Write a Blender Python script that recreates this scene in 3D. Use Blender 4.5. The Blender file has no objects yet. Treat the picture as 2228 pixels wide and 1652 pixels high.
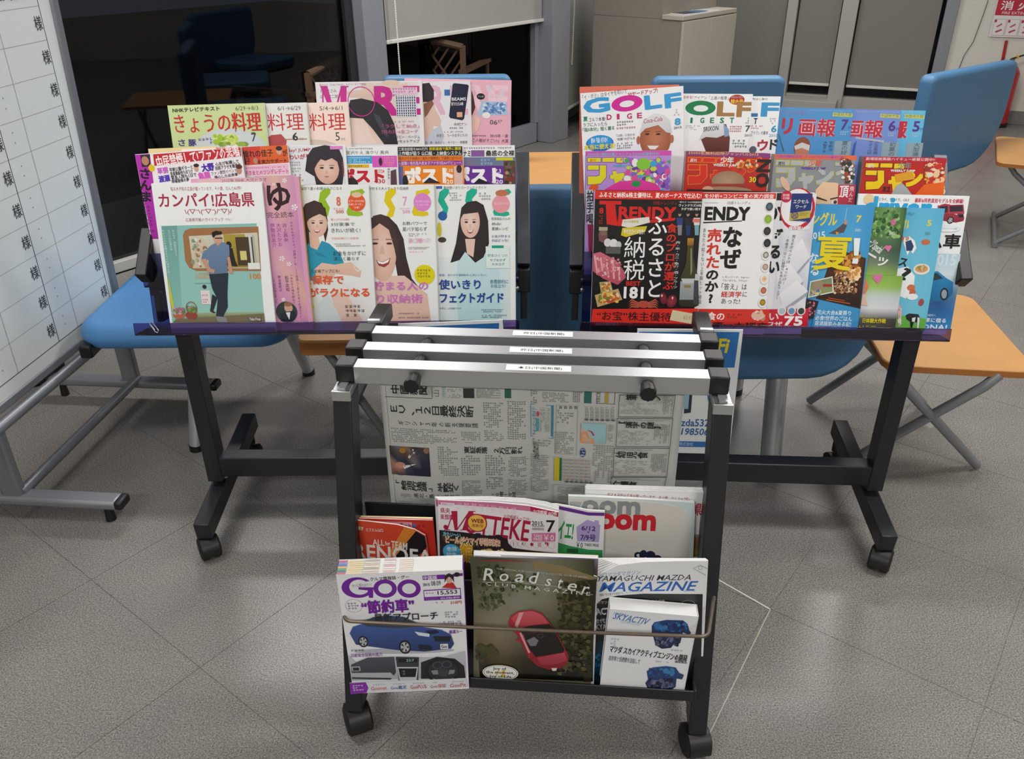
import bpy, math, random
import numpy as np
from mathutils import Vector, Matrix

# ------------------------------------------------------------ camera
F, CX, CY, CAMH = 1795.0, 1114.0, 826.0, 1.42
_d = np.array([(1150 - CX) / F, (4100 - CY) / F, 1.0]); _d /= np.linalg.norm(_d)
_up = -_d
_fw = np.array([0, 0, 1.0]); _Y = _fw - _fw.dot(_up) * _up; _Y /= np.linalg.norm(_Y)
_X = np.cross(_Y, _up)
RW = np.array([_X, _Y, _up])            # camera axes (right, down, forward) -> world
EYE = np.array([0, 0, CAMH])
sc = bpy.context.scene
COL = sc.collection
cam = bpy.data.cameras.new('camera')
cam.sensor_fit = 'HORIZONTAL'; cam.sensor_width = 36.0; cam.lens = 36.0 * F / 2228
cam.clip_start = 0.02; cam.clip_end = 100
camo = bpy.data.objects.new('camera', cam); COL.objects.link(camo)
_m = Matrix.Identity(4)
for _i in range(3):
    _m[_i][0] = RW[_i][0]; _m[_i][1] = -RW[_i][1]; _m[_i][2] = -RW[_i][2]; _m[_i][3] = EYE[_i]
camo.matrix_world = _m
sc.camera = camo
sc.view_settings.view_transform = 'Standard'; sc.view_settings.look = 'None'
sc.view_settings.gamma = 1.0; sc.view_settings.exposure = 0.12
sc.view_settings.use_curve_mapping = False
# ------------------------------------------------------------ night sky outside, ceiling lamps inside
w = bpy.data.worlds.new('night'); sc.world = w; w.use_nodes = True
w.node_tree.nodes['Background'].inputs[0].default_value = (0.012, 0.013, 0.02, 1)
w.node_tree.nodes['Background'].inputs[1].default_value = 1.0
LAMPS = [(-1.6, -1.4, 46), (1.6, -1.4, 46), (-1.5, 1.3, 26), (1.5, 1.3, 30), (-0.9, 4.0, 36), (1.45, 4.0, 46), (4.6, 2.0, 36), (1.9, 6.6, 20)]
for (lx, ly, le) in LAMPS:
    l = bpy.data.lights.new('ceiling_lamp_light', 'AREA'); l.shape = 'RECTANGLE'; l.size = 1.2; l.size_y = 0.3
    l.energy = le; l.color = (1.0, 0.985, 0.96)
    lo = bpy.data.objects.new('ceiling_lamp_light', l); COL.objects.link(lo); lo.location = (lx, ly, 2.60)

# ------------------------------------------------------------ helpers
def V(*a): return np.array(a, float)
def ray(px, py): return RW @ V((px - CX) / F, (py - CY) / F, 1.0)
def on(px, py, P, n):
    r = ray(px, py); return EYE + r * ((np.array(P, float) - EYE) @ n) / (r @ n)
def onz(px, py, z): return on(px, py, (0, 0, z), V(0, 0, 1))
def ony(px, py, y): return on(px, py, (0, y, 0), V(0, 1, 0))
def hx(h):
    c = [int(h[i:i + 2], 16) / 255 for i in (0, 2, 4)]
    return tuple(x / 12.92 if x <= 0.04045 else ((x + 0.055) / 1.055) ** 2.4 for x in c) + (1.0,)
MATS = {}
def mat(name, col, rough=0.5, metal=0.0, noise=0.0, scale=40.0, bump=0.0, bscale=200.0, coat=0.0, spec=0.5):
    if name in MATS: return MATS[name]
    m = bpy.data.materials.new(name); m.use_nodes = True
    nt = m.node_tree; b = nt.nodes['Principled BSDF']
    c = hx(col) if isinstance(col, str) else col
    b.inputs['Base Color'].default_value = c; b.inputs['Roughness'].default_value = rough
    b.inputs['Metallic'].default_value = metal; b.inputs['Coat Weight'].default_value = coat
    b.inputs['Specular IOR Level'].default_value = spec
    tc = nt.nodes.new('ShaderNodeTexCoord')
    if noise > 0:
        n = nt.nodes.new('ShaderNodeTexNoise'); n.inputs['Scale'].default_value = scale; n.inputs['Detail'].default_value = 5
        r = nt.nodes.new('ShaderNodeMix'); r.data_type = 'RGBA'
        r.inputs['A'].default_value = tuple(x * (1 - noise) for x in c[:3]) + (1,)
        r.inputs['B'].default_value = tuple(min(1, x * (1 + noise)) for x in c[:3]) + (1,)
        nt.links.new(tc.outputs['Object'], n.inputs['Vector']); nt.links.new(n.outputs['Fac'], r.inputs['Factor'])
        nt.links.new(r.outputs['Result'], b.inputs['Base Color'])
    if bump > 0:
        n2 = nt.nodes.new('ShaderNodeTexNoise'); n2.inputs['Scale'].default_value = bscale
        bp = nt.nodes.new('ShaderNodeBump'); bp.inputs['Strength'].default_value = bump; bp.inputs['Distance'].default_value = 0.002
        nt.links.new(tc.outputs['Object'], n2.inputs['Vector']); nt.links.new(n2.outputs['Fac'], bp.inputs['Height'])
        nt.links.new(bp.outputs['Normal'], b.inputs['Normal'])
    MATS[name] = m; return m

class MB:
    """collects plain geometry given in world (or the thing's own) coordinates"""
    def __init__(s): s.v = []; s.f = []
    def add(s, vs, fs):
        k = len(s.v); s.v += [tuple(map(float, p)) for p in vs]; s.f += [tuple(i + k for i in f) for f in fs]; return s
    def obox(s, c, ax, ay, az, hx_, hy, hz):
        c, ax, ay, az = map(lambda q: np.array(q, float), (c, ax, ay, az))
        vs = [c + ax * hx_ * i + ay * hy * j + az * hz * k for k in (-1, 1) for j in (-1, 1) for i in (-1, 1)]
        return s.add(vs, [(0, 2, 3, 1), (4, 5, 7, 6), (0, 1, 5, 4), (2, 6, 7, 3), (0, 4, 6, 2), (1, 3, 7, 5)])
    def box(s, x0, x1, y0, y1, z0, z1):
        return s.obox(((x0 + x1) / 2, (y0 + y1) / 2, (z0 + z1) / 2), (1, 0, 0), (0, 1, 0), (0, 0, 1), (x1 - x0) / 2, (y1 - y0) / 2, (z1 - z0) / 2)
    def bar(s, a, b, w_, h_, up=(0, 0, 1)):
        a, b, up = np.array(a, float), np.array(b, float), np.array(up, float)
        d = b - a; L = np.linalg.norm(d); d = d / L
        x = np.cross(d, up)
        if np.linalg.norm(x) < 1e-4: x = np.cross(d, V(0, 1, 0))
        x /= np.linalg.norm(x); y = np.cross(x, d)
        return s.obox((a + b) / 2, x, d, y, w_ / 2, L / 2, h_ / 2)
    def tube(s, pts, r, n=14, cap=True):
        pts = [np.array(p, float) for p in pts]; rings = []
        prev = None
        for i, p in enumerate(pts):
            t = (pts[min(i + 1, len(pts) - 1)] - pts[max(i - 1, 0)]); t = t / np.linalg.norm(t)
            if prev is None:
                a = np.cross(t, V(0, 0, 1))
                if np.linalg.norm(a) < 1e-3: a = np.cross(t, V(0, 1, 0))
            else: a = prev - t * (prev @ t)
            a = a / np.linalg.norm(a); b = np.cross(t, a); prev = a
            rr = r[i] if isinstance(r, (list, tuple)) else r
            rings.append([p + rr * (a * math.cos(2 * math.pi * k / n) + b * math.sin(2 * math.pi * k / n)) for k in range(n)])
        vs = [q for R_ in rings for q in R_]; fs = []
        for i in range(len(pts) - 1):
            for k in range(n):
                k2 = (k + 1) % n; fs.append((i * n + k, i * n + k2, (i + 1) * n + k2, (i + 1) * n + k))
        if cap: fs += [tuple(range(n))[::-1], tuple((len(pts) - 1) * n + k for k in range(n))]
        return s.add(vs, fs)
    def prism(s, poly, o, u, v, n, t0, t1):
        """2D outline (metres along u,v at o), extruded from t0 to t1 along n"""
        o, u, v, n = map(lambda q: np.array(q, float), (o, u, v, n)); k = len(poly)
        vs = [o + u * a + v * b + n * t for t in (t0, t1) for a, b in poly]
        fs = [tuple(range(k))[::-1], tuple(range(k, 2 * k))] + [(i, (i + 1) % k, k + (i + 1) % k, k + i) for i in range(k)]
        return s.add(vs, fs)
    def build(s, name, m, parent=None, bevel=0.0, seg=2, smooth=35, sub=0):
        inv = Matrix.Identity(4)
        if parent is not None: inv = top_matrix(parent).inverted()
        me = bpy.data.meshes.new(name)
        me.from_pydata([tuple(inv @ Vector(p)) for p in s.v], [], s.f); me.update()
        import bmesh
        bm = bmesh.new(); bm.from_mesh(me); bmesh.ops.recalc_face_normals(bm, faces=bm.faces); bm.to_mesh(me); bm.free()
        me.materials.append(m)
        if smooth:
            me.polygons.foreach_set('use_smooth', [True] * len(me.polygons)); me.set_sharp_from_angle(angle=math.radians(smooth))
        o = bpy.data.objects.new(name, me); COL.objects.link(o)
        if parent is not None: o.parent = parent
        if bevel > 0:
            b = o.modifiers.new('bevel', 'BEVEL'); b.width = bevel; b.segments = seg; b.limit_method = 'ANGLE'; b.angle_limit = math.radians(40)
        return o
def top_matrix(o):
    m = o.matrix_basis.copy()
    while o.parent is not None:
        o = o.parent; m = o.matrix_basis @ m
    return m
def thing(name, label, cat, loc=(0, 0, 0), rz=0.0, group=None, mw=None):
    o = bpy.data.objects.new(name, None); COL.objects.link(o); o.empty_display_size = 0.05
    if mw is not None: o.matrix_basis = mw
    else: o.location = loc; o.rotation_euler = (0, 0, rz)
    tag(o, label, cat, group); bpy.context.view_layer.update()
    return o
def tag(o, label, cat, group=None):
    o['label'] = label; o['category'] = cat
    if group: o['group'] = group
    return o
def struct(o): o['kind'] = 'structure'; return o
def copy_tree(o, parent=None):
    c = o.copy(); COL.objects.link(c)
    if parent is not None: c.parent = parent; c.matrix_parent_inverse = o.matrix_parent_inverse
    for ch in list(o.children): copy_tree(ch, c)
    return c
def rot2(a): return V(math.cos(a), math.sin(a), 0), V(-math.sin(a), math.cos(a), 0)
def rrect(w_, h_, r, n=5, rs=None):
    """rounded rectangle centred on 0; rs = radii for corners (bl, br, tr, tl)"""
    rs = rs or (r, r, r, r); out = []
    for (sx, sy, a0), q in zip([(-1, -1, 180), (1, -1, 270), (1, 1, 0), (-1, 1, 90)], rs):
        cx_, cy_ = sx * (w_ / 2 - q), sy * (h_ / 2 - q)
        for k in range(n + 1):
            a = math.radians(a0 + 90 * k / n); out.append((cx_ + q * math.cos(a), cy_ + q * math.sin(a)))
    return out

# ------------------------------------------------------------ materials
BLACK = mat('black_painted_steel', '1c1d22', 0.38, 0.0, 0.08, 30, spec=0.45)
BLACKP = mat('black_plastic', '131315', 0.45)
ALU = mat('brushed_aluminium', 'c2c5c7', 0.33, 0.85, 0.03, 60)
ALUD = mat('grey_aluminium_rail', '8d9092', 0.35, 0.8, 0.05, 60)
TUBE = mat('silver_painted_tube', 'b6b9be', 0.3, 0.55, 0.04, 20)
GREYT = mat('grey_painted_tube', '85878d', 0.38, 0.3, 0.04, 20)
BLUE = mat('blue_vinyl_lit', '4f8ac4', 0.48, 0, 0.06, 18, 0.12, 500)
BLUE2 = mat('blue_vinyl_shaded', '48759c', 0.5, 0, 0.06, 18, 0.12, 500)  # same vinyl as the near seat, dimmer light put into a darker blue
WOOD = mat('light_wood_laminate', 'c79359', 0.42, 0, 0.10, 12)
WOODE = mat('wood_edge', 'a5672c', 0.5, 0, 0.1, 30)
WIRE = mat('bronze_wire', '75685c', 0.35, 0.7, 0.25, 90)
BLIND = mat('grey_blind_fabric', 'a3a29d', 0.85, 0, 0.04, 300)
BLIND2 = mat('far_blind_fabric', '84807b', 0.85, 0, 0.05, 300)
RAILW = mat('blind_bottom_bar', 'dcdad2', 0.5)
FRAME = mat('grey_window_frame', '8f9299', 0.45, 0.2, 0.03, 20)
FRAMEL = mat('light_window_frame', 'aeaaa5', 0.5, 0, 0.03, 20)
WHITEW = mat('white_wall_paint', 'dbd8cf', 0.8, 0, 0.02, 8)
CAB = mat('beige_cabinet', '8e877d', 0.5, 0, 0.03, 15)
CABD = mat('beige_cabinet_door', 'b7b0a4', 0.5, 0, 0.02, 15)
PAPER = mat('paper_white', 'e6e6e4', 0.75)
BOARD = mat('whiteboard_surface', 'e9efee', 0.32, 0, 0.015, 6)
DARKBL = mat('dark_rubber', '101012', 0.7)
def glassmat(name, tint, gloss=1.0, rough=0.0, ior=1.5):
    m = bpy.data.materials.new(name); m.use_nodes = True; nt = m.node_tree
    for n in list(nt.nodes): nt.nodes.remove(n)
    out = nt.nodes.new('ShaderNodeOutputMaterial'); mx = nt.nodes.new('ShaderNodeMixShader')
    t = nt.nodes.new('ShaderNodeBsdfTransparent'); t.inputs[0].default_value = tint
    g = nt.nodes.new('ShaderNodeBsdfGlossy'); g.inputs['Roughness'].default_value = rough; g.inputs[0].default_value = (gloss, gloss, gloss, 1)
    fr = nt.nodes.new('ShaderNodeFresnel'); fr.inputs[0].default_value = ior
    nt.links.new(fr.outputs[0], mx.inputs[0]); nt.links.new(t.outputs[0], mx.inputs[1]); nt.links.new(g.outputs[0], mx.inputs[2])
    nt.links.new(mx.outputs[0], out.inputs[0]); return m
GLASS = glassmat('window_glass', (0.86, 0.87, 0.89, 1), 0.28)
ACRYL = glassmat('smoky_purple_acrylic', (0.44, 0.36, 0.60, 1), rough=0.05)
ACRYLB = glassmat('smoky_blue_acrylic', (0.36, 0.38, 0.60, 1), rough=0.05)

# floor vinyl: fine black / grey / white speckle, small pebbly relief that breaks up the lamp reflections
def floor_mat():
    m = bpy.data.materials.new('speckled_grey_vinyl'); m.use_nodes = True; nt = m.node_tree; b = nt.nodes['Principled BSDF']
    g = nt.nodes.new('ShaderNodeNewGeometry')
    n1 = nt.nodes.new('ShaderNodeTexNoise'); n1.inputs['Scale'].default_value = 300; n1.inputs['Detail'].default_value = 3; n1.inputs['Roughness'].default_value = 0.7
    n2 = nt.nodes.new('ShaderNodeTexNoise'); n2.inputs['Scale'].default_value = 5; n2.inputs['Detail'].default_value = 3
    cr = nt.nodes.new('ShaderNodeValToRGB'); e = cr.color_ramp.elements
    e[0].position = 0.30; e[0].color = hx('444342'); e[1].position = 0.72; e[1].color = hx('b9b7b2')
    k = e.new(0.45); k.color = hx('7b7976'); k = e.new(0.56); k.color = hx('908d89')
    mx = nt.nodes.new('ShaderNodeMix'); mx.data_type = 'RGBA'; mx.blend_type = 'MULTIPLY'; mx.inputs['Factor'].default_value = 1
    c2 = nt.nodes.new('ShaderNodeValToRGB'); c2.color_ramp.elements[0].position = 0.3; c2.color_ramp.elements[0].color = (0.86, 0.86, 0.86, 1)
    c2.color_ramp.elements[1].position = 0.7; c2.color_ramp.elements[1].color = (1.0, 0.985, 0.96, 1)
    n3 = nt.nodes.new('ShaderNodeTexNoise'); n3.inputs['Scale'].default_value = 210; n3.inputs['Detail'].default_value = 2
    bp = nt.nodes.new('ShaderNodeBump'); bp.inputs['Strength'].default_value = 0.28; bp.inputs['Distance'].default_value = 0.0012
    for n in (n1, n2, n3): nt.links.new(g.outputs['Position'], n.inputs['Vector'])
    nt.links.new(n1.outputs['Fac'], cr.inputs[0]); nt.links.new(n2.outputs['Fac'], c2.inputs[0])
    nt.links.new(cr.outputs[0], mx.inputs['A']); nt.links.new(c2.outputs[0], mx.inputs['B']); nt.links.new(mx.outputs['Result'], b.inputs['Base Color'])
    nt.links.new(n3.outputs['Fac'], bp.inputs['Height']); nt.links.new(bp.outputs['Normal'], b.inputs['Normal'])
    b.inputs['Roughness'].default_value = 0.27; b.inputs['Specular IOR Level'].default_value = 0.5
    return m
FLOORM = floor_mat()

# ------------------------------------------------------------ room shell
W1a, W1d = V(-1.90, 3.62, 0), V(0.6157, 0.788, 0)      # window wall, running back to the right
W1n = V(-0.788, 0.6157, 0)                            # outward (night side)
def w1(s, t, z): return W1a + W1d * s + W1n * t + V(0, 0, z)
S0, S1 = -5.6, 3.66
fl = MB()
RS, RE = (W1a + W1d * S0)[:2], (W1a + W1d * S1)[:2]
poly = [(RS[0], RS[1]), (RS[0], -3.2), (6.0, -3.2), (6.0, 5.85), (1.0, 8.17), (RE[0], RE[1])]
floor = struct(MB().prism(poly, (0, 0, 0), (1, 0, 0), (0, 1, 0), (0, 0, 1), -0.06, -0.0022).build('floor', mat('floor_joint', '8b8a84', 0.55), smooth=0))
# vinyl tiles laid parallel to the window wall, each its own slab with an open joint
e1, e2 = W1d[:2], V(W1d[1], -W1d[0])
TS = 0.462; org = V(0.604, 1.448)
def inside(p):
    if p[1] < -0.4 or p[1] > 8.3 or p[0] < -3.3 or p[0] > 4.2: return False
    q = V(p[0], p[1], 0) - W1a
    if q @ W1n > -0.02: return False
    if p[0] > 0.9 and p[1] > 8.17 - (p[0] - 1.0) * 0.4625: return False
    if p[0] > 0.36 and p[1] > RE[1] + (p[0] - RE[0]) * 2.5: return False
    return True
tm = None; cand = []
for i in range(-20, 21):
    for j in range(-20, 21):
        c = org + e1 * (i + 0.5) * TS + e2 * (j + 0.5) * TS
        cr_ = [c + e1 * a * TS * .5 + e2 * b_ * TS * .5 for a in (-1, 1) for b_ in (-1, 1)]
        if all(inside(q) for q in cr_): cand.append((np.linalg.norm(c - V(0, 1.2)), i, j, c))
cand.sort(key=lambda q: q[0])
for n_, (dd, i, j, c) in enumerate(cand[:296]):
    if tm is None:
        b = MB(); h = TS / 2 - 0.0007
        b.prism([(-h, -h), (h, -h), (h, h), (-h, h)], (0, 0, 0), (e1[0], e1[1], 0), (e2[0], e2[1], 0), (0, 0, 1), -0.002, 0)
        o = b.build('tile', FLOORM, smooth=0); tm = o.data
    else:
        o = bpy.data.objects.new('tile', tm); COL.objects.link(o)
    o.parent = floor; o.location = (c[0], c[1], random.Random(n_).uniform(-0.0003, 0))
rest = MB()
for (dd, i, j, c) in cand[296:]:
    h = TS / 2 - 0.0007
    rest.prism([(-h, -h), (h, -h), (h, h), (-h, h)], (c[0], c[1], 0), (e1[0], e1[1], 0), (e2[0], e2[1], 0), (0, 0, 1), -0.002, 0)
# light sealed seams where two sheets meet, along the tile joints
def seam(pa, pb, wd, c):
    a, b = onz(*pa, 0.0), onz(*pb, 0.0)
    MB().bar(a + V(0, 0, -.0004), b + V(0, 0, -.0004), wd, .0012).build('seam', mat('seam_' + c, c, .3), floor, smooth=0)
seam((1548, 1253), (1676, 1326), .0034, 'e4e2dc'); seam((1676, 1326), (1541, 1603), .0024, 'b9b6aa'); seam((1845, 1075), (1676, 1326), .0012, '85837c')
seam((780, 887), (700, 925), .0012, 'a6a49c'); seam((870, 845), (780, 887), .0012, 'a6a49c'); seam((570, 805), (780, 887), .0012, '9a988e'); seam((780, 887), (830, 922), .0012, '9a988e')
# everything the whole tiles leave over (edges by the walls, the far side of the room)
sheet = MB().prism(poly, (0, 0, 0), (1, 0, 0), (0, 1, 0), (0, 0, 1), -0.0023, -0.0016).build('floor_sheet', FLOORM, floor, smooth=0)
sheet['kind'] = 'stuff'
if rest.v:
    o = rest.build('far_tiles', FLOORM, floor, smooth=0); o['kind'] = 'stuff'
CE = 2.66
ceil_ = struct(MB().prism(poly, (0, 0, 0), (1, 0, 0), (0, 1, 0), (0, 0, 1), CE, CE + 0.08).build('ceiling', WHITEW, smooth=0))
struct(MB().box(6.0, 6.1, -3.2, 5.9, 0, CE).build('wall_east', WHITEW, smooth=0))
struct(MB().box(RS[0] - .1, 6.1, -3.3, -3.2, 0, CE).build('wall_south', WHITEW, smooth=0))
struct(MB().box(RS[0] - .1, RS[0], -3.3, RS[1], 0, CE).build('wall_west', WHITEW, smooth=0))
for n_, (lx, ly, le) in enumerate(LAMPS):
    hb = MB().box(lx - .65, lx + .65, ly - .18, ly + .18, CE - 0.04, CE - 0.001).build('ceiling_light', WHITEW, ceil_, 0.004)
    MB().box(lx - .6, lx + .6, ly - .14, ly + .14, CE - 0.046, CE - 0.04).build('diffuser', PAPER, hb)

# window wall 1: frames, panes, blind
def fr(s0, s1, t0, t1, z0, z1, b=None):
    b = b or MB(); c = w1((s0 + s1) / 2, (t0 + t1) / 2, (z0 + z1) / 2)
    return b.obox(c, W1d, W1n, (0, 0, 1), abs(s1 - s0) / 2, abs(t1 - t0) / 2, (z1 - z0) / 2)
SP0, SP1 = 1.72, 1.88                                  # mullion between the two windows
wn = MB(); fr(-5.6, SP0, 0.01, 0.09, 0.0, 0.05, wn); fr(-5.6, SP0, 0.0, 0.09, 2.4, CE, wn); fr(-5.6, -5.5, 0, .09, 0, 2.4, wn); fr(-1.35, -1.25, 0, .09, 0.05, 2.4, wn)
win1 = struct(wn.build('window_1', mat('pale_sill', 'b9b9b6', 0.5), bevel=0.003))
fr(-5.5, SP0, 0.045, 0.052, 0.05, 2.4).build('pane', GLASS, win1)
struct(fr(SP0, SP1, -0.06, 0.09, 0, CE).build('window_mullion', FRAME, bevel=0.006))
struct(fr(SP0 - 0.06, SP0 - 0.005, 0.02, 0.08, 0.05, CE).build('window_mullion', mat('dark_window_frame', '2b2b2e', 0.4)))
wn = MB(); fr(SP1, 3.42, 0.0, 0.09, 0, 0.14, wn); fr(SP1, 3.42, 0, .09, 2.4, CE, wn); fr(3.40, 3.44, 0.0, 0.09, 0.14, 2.4, wn)
win2 = struct(wn.build('window_2', FRAME, bevel=0.003))
fr(SP1, 3.40, 0.045, 0.052, 0.14, 2.4).build('pane', GLASS, win2)
struct(fr(3.44, S1, -0.12, 0.12, 0, CE).build('trim_1', FRAME, bevel=0.004))
tb = thing('roller_blind', 'grey roller blind half lowered over the dark window left of the column', 'blind', tuple(w1(2.7, -0.02, 0.84)))
fr(SP1 + 0.03, 3.43, -0.032, -0.03, 0.855, 2.5).build('fabric', BLIND, tb)
fr(SP1 + 0.02, 3.45, -0.042, -0.02, 0.835, 0.857).build('bottom_bar', RAILW, tb, 0.004)
def bead_chain(name, a, b, parent, n=90, sway=0.0):
    m_ = MB(); a, b = np.array(a), np.array(b)
    for k in range(n):
        t_ = k / (n - 1); p = a + (b - a) * t_ + V(sway * math.sin(t_ * math.pi), 0, 0)
        m_.obox(p, (1, 0, 0), (0, 1, 0), (0, 0, 1), 0.0035, 0.0035, 0.0048)
    o = m_.build(name, RAILW, parent); o['kind'] = 'stuff'; return o
pc = w1(SP1 + 0.06, -0.09, 0)
bead_chain('bead_chain', (pc[0], pc[1], 2.4), (pc[0], pc[1], 0.62), tb, 150)
# wall 2 behind the column, with its own lowered blind
P2a, P2b = V(RE[0], RE[1], 0), V(1.0, 8.17, 0)
w2d = (P2b - P2a) / np.linalg.norm(P2b - P2a); w2n = V(-w2d[1], w2d[0], 0); L2 = np.linalg.norm(P2b - P2a)
def w2box(s0, s1, t0, t1, z0, z1, b=None):
    b = b or MB(); c = P2a + w2d * (s0 + s1) / 2 + w2n * (t0 + t1) / 2 + V(0, 0, (z0 + z1) / 2)
    return b.obox(c, w2d, w2n, (0, 0, 1), (s1 - s0) / 2, (t1 - t0) / 2, (z1 - z0) / 2)
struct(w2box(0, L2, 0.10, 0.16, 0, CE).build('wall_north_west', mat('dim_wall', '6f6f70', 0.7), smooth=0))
tb = thing('roller_blind', 'grey roller blind lowered almost to the floor right of the column', 'blind', tuple(P2a + w2d * .5 + V(0, 0, .15)))
w2box(0.03, 1.55, -0.012, -0.01, 0.165, 2.5).build('fabric', BLIND, tb)
w2box(0.02, 1.56, -0.022, 0.0, 0.145, 0.167).build('bottom_bar', RAILW, tb, 0.004)
q = P2a + w2d * 0.22 - w2n * 0.05
bead_chain('bead_chain', (q[0], q[1], 2.4), (q[0] + .005, q[1], 0.50), tb, 150, 0.015)
# wall 3: far windows with blinds, then the white wall
W3a = V(2.401, 7.518, 0); W3d = V(1.122, -0.519, 0); W3d /= np.linalg.norm(W3d); W3n = V(-W3d[1], W3d[0], 0)
def w3box(s0, s1, t0, t1, z0, z1, b=None):
    b = b or MB(); c = W3a + W3d * (s0 + s1) / 2 + W3n * (t0 + t1) / 2 + V(0, 0, (z0 + z1) / 2)
    return b.obox(c, W3d, W3n, (0, 0, 1), (s1 - s0) / 2, (t1 - t0) / 2, (z1 - z0) / 2)
wn = MB(); w3box(-1.6, 0.02, -0.02, 0.12, 0, 0.10, wn); w3box(-0.06, 0.02, -.04, .1, 0, CE, wn); w3box(0.37, 0.49, -.04, .1, 0, CE, wn)
w3box(-1.6, 1.22, 0, 0.1, 2.4, CE, wn); w3box(-1.6, 1.2, 0.0, 0.1, 0.0, 0.125, wn)
win3 = struct(wn.build('window_3', FRAMEL, bevel=0.003))
w3box(-1.6, 1.12, 0.06, 0.066, 0.1, 2.4).build('pane', GLASS, win3)
struct(w3box(1.13, 1.22, -.03, .12, 0, CE).build('window_frame', FRAME, bevel=0.003))
struct(w3box(-0.08, 0.46, -0.22, -0.03, 0.0, 0.11).build('window_sill', FRAMEL, bevel=0.004))
for (a, b_, lab) in [(-1.5, -0.07, 'grey roller blind lowered on the far window right beside the beige cabinet'), (0.03, 0.36, 'narrow grey roller blind between the two pale far window posts'), (0.5, 1.1, 'wide grey roller blind on the far window next to the white wall')]:
    c = W3a + W3d * (a + b_) / 2
    tb = thing('roller_blind', lab, 'blind', (c[0], c[1], 0.21))
    w3box(a, b_, 0.02, 0.022, 0.22, 2.5).build('fabric', BLIND2, tb)
    w3box(a, b_, 0.012, 0.03, 0.20, 0.222).build('bottom_bar', RAILW, tb, 0.004)
struct(w3box(1.22, 4.2, 0, 0.1, 0, CE).build('wall_north', WHITEW, smooth=0))
struct(w3box(1.22, 4.2, -0.012, 0, 0, 0.10).build('baseboard_north', mat('grey_baseboard', '7b7a78', 0.5), smooth=0))
struct(w3box(-1.7, 1.22, 0.14, 0.3, 0, CE).build('wall_behind_blinds', mat('night_panel', '161518', 0.8), smooth=0))
# thin black cable down the white wall
cb = MB(); pts = []
for (px, py) in [(2150, 0), (2140, 30), (2118, 90), (2098, 120), (2084, 155), (2076, 185), (2070, 235)]:
    p = on(px, py, W3a, W3n); pts.append(p - W3n * 0.006)
tag(cb.tube(pts, 0.0022, 6).build('cable', BLACKP), 'thin black cable hanging down the white wall beside the window', 'cable')
# terrace outside the dark windows
tr = MB(); tr.add([w1(-7, 0.10, -0.03), w1(6, 0.10, -0.03), w1(6, 1.25, -0.03), w1(-7, 1.25, -0.03), w1(-7, 0.10, -0.2), w1(6, 0.10, -0.2), w1(6, 1.25, -0.2), w1(-7, 1.25, -0.2)], [(0, 1, 2, 3), (7, 6, 5, 4), (0, 4, 5, 1), (1, 5, 6, 2), (2, 6, 7, 3), (3, 7, 4, 0)])
struct(tr.build('ground_terrace', mat('terrace_concrete', '6b6965', 0.8, 0, 0.1, 20), smooth=0))
gr = MB(); gr.add([w1(-12, 1.25, -0.06), w1(12, 1.25, -0.06), w1(12, 14, -0.06), w1(-12, 14, -0.06)], [(0, 1, 2, 3)])
struct(gr.build('ground_outside', mat('night_asphalt', '1b1a1b', 0.9, 0, 0.2, 10), smooth=0))
# ------------------------------------------------------------ print: flat inks on real covers
_tc = bpy.data.curves.new('type', 'FONT'); _to = bpy.data.objects.new('type', _tc); COL.objects.link(_to)
_tc.resolution_u = 2; _tc.align_x = 'CENTER'
_cache = {}
def glyphs(s, bold=0.0, vert=False, shear=0.0):
    k = (s, bold, vert, shear)
    if k not in _cache:
        _tc.resolution_u = 1 if len(s) > 9 else 2
        _tc.body = '\n'.join(s.replace('ー', '｜').replace('…', '：')) if vert else s
        _tc.space_line = 1.0
        _tc.offset = bold; _tc.shear = shear
        bpy.context.view_layer.update()
        ev = _to.evaluated_get(bpy.context.evaluated_depsgraph_get()); me = ev.to_mesh()
        n = len(me.vertices); co = np.empty(n * 3, dtype=np.float32); me.vertices.foreach_get('co', co); co = co.reshape(-1, 3)[:, :2].astype(float)
        fs = [tuple(p.vertices) for p in me.polygons]; ev.to_mesh_clear()
        if n:
            lo, hi = co.min(0), co.max(0); co = (co - lo) / np.maximum(hi - lo, 1e-6)
        _cache[k] = (co, fs)
    return _cache[k]
INK = {}
def ink(rough=0.32, coat=0.0):
    k = (rough, coat)
    if k not in INK:
        m = bpy.data.materials.new('printed_ink'); m.use_nodes = True; nt = m.node_tree; b = nt.nodes['Principled BSDF']
        a = nt.nodes.new('ShaderNodeVertexColor'); a.layer_name = 'Col'
        n = nt.nodes.new('ShaderNodeTexNoise'); n.inputs['Scale'].default_value = 900
        mx = nt.nodes.new('ShaderNodeMix'); mx.data_type = 'RGBA'; mx.blend_type = 'MULTIPLY'; mx.inputs['Factor'].default_value = 0.10
        tc = nt.nodes.new('ShaderNodeTexCoord')
        nt.links.new(tc.outputs['Object'], n.inputs['Vector']); nt.links.new(a.outputs['Color'], mx.inputs['A']); nt.links.new(n.outputs['Color'], mx.inputs['B'])
        nt.links.new(mx.outputs['Result'], b.inputs['Base Color'])
        b.inputs['Roughness'].default_value = rough; b.inputs['Coat Weight'].default_value = coat; b.inputs['Coat Roughness'].default_value = 0.2
        INK[k] = m
    return INK[k]
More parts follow.
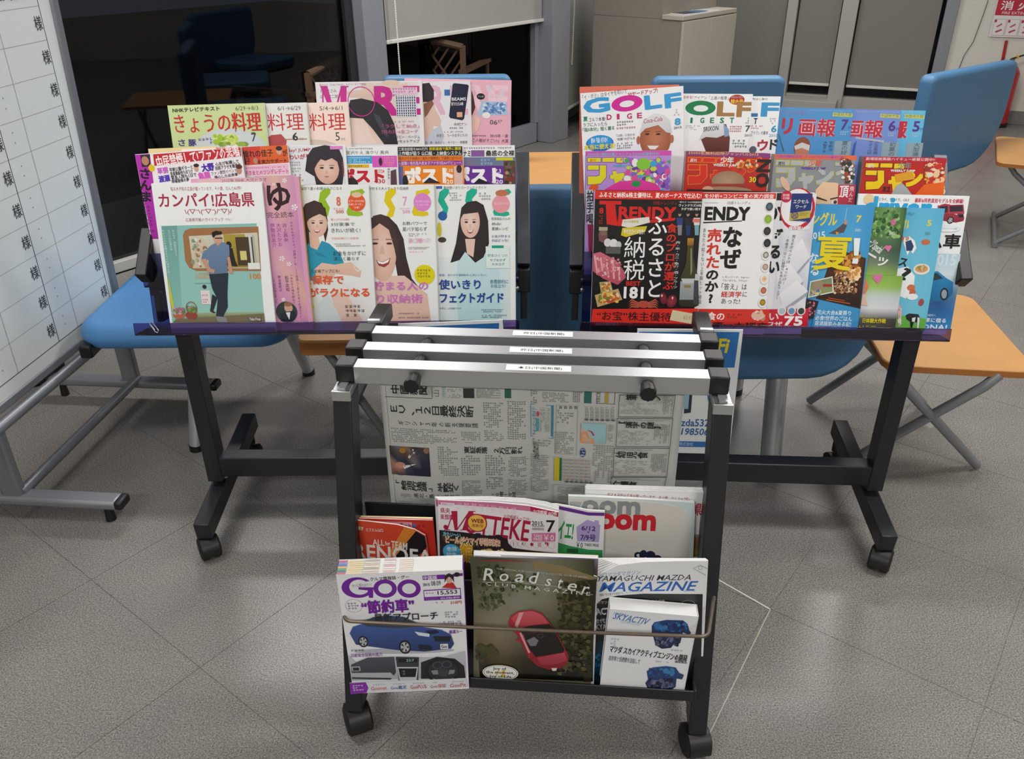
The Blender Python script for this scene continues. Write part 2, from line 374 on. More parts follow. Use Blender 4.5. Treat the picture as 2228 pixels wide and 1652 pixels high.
class Art:
    """flat shapes printed on a cover; points are given where they sit on the sheet seen from the reader's place,
    converted once into the sheet's own millimetres"""
    def __init__(s, o, u, v, n, step=2.4e-5, warp=None):
        s.o, s.u, s.v, s.n = o, u, v, n; s.V = []; s.F = []; s.C = []; s.z = 1.2e-4; s.step = step; s.warp = warp
    def L(s, px, py):
        p = on(px, py, s.o, s.n) - s.o; return (p @ s.u, p @ s.v)
    def add(s, pts, fs, cols):
        k = len(s.V); s.z += s.step
        s.V += [(a, b, s.z) for a, b in pts]; s.F += [tuple(i + k for i in f) for f in fs]
        s.C += cols if isinstance(cols, list) else [cols] * len(pts); return s
    def p(s, pts, c, c2=None):
        q = [s.L(*a) for a in pts]
        if c2 is None: return s.add(q, [tuple(range(len(q)))], hx(c))
        ys = [a[1] for a in q]; lo, hi = min(ys), max(ys); A, B = np.array(hx(c)), np.array(hx(c2))
        return s.add(q, [tuple(range(len(q)))], [tuple(B + (A - B) * ((y - lo) / (hi - lo + 1e-9))) for y in ys])
    def box(s, x0, y0, x1, y1):
        cx_, cy_ = s.L((x0 + x1) / 2, (y0 + y1) / 2)
        a, b = s.L(x0, (y0 + y1) / 2), s.L(x1, (y0 + y1) / 2); c, d = s.L((x0 + x1) / 2, y0), s.L((x0 + x1) / 2, y1)
        return cx_, cy_, abs(b[0] - a[0]), abs(c[1] - d[1])
    def r(s, x0, y0, x1, y1, c, c2=None, rot=0):
        cx_, cy_, w_, h_ = s.box(x0, y0, x1, y1); a = math.radians(rot); ca, sa = math.cos(a), math.sin(a)
        q = [(-w_ / 2, h_ / 2), (w_ / 2, h_ / 2), (w_ / 2, -h_ / 2), (-w_ / 2, -h_ / 2)]
        q = [(cx_ + x * ca - y * sa, cy_ + x * sa + y * ca) for x, y in q]
        C = hx(c); C2 = hx(c2) if c2 else C
        return s.add(q, [(3, 2, 1, 0)], [C, C, C2, C2])
    def e(s, cx, cy, rx, ry, c, rot=0, c2=None, n=22, hole=0):
        X, Y, w_, h_ = s.box(cx - rx, cy - ry, cx + rx, cy + ry); a = math.radians(rot); ca, sa = math.cos(a), math.sin(a)
        q = []
        for k in range(n):
            t = 2 * math.pi * k / n; x, y = math.cos(t) * w_ / 2, math.sin(t) * h_ / 2; q.append((x, y))
        R_ = lambda x, y: (X + x * ca - y * sa, Y + x * sa + y * ca)
        C, C2 = hx(c), hx(c2 or c)
        if hole:
            q2 = [(x * hole, y * hole) for x, y in q]
            return s.add([R_(*t) for t in q + q2], [(k, (k + 1) % n, n + (k + 1) % n, n + k) for k in range(n)], C)
        return s.add([R_(0, 0)] + [R_(*t) for t in q], [(0, 1 + k, 1 + (k + 1) % n) for k in range(n)], [C] + [C2] * n)
    def t(s, txt, x0, y0, x1, y1, c, bold=0.0, rot=0, shear=0.0, vert=False):
        kan = any('\u4e00' <= ch <= '\u9fff' for ch in txt); kana = any('\u3040' <= ch <= '\u30ff' for ch in txt)
        cap = .0 if kan else (.02 if kana else .008)
        if kan and bold < .016: bold = 0
        if not kan and bold < .02: bold = min(bold, cap)
        if bold > cap:      # heavier than the outline can carry: strike the word several times, slightly moved
            d = (bold - cap) * .62; nl = max(1, len(txt)); X, Y, w_, h_ = s.box(x0, y0, x1, y1)
            em = abs((y1 - y0) if not vert else (x1 - x0)) if abs(rot) not in (90, 270) else abs((y1 - y0) if vert else (x1 - x0))
            e_ = em * d; z0 = s.z
            for (ix, iy) in ((-e_, -e_), (e_, -e_), (-e_, e_), (e_, e_)):
                s.t(txt, x0 + ix + e_, y0 + iy + e_, x1 + ix - e_, y1 + iy - e_, c, cap, rot, shear, vert); s.z = z0 + (s.z - z0) * .35
            return s
        co, fs = glyphs(txt, bold, vert, shear)
        if not len(co): return s
        X, Y, w_, h_ = s.box(x0, y0, x1, y1); a = math.radians(rot); ca, sa = math.cos(a), math.sin(a)
        if abs(rot) in (90, 270): w_, h_ = h_, w_
        q = (co - 0.5) * V(w_, h_)
        q = np.stack([X + q[:, 0] * ca - q[:, 1] * sa, Y + q[:, 0] * sa + q[:, 1] * ca], 1)
        return s.add([tuple(t_) for t_ in q], fs, hx(c))
    def n_(s, x0, y0, x1, y1, rows, c, fill=0.8, seed=1, slope=0.0, vert=False):
        """rows of body type too small to read: short strokes"""
        rd = random.Random(seed); C = hx(c); pts = []; fs = []
        if s.warp: rows = max(rows, int(rows * 1.5 + .5))
        cx_, cy_, w_, h_ = s.box(x0, y0, x1, y1)
        if vert: w_, h_ = h_, w_
        lh = h_ / rows; cw = lh * 0.9
        for i in range(rows):
            x = -w_ / 2; y = h_ / 2 - lh * (i + 0.5); end = w_ / 2 - (rd.random() ** 3) * w_ * 0.5
            while x + cw < end:
                if rd.random() < fill:
                    u0 = rd.random(); x += cw * .12 * (rd.random() - .5); st_ = [(x, x + cw * .78, y + lh * .22, lh * .05), (x + cw * .1 * u0, x + cw * .74, y - lh * .02, lh * .05)]
                    if u0 > .35: st_.append((x + cw * .05, x + cw * .7, y - lh * .26, lh * .05))
                    xs = x + cw * (.12 + .5 * rd.random()); st_.append((xs, xs + cw * .12, y - lh * .02, lh * .30))
                    for (X0, X1, Yc, H_) in st_:
                        b = len(pts); pts += [(X0, Yc - H_), (X1, Yc - H_), (X1, Yc + H_), (X0, Yc + H_)]; fs.append((b, b + 1, b + 2, b + 3))
                x += cw
        q = []
        for (a, b) in pts:
            b = b + slope * a
            if vert: a, b = -b, -a
            q.append((cx_ + a, cy_ + b))
        return s.add(q, fs, C) if q else s
    def bl(s, x0, y0, x1, y1, cols, n, r0, r1, seed=1, asp=1.0):
        rd = random.Random(seed)
        for k in range(n):
            rx = rd.uniform(r0, r1); ry = rx * asp * rd.uniform(.7, 1.3)
            rx = min(rx, (x1 - x0) / 2); ry = min(ry, (y1 - y0) / 2)
            s.step, st = 4e-6, s.step
            s.e(rd.uniform(x0 + rx, x1 - rx), rd.uniform(y0 + ry, y1 - ry), rx, ry, rd.choice(cols), 0, n=rd.choice((6, 7, 9)))
            s.step = st
        s.z += 2e-5; return s
    def grid(s, x0, y0, x1, y1, rows):
        """photo-like soft colour field: rows of colours, blended between"""
        ny, nx = len(rows), len(rows[0].split()); q = []; c = []
        cx_, cy_, w_, h_ = s.box(x0, y0, x1, y1)
        for j in range(ny):
            cs = rows[j].split()
            for i in range(nx):
                q.append((cx_ - w_ / 2 + w_ * i / (nx - 1), cy_ + h_ / 2 - h_ * j / (ny - 1))); c.append(hx(cs[i]))
        fs = [(j * nx + i, (j + 1) * nx + i, (j + 1) * nx + i + 1, j * nx + i + 1) for j in range(ny - 1) for i in range(nx - 1)]
        return s.add(q, fs, c)
    def face(s, cx, cy, w_, h_, skin='f0cfbd', hair='2b2226', shade='dba88f', smile=1, tilt=0, fringe=1, open_=1):
        s.e(cx, cy, w_ / 2, h_ / 2, skin, tilt, shade, n=28)
        ey = cy + h_ * 0.02; ex = w_ * 0.2
        for sg in (-1, 1):
            s.e(cx + sg * ex, ey, w_ * .085, h_ * .028, '3a2a2a'); s.r(cx + sg * ex - w_ * .10, ey - h_ * .085, cx + sg * ex + w_ * .10, ey - h_ * .067, '6b5046')
            s.e(cx + sg * ex, ey - h_ * .004, w_ * .03, h_ * .016, '0c0808', n=8)
        s.p([(cx - w_ * .03, ey + h_ * .06), (cx + w_ * .02, ey + h_ * .06), (cx + w_ * .06, ey + h_ * .17), (cx - w_ * .05, ey + h_ * .175)], shade)
        my = cy + h_ * .27
        if smile and open_:
            s.p([(cx - w_ * .17, my - h_ * .02), (cx, my + h_ * .01), (cx + w_ * .17, my - h_ * .02), (cx + w_ * .1, my + h_ * .075), (cx, my + h_ * .1), (cx - w_ * .1, my + h_ * .075)], 'b5443f')
            s.p([(cx - w_ * .14, my - h_ * .01), (cx, my + h_ * .015), (cx + w_ * .14, my - h_ * .01), (cx + w_ * .08, my + h_ * .045), (cx - w_ * .08, my + h_ * .045)], 'ffffff')
        else:
            s.p([(cx - w_ * .12, my), (cx, my - h_ * .02), (cx + w_ * .12, my), (cx, my + h_ * .04)], 'c4786e')
        if fringe:
            s.p([(cx - w_ * .52, cy + h_ * .02), (cx - w_ * .5, cy - h_ * .42), (cx - w_ * .1, cy - h_ * .62), (cx + w_ * .4, cy - h_ * .52), (cx + w_ * .54, cy + h_ * .02), (cx + w_ * .42, cy - h_ * .2), (cx + w_ * .12, cy - h_ * .3), (cx - w_ * .2, cy - h_ * .2), (cx - w_ * .4, cy - h_ * .12)], hair)
        return s
    def M(s, x0, y0, x1, y1, c, sl=0.0):
        """capital M with one thick diagonal and serifs"""
        w_, h_ = x1 - x0, y1 - y0; f = lambda q: [(x0 + w_ * (a + sl * (1 - b)), y0 + h_ * b) for a, b in q]
        for q in ([(.02, 0), (.28, 0), (.57, 1), (.45, 1)], [(.50, 1), (.56, 1), (.84, 0), (.77, 0)], [(.75, 0), (.97, 0), (.97, 1), (.75, 1)], [(.10, 0), (.15, 0), (.15, 1), (.10, 1)], [(0, .955), (.26, .955), (.26, 1), (0, 1)], [(.67, .955), (1.05, .955), (1.05, 1), (.67, 1)], [(.93, 0), (1.04, 0), (1.04, .045), (.93, .045)]): s.p(f(q), c)
        return s
    def car(s, x0, y0, x1, y1, body, dark, glass='27313a', flip=False, low=False):
        """side / three-quarter view of a car"""
        def P(a, b): return ((x1 - (x1 - x0) * a) if flip else (x0 + (x1 - x0) * a), y0 + (y1 - y0) * b)
        s.p([P(a, b) for a, b in [(.0, .45), (.03, .28), (.12, .2), (.22, .03), (.36, -.02), (.52, .02), (.70, .28), (.88, .36), (.97, .48), (1, .72), (.97, .84), (.72, .92), (.45, .88), (.06, .74)]], body, dark)
        s.p([P(a, b) for a, b in [(.15, .22), (.23, .07), (.36, .03), (.5, .07), (.64, .27), (.5, .28), (.3, .25)]], glass)
        s.p([P(a, b) for a, b in [(.365, .03), (.385, .03), (.41, .27), (.385, .27)]], dark)
        s.p([P(a, b) for a, b in [(.62, .40), (.77, .46), (.76, .54), (.66, .50)]], 'dfe6ee')
        s.p([P(a, b) for a, b in [(.80, .52), (.97, .52), (.96, .66), (.82, .66)]], '20242a')
        for (a, b, q) in [(.13, .66, .13), (.53, .8, .155)]:
            X, Y = P(a, b); rr = (y1 - y0) * q * 1.15
            s.e(X, Y, rr * .88, rr, '15161a'); s.e(X, Y, rr * .64, rr * .74, 'b8bcc2')
            for k in range(5):
                an = k * 1.2566; s.p([(X + math.cos(an - .2) * rr * .16, Y + math.sin(an - .2) * rr * .18), (X + math.cos(an - .28) * rr * .6, Y + math.sin(an - .28) * rr * .7), (X + math.cos(an + .28) * rr * .6, Y + math.sin(an + .28) * rr * .7)], '2a2c30')
        return s
    def build(s, parent, name='cover_print', rough=0.32):
        me = bpy.data.meshes.new(name)
        vs = [(a, b, z + (s.warp(a, b) if s.warp else 0)) for a, b, z in s.V]
        me.from_pydata(vs, [], s.F); me.update()
        at = me.color_attributes.new('Col', 'FLOAT_COLOR', 'POINT')
        at.data.foreach_set('color', np.array(s.C, dtype=np.float32).ravel())
        # every face looks towards the reader
        fl_ = [p.index for p in me.polygons if p.normal.z < 0]
        if fl_:
            import bmesh
            bm = bmesh.new(); bm.from_mesh(me); bm.faces.ensure_lookup_table()
            bmesh.ops.reverse_faces(bm, faces=[bm.faces[i] for i in fl_]); bm.to_mesh(me); bm.free()
        me.materials.append(ink(rough)); o = bpy.data.objects.new(name, me); COL.objects.link(o); o.parent = parent
        return o

def stripe_paper(name, c1, c2, axis='Z', scale=900):
    if name in MATS: return MATS[name]
    m = bpy.data.materials.new(name); m.use_nodes = True; nt = m.node_tree; b = nt.nodes['Principled BSDF']
    tc = nt.nodes.new('ShaderNodeTexCoord'); wv = nt.nodes.new('ShaderNodeTexWave'); wv.bands_direction = axis; wv.inputs['Scale'].default_value = scale / 6
    wv.inputs['Distortion'].default_value = 3; wv.inputs['Detail'].default_value = 2
    mx = nt.nodes.new('ShaderNodeMix'); mx.data_type = 'RGBA'; mx.inputs['A'].default_value = hx(c1); mx.inputs['B'].default_value = hx(c2)
    nt.links.new(tc.outputs['Object'], wv.inputs['Vector']); nt.links.new(wv.outputs['Fac'], mx.inputs['Factor']); nt.links.new(mx.outputs['Result'], b.inputs['Base Color'])
    b.inputs['Roughness'].default_value = 0.8; MATS[name] = m; return m
PAGES = stripe_paper('page_edges_white', 'efefed', 'c9c9c6')
PAGESG = stripe_paper('page_edges_newsprint', 'b5aca3', '8b827b')
PAGESY = stripe_paper('page_edges_yellow', 'f0dc9a', 'e9e3cf')
def covmat(c): return mat('cover_stock_' + c, c, 0.32, 0, 0.015, 60)

def mag(label, P, n, TL, TR, Lh, th, cover='f0f0f0', pages=None, spine=None, spine_side='R', group=None, name='magazine', cat='magazine', warp=None, outline=None, pagein=0.0012, rough=0.32, wmin=None):
    """a magazine whose front cover lies in the plane (P, n); TL and TR are where its top corners sit; Lh its height"""
    n = np.array(n, float); a = on(*TL, P, n); b = on(*TR, P, n)
    u = (b - a); W = np.linalg.norm(u); u /= W; v = np.cross(n, u)
    o = a - v * Lh
    M = Matrix([[u[i], v[i], n[i], o[i]] for i in range(3)] + [[0, 0, 0, 1]])
    t = thing(name, label, cat, mw=M, group=group)
    c = covmat(cover)
    def sheet(nm, z, m_, inset=0.0, thick=0.0006):
        if outline is not None:
            A_ = Art(o, u, v, n); pl = [A_.L(*q) for q in outline]
        else: pl = [(inset, inset), (W - inset, inset), (W - inset, Lh - inset), (inset, Lh - inset)]
        if warp is None:
            vs = [(x, y, z - thick) for x, y in pl] + [(x, y, z) for x, y in pl]; k = len(pl)
            return vs, [tuple(range(k))[::-1], tuple(range(k, 2 * k))] + [(i, (i + 1) % k, k + (i + 1) % k, k + i) for i in range(k)]
        N, Mr = 18, 10; vs = []; fs = []
        for zz in (z - thick, z):
            for j in range(Mr + 1):
                for i in range(N + 1):
                    x, y = W * i / N, Lh * j / Mr; vs.append((x, y, zz + warp(x / W, y / Lh)))
        K = (N + 1) * (Mr + 1); g = lambda i, j, l: l * K + j * (N + 1) + i
        for j in range(Mr):
            for i in range(N):
                fs.append((g(i, j, 1), g(i + 1, j, 1), g(i + 1, j + 1, 1), g(i, j + 1, 1))); fs.append((g(i, j, 0), g(i, j + 1, 0), g(i + 1, j + 1, 0), g(i + 1, j, 0)))
        for i in range(N): fs.append((g(i, 0, 0), g(i + 1, 0, 0), g(i + 1, 0, 1), g(i, 0, 1))); fs.append((g(i + 1, Mr, 0), g(i, Mr, 0), g(i, Mr, 1), g(i + 1, Mr, 1)))
        for j in range(Mr): fs.append((g(0, j + 1, 0), g(0, j, 0), g(0, j, 1), g(0, j + 1, 1))); fs.append((g(N, j, 0), g(N, j + 1, 0), g(N, j + 1, 1), g(N, j, 1)))
        return vs, fs
    def mk(nm, parts, m_):
        vs, fs = [], []
        for a_, b_ in parts:
            k = len(vs); vs += a_; fs += [tuple(i + k for i in f) for f in b_]
        me = bpy.data.meshes.new(nm); me.from_pydata(vs, [], fs); me.update(); me.materials.append(m_)
        ob = bpy.data.objects.new(nm, me); COL.objects.link(ob); ob.parent = t
        if warp: me.polygons.foreach_set('use_smooth', [True] * len(me.polygons)); me.set_sharp_from_angle(angle=math.radians(40))
        return ob
    if th > 0.0016:
        mk('pages', [sheet('p', -0.0006, None, pagein, th - 0.0012)], pages or PAGES)
        mk('cover', [sheet('f', 0, None), sheet('b', -th + 0.0006, None)], c)
    else: mk('cover', [sheet('f', 0, None, thick=th)], c)
    if spine and th > 0.0016:
        x0, x1 = (W - 0.0006, W + 0.0004) if spine_side == 'R' else (-0.0004, 0.0006)
        B_ = MB(); B_.box(x0, x1, 0, Lh, -th, 0); mk('spine', [(B_.v, B_.f)], covmat(spine))
    art = Art(o, u, v, n, warp=(lambda x, y: warp(x / W, y / Lh)) if warp else None); art.W, art.H, art.thing = W, Lh, t; art.rough = rough
    return art
def done(a): a.build(a.thing, rough=a.rough); return a.thing
# ------------------------------------------------------------ blue chairs, low wooden tables
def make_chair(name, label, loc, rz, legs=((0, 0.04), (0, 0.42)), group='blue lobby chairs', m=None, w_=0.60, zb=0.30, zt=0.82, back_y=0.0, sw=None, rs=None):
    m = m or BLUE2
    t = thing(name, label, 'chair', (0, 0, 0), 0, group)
    h = zt - zb
    pl = [(a, b + (zb + zt) / 2) for a, b in rrect(w_, h, .05, 6, rs or (0.15, 0.15, 0.035, 0.035))]
    b = MB(); b.prism(pl, (0, back_y, 0), (1, 0, 0), (0, 0, 1), (0, 1, 0), 0, 0.075)
    b.build('backrest', m, t, bevel=0.022, seg=4)
    pl = rrect((sw or w_) - 0.02, 0.50, .06, 6)
    b = MB(); b.prism(pl, (0, back_y + 0.33, 0.37), (1, 0, 0), (0, 1, 0), (0, 0, 1), 0, 0.075)
    b.build('seat', m, t, bevel=0.022, seg=4)
    MB().box(-w_ / 2 + .08, w_ / 2 - .08, back_y + .1, back_y + .5, 0.33, 0.372).build('seat_pan', BLACKP, t, bevel=0.01)
    for (x, y) in legs:
        lg = MB().tube([(x, back_y + max(y, .06), 0.34), (x, back_y + (y + max(y, .06)) / 2 + .01, 0.18), (x, back_y + y + 0.02, 0.02)], 0.030, 20).build('leg', TUBE, t)
        MB().tube([(x, back_y + y + .02, 0.022), (x, back_y + y + .02, 0.0)], 0.031, 20).build('glide', BLACKP, lg)
    t.location = loc; t.rotation_euler = (0, 0, rz)
    return t
make_chair('lobby_chair', 'blue padded chair with its back turned, behind the gap between the two magazine racks', (-0.02, 2.12, 0), 0)
make_chair('lobby_chair', 'blue chair with its back turned, behind the right magazine rack, on a fat silver leg', (0.70, 2.04, 0), 0.0, zb=0.285, sw=.50, w_=.58, legs=((0.065, -0.03), (0.065, 0.42)))
make_chair('lobby_chair', 'distant blue chair whose back shows above the pink magazines', (-0.29, 4.02, 0), 0.0)
make_chair('lobby_chair', 'distant blue chair whose back shows above the golf magazines', (0.95, 3.90, 0), -0.03)
make_chair('lobby_chair', 'blue chair seen from behind at an angle near the white wall', (2.215, 4.09, 0), math.radians(36), w_=0.78, zb=0.33, sw=.56, rs=(.14, .27, .035, .035))
# the near chair on the left, lamp brightness put into its lighter blue, backrest hidden by the rack
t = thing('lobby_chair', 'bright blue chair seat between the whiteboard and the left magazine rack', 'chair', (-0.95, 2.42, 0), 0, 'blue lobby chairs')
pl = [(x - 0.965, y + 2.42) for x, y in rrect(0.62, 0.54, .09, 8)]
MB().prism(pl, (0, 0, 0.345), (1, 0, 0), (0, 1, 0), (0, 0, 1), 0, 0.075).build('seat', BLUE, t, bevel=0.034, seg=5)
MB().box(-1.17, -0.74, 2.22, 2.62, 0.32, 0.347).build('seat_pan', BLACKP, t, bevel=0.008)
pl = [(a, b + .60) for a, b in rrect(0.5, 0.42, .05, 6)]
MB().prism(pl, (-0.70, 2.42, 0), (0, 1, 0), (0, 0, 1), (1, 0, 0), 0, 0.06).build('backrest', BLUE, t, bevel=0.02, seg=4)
for a, b in (((-0.955, 2.25, 0.33), (-0.985, 2.16, 0.0)), ((-0.76, 2.52, .33), (-0.74, 2.65, 0.0))):
    a, b = V(*a), V(*b)
    lg = MB().tube([a, a + (b - a) * .5 + V(0, 0, .0), b + V(0, 0, .015)], [0.030, .026, .021], 20).build('leg', TUBE, t)
    MB().tube([b + V(0, 0, .02), b], 0.0225, 18).build('glide', BLACKP, lg)
MB().obox(tuple(onz(195, 758, 0.35)), (1, 0, 0), (0, 1, 0), (0, 0, 1), 0.018, 0.03, 0.02).build('corner_bracket', BLACKP, t, bevel=0.006)

def make_table(label, x0, x1, y0, y1, z, th=0.02, legs=True, r=0.04, rz=0.0, group='low wooden side tables'):
    t = thing('side_table', label, 'table', ((x0 + x1) / 2, (y0 + y1) / 2, 0), 0, group)
    cx_, cy_ = (x0 + x1) / 2, (y0 + y1) / 2
    pl = rrect(x1 - x0, y1 - y0, r, 6)
    top = MB().prism(pl, (cx_, cy_, z - th), (1, 0, 0), (0, 1, 0), (0, 0, 1), 0.001, th).build('tabletop', WOOD, t, bevel=0.003)
    MB().prism([(a * 1.004, b * 1.004) for a, b in pl], (cx_, cy_, z - th), (1, 0, 0), (0, 1, 0), (0, 0, 1), 0.0, th * .82).build('edge_band', WOODE, top)
    if legs:
        for yy in (y0 + 0.08, y1 - 0.08):
            for sg in (1, -1):
                xa, xb = cx_ - sg * (x1 - x0) * .42, cx_ + sg * (x1 - x0) * .36
                off = 0.014 * sg
                MB().tube([(xa + sg * .01, yy + off, z - th), (xa + sg * .02, yy + off, z - th - .02), (xa + sg * .045, yy + off, z - th - .05), (xb, yy + off, 0.012)], 0.0125, 12).build('leg', GREYT, t)
        for xx in (cx_ - (x1 - x0) * .36, cx_ + (x1 - x0) * .36):
            MB().tube([(xx, y0 + .02, 0.013), (xx, y1 - .02, 0.013)], 0.0125, 12).build('foot_bar', GREYT, t)
    return t
t = make_table('low orange wooden table with crossed grey tube legs beside the right magazine rack', 1.0, 1.372, 1.855, 2.36, 0.42, r=0.045, legs=False)
t.rotation_euler[2] = math.radians(-8); bpy.context.view_layer.update()
# folding frame of that table: two crossing tubes, as far as it stands clear of the rack
for (a, b, c_) in [((1945, 812, .405), (2000, 860, .34), (2125, 1012, .012)), ((2175, 815, .405), (2140, 858, .355), (1845, 1005, .012))]:
    pa, pb = onz(a[0], a[1], a[2]), onz(*c_)
    q1 = pa + (pb - pa) * .03; d = V(0.03 if pb[0] > pa[0] else -.03, 0, -.035)
    MB().tube([pa, pa + d * .35, pa + d, pa + (pb - pa) * .5 + d * .4, pb], 0.0135, 14).build('leg', GREYT, t)
    e_ = V(0, 0.36, 0)
    MB().tube([pa + e_, pa + d * .35 + e_, pa + d + e_, pa + (pb - pa) * .5 + d * .4 + e_, pb + e_], 0.0135, 14).build('leg', GREYT, t)
tg = MB(); p1 = onz(2000, 940, .13); p2 = onz(2042, 912, .16)
lab_ = tg.bar(p1, p2, 0.018, 0.0015, (0, -.6, .8)).build('paper_tag', PAPER, t)
make_table('low orange wooden table behind the left magazine rack, beside the bright blue seat', -0.595, -0.33, 2.05, 2.5, 0.425, th=0.045, r=0.03)
make_table('low wooden table beyond the gap between the two magazine racks', 0.05, 0.62, 3.55, 4.22, 0.42)
t = make_table('low wooden table beside the angled blue chair', 2.42, 3.05, 3.74, 4.36, 0.42)
t.rotation_euler[2] = math.radians(-27)

# ------------------------------------------------------------ cabinet with brochures
C0, C1, C2 = V(1.19, 6.09, 0), V(1.70, 6.68, 0), V(0.62, 6.60, 0)
cr_, cl_ = (C1 - C0) / np.linalg.norm(C1 - C0), (C2 - C0) / np.linalg.norm(C2 - C0)
t = thing('storage_cabinet', 'beige storage cabinet with two doors in front of the blinds', 'cabinet', tuple(C0))
Lr, Ll = np.linalg.norm(C1 - C0), np.linalg.norm(C2 - C0)
def cbx(r0, r1, l0, l1, z0, z1, b=None):
    b = b or MB(); vs = [C0 + cr_ * a + cl_ * c + V(0, 0, z) for z in (z0, z1) for a, c in ((r0, l0), (r1, l0), (r1, l1), (r0, l1))]
    return b.add(vs, [(3, 2, 1, 0), (4, 5, 6, 7), (0, 1, 5, 4), (1, 2, 6, 5), (2, 3, 7, 6), (3, 0, 4, 7)])
body = cbx(0.012, Lr - .01, 0.012, Ll, 0.05, 0.85); cbx(0.012, Lr - .01, 0.17, Ll, 0.85, 1.25, body)
body.build('body', CAB, t, bevel=0.004)
cbx(0.0, Lr, 0.0, 0.17, 0.85, 0.88).build('worktop', CABD, t, bevel=0.004)
cbx(0.03, Lr - .02, .02, Ll - .02, 0.0, 0.05).build('plinth', mat('dark_plinth', '4a4642', .6), t)
cbx(0.006, Lr * .5 - .002, -0.006, 0.012, 0.06, 0.842).build('door', CABD, t, bevel=0.002)
cbx(Lr * .5 + .002, Lr - .006, -0.006, 0.012, 0.06, 0.842).build('door', CABD, t, bevel=0.002)
rd = random.Random(3)
for k, (a, c, lab, colr) in enumerate([(0.12, 0.085, 'open brochure with a dark photo lying on the beige cabinet', '2c3550'), (0.26, 0.075, 'blue leaflet lying on the beige cabinet, second from its corner', '3c6f9c'), (0.40, 0.085, 'pale printed brochure at the far end of the beige cabinet top', 'c8ccd2')]):
    p = C0 + cr_ * (a + .05) + cl_ * c + V(0, 0, .8805); an = rd.uniform(-.3, .3)
    tt = thing('brochure', lab, 'brochure', tuple(p)); u_ = cr_ * math.cos(an) + cl_ * math.sin(an); v_ = -cr_ * math.sin(an) + cl_ * math.cos(an)
    MB().obox(p + V(0, 0, .002), u_, v_, (0, 0, 1), 0.085, 0.065, 0.002).build('pages', PAPER, tt)
    MB().obox(p + V(0, 0, .0046), u_, v_, (0, 0, 1), 0.078, 0.058, 0.0005).build('cover', covmat(colr), tt)

# ------------------------------------------------------------ fire extinguisher and its sign
S_ = W3n * -1
def onw3(px, py, off=0.0): return on(px, py, W3a - W3n * off, W3n)
a, b_, c_ = onw3(2172, 4, .012), onw3(2260, 22, .012), onw3(2148, 78, .012)
u = (b_ - a); u /= np.linalg.norm(u); u = W3d.copy(); v = V(0, 0, 1)
o_ = V(*(onw3(2151, 80, .012)))
M = Matrix([[u[i], v[i], S_[i], o_[i]] for i in range(3)] + [[0, 0, 0, 1]])
t = thing('fire_extinguisher_sign', 'red and white fire extinguisher sign fixed on the white wall', 'sign', mw=M)
MB().obox(o_ + u * .19 + v * .135, u, v, S_, .19, .135, 0.003).build('board', mat('sign_white', 'e9e4e2', .5), t, bevel=0.002)
A = Art(o_ + S_ * 0.003, u, v, S_, step=1e-4)
def sg(x0, y0, x1, y1, c): A.add([(x0, y0), (x1, y0), (x1, y1), (x0, y1)], [(0, 1, 2, 3)], hx(c))
def st(s_, x0, y0, x1, y1, c, bold=0):
    co, fs = glyphs(s_, bold); q = co * V(x1 - x0, y1 - y0) + V(x0, y0); A.add([tuple(k) for k in q], fs, hx(c))
sg(.004, .155, .376, .266, 'c3203f'); st('消 火 器', .03, .192, .35, .258, 'f3e9ea', .02); st('FIRE EXTINGUISHER', .05, .163, .33, .183, 'f3d9dc', .01)
for k in range(4):
    x = .012 + k * .091; sg(x, .012, x + .084, .128, 'c98792'); sg(x + .002, .014, x + .082, .126, 'f0e8e8')
    sg(x + .003, .105, x + .018, .124, 'b52a40')
    A.add([(x + .02, .04), (x + .06, .06), (x + .07, .05), (x + .03, .03)], [(0, 1, 2, 3)], hx('b8505f')); A.add([(x + .02, .075), (x + .055, .10), (x + .06, .09), (x + .03, .07)], [(0, 1, 2, 3)], hx('b8505f'))
for v_ in range(len(A.V)): A.V[v_] = (A.V[v_][0], A.V[v_][1], A.V[v_][2] + 0.004)
A.build(t, 'sign_print', 0.5)
c = onw3(2187, 190, .13); bx_, by_ = c[0], c[1]
t = thing('fire_extinguisher', 'red fire extinguisher standing by the white wall under its sign', 'extinguisher', (bx_, by_, 0))
RED = mat('red_enamel', 'b01722', 0.25, 0, 0.03, 20, coat=0.5)
MB().tube([(bx_, by_, .02), (bx_, by_, .03), (bx_, by_, .40), (bx_, by_, .44), (bx_, by_, .465)], [.07, .078, .078, .055, .02], 24).build('cylinder', RED, t)
MB().tube([(bx_, by_, 0), (bx_, by_, .025)], .082, 24).build('foot_ring', BLACKP, t)
MB().tube([(bx_, by_, .46), (bx_, by_, .50)], .018, 14).build('valve', ALUD, t)
MB().bar((bx_ - .01, by_, .50), (bx_ + .11, by_, .535), .02, .008).build('handle', BLACKP, t, 0.002)
MB().tube([(bx_, by_, .48), (bx_ - .07, by_, .47), (bx_ - .10, by_, .40), (bx_ - .10, by_, .2)], .009, 10).build('hose', BLACKP, t)
MB().tube([(bx_ + .03, by_, .50), (bx_ + .035, by_, .525)], .012, 10).build('safety_pin', mat('yellow_plastic', 'd8b62a', .4), t)
# the wall bracket strap between sign and bottle
p0, p1 = onw3(2190, 88, .006), onw3(2178, 150, .006)
q = MB().bar(p0, p1, .022, .004, tuple(S_)).build('red_marker_strip', RED)
tag(q, 'thin red strip on the white wall between the sign and the extinguisher', 'strip')

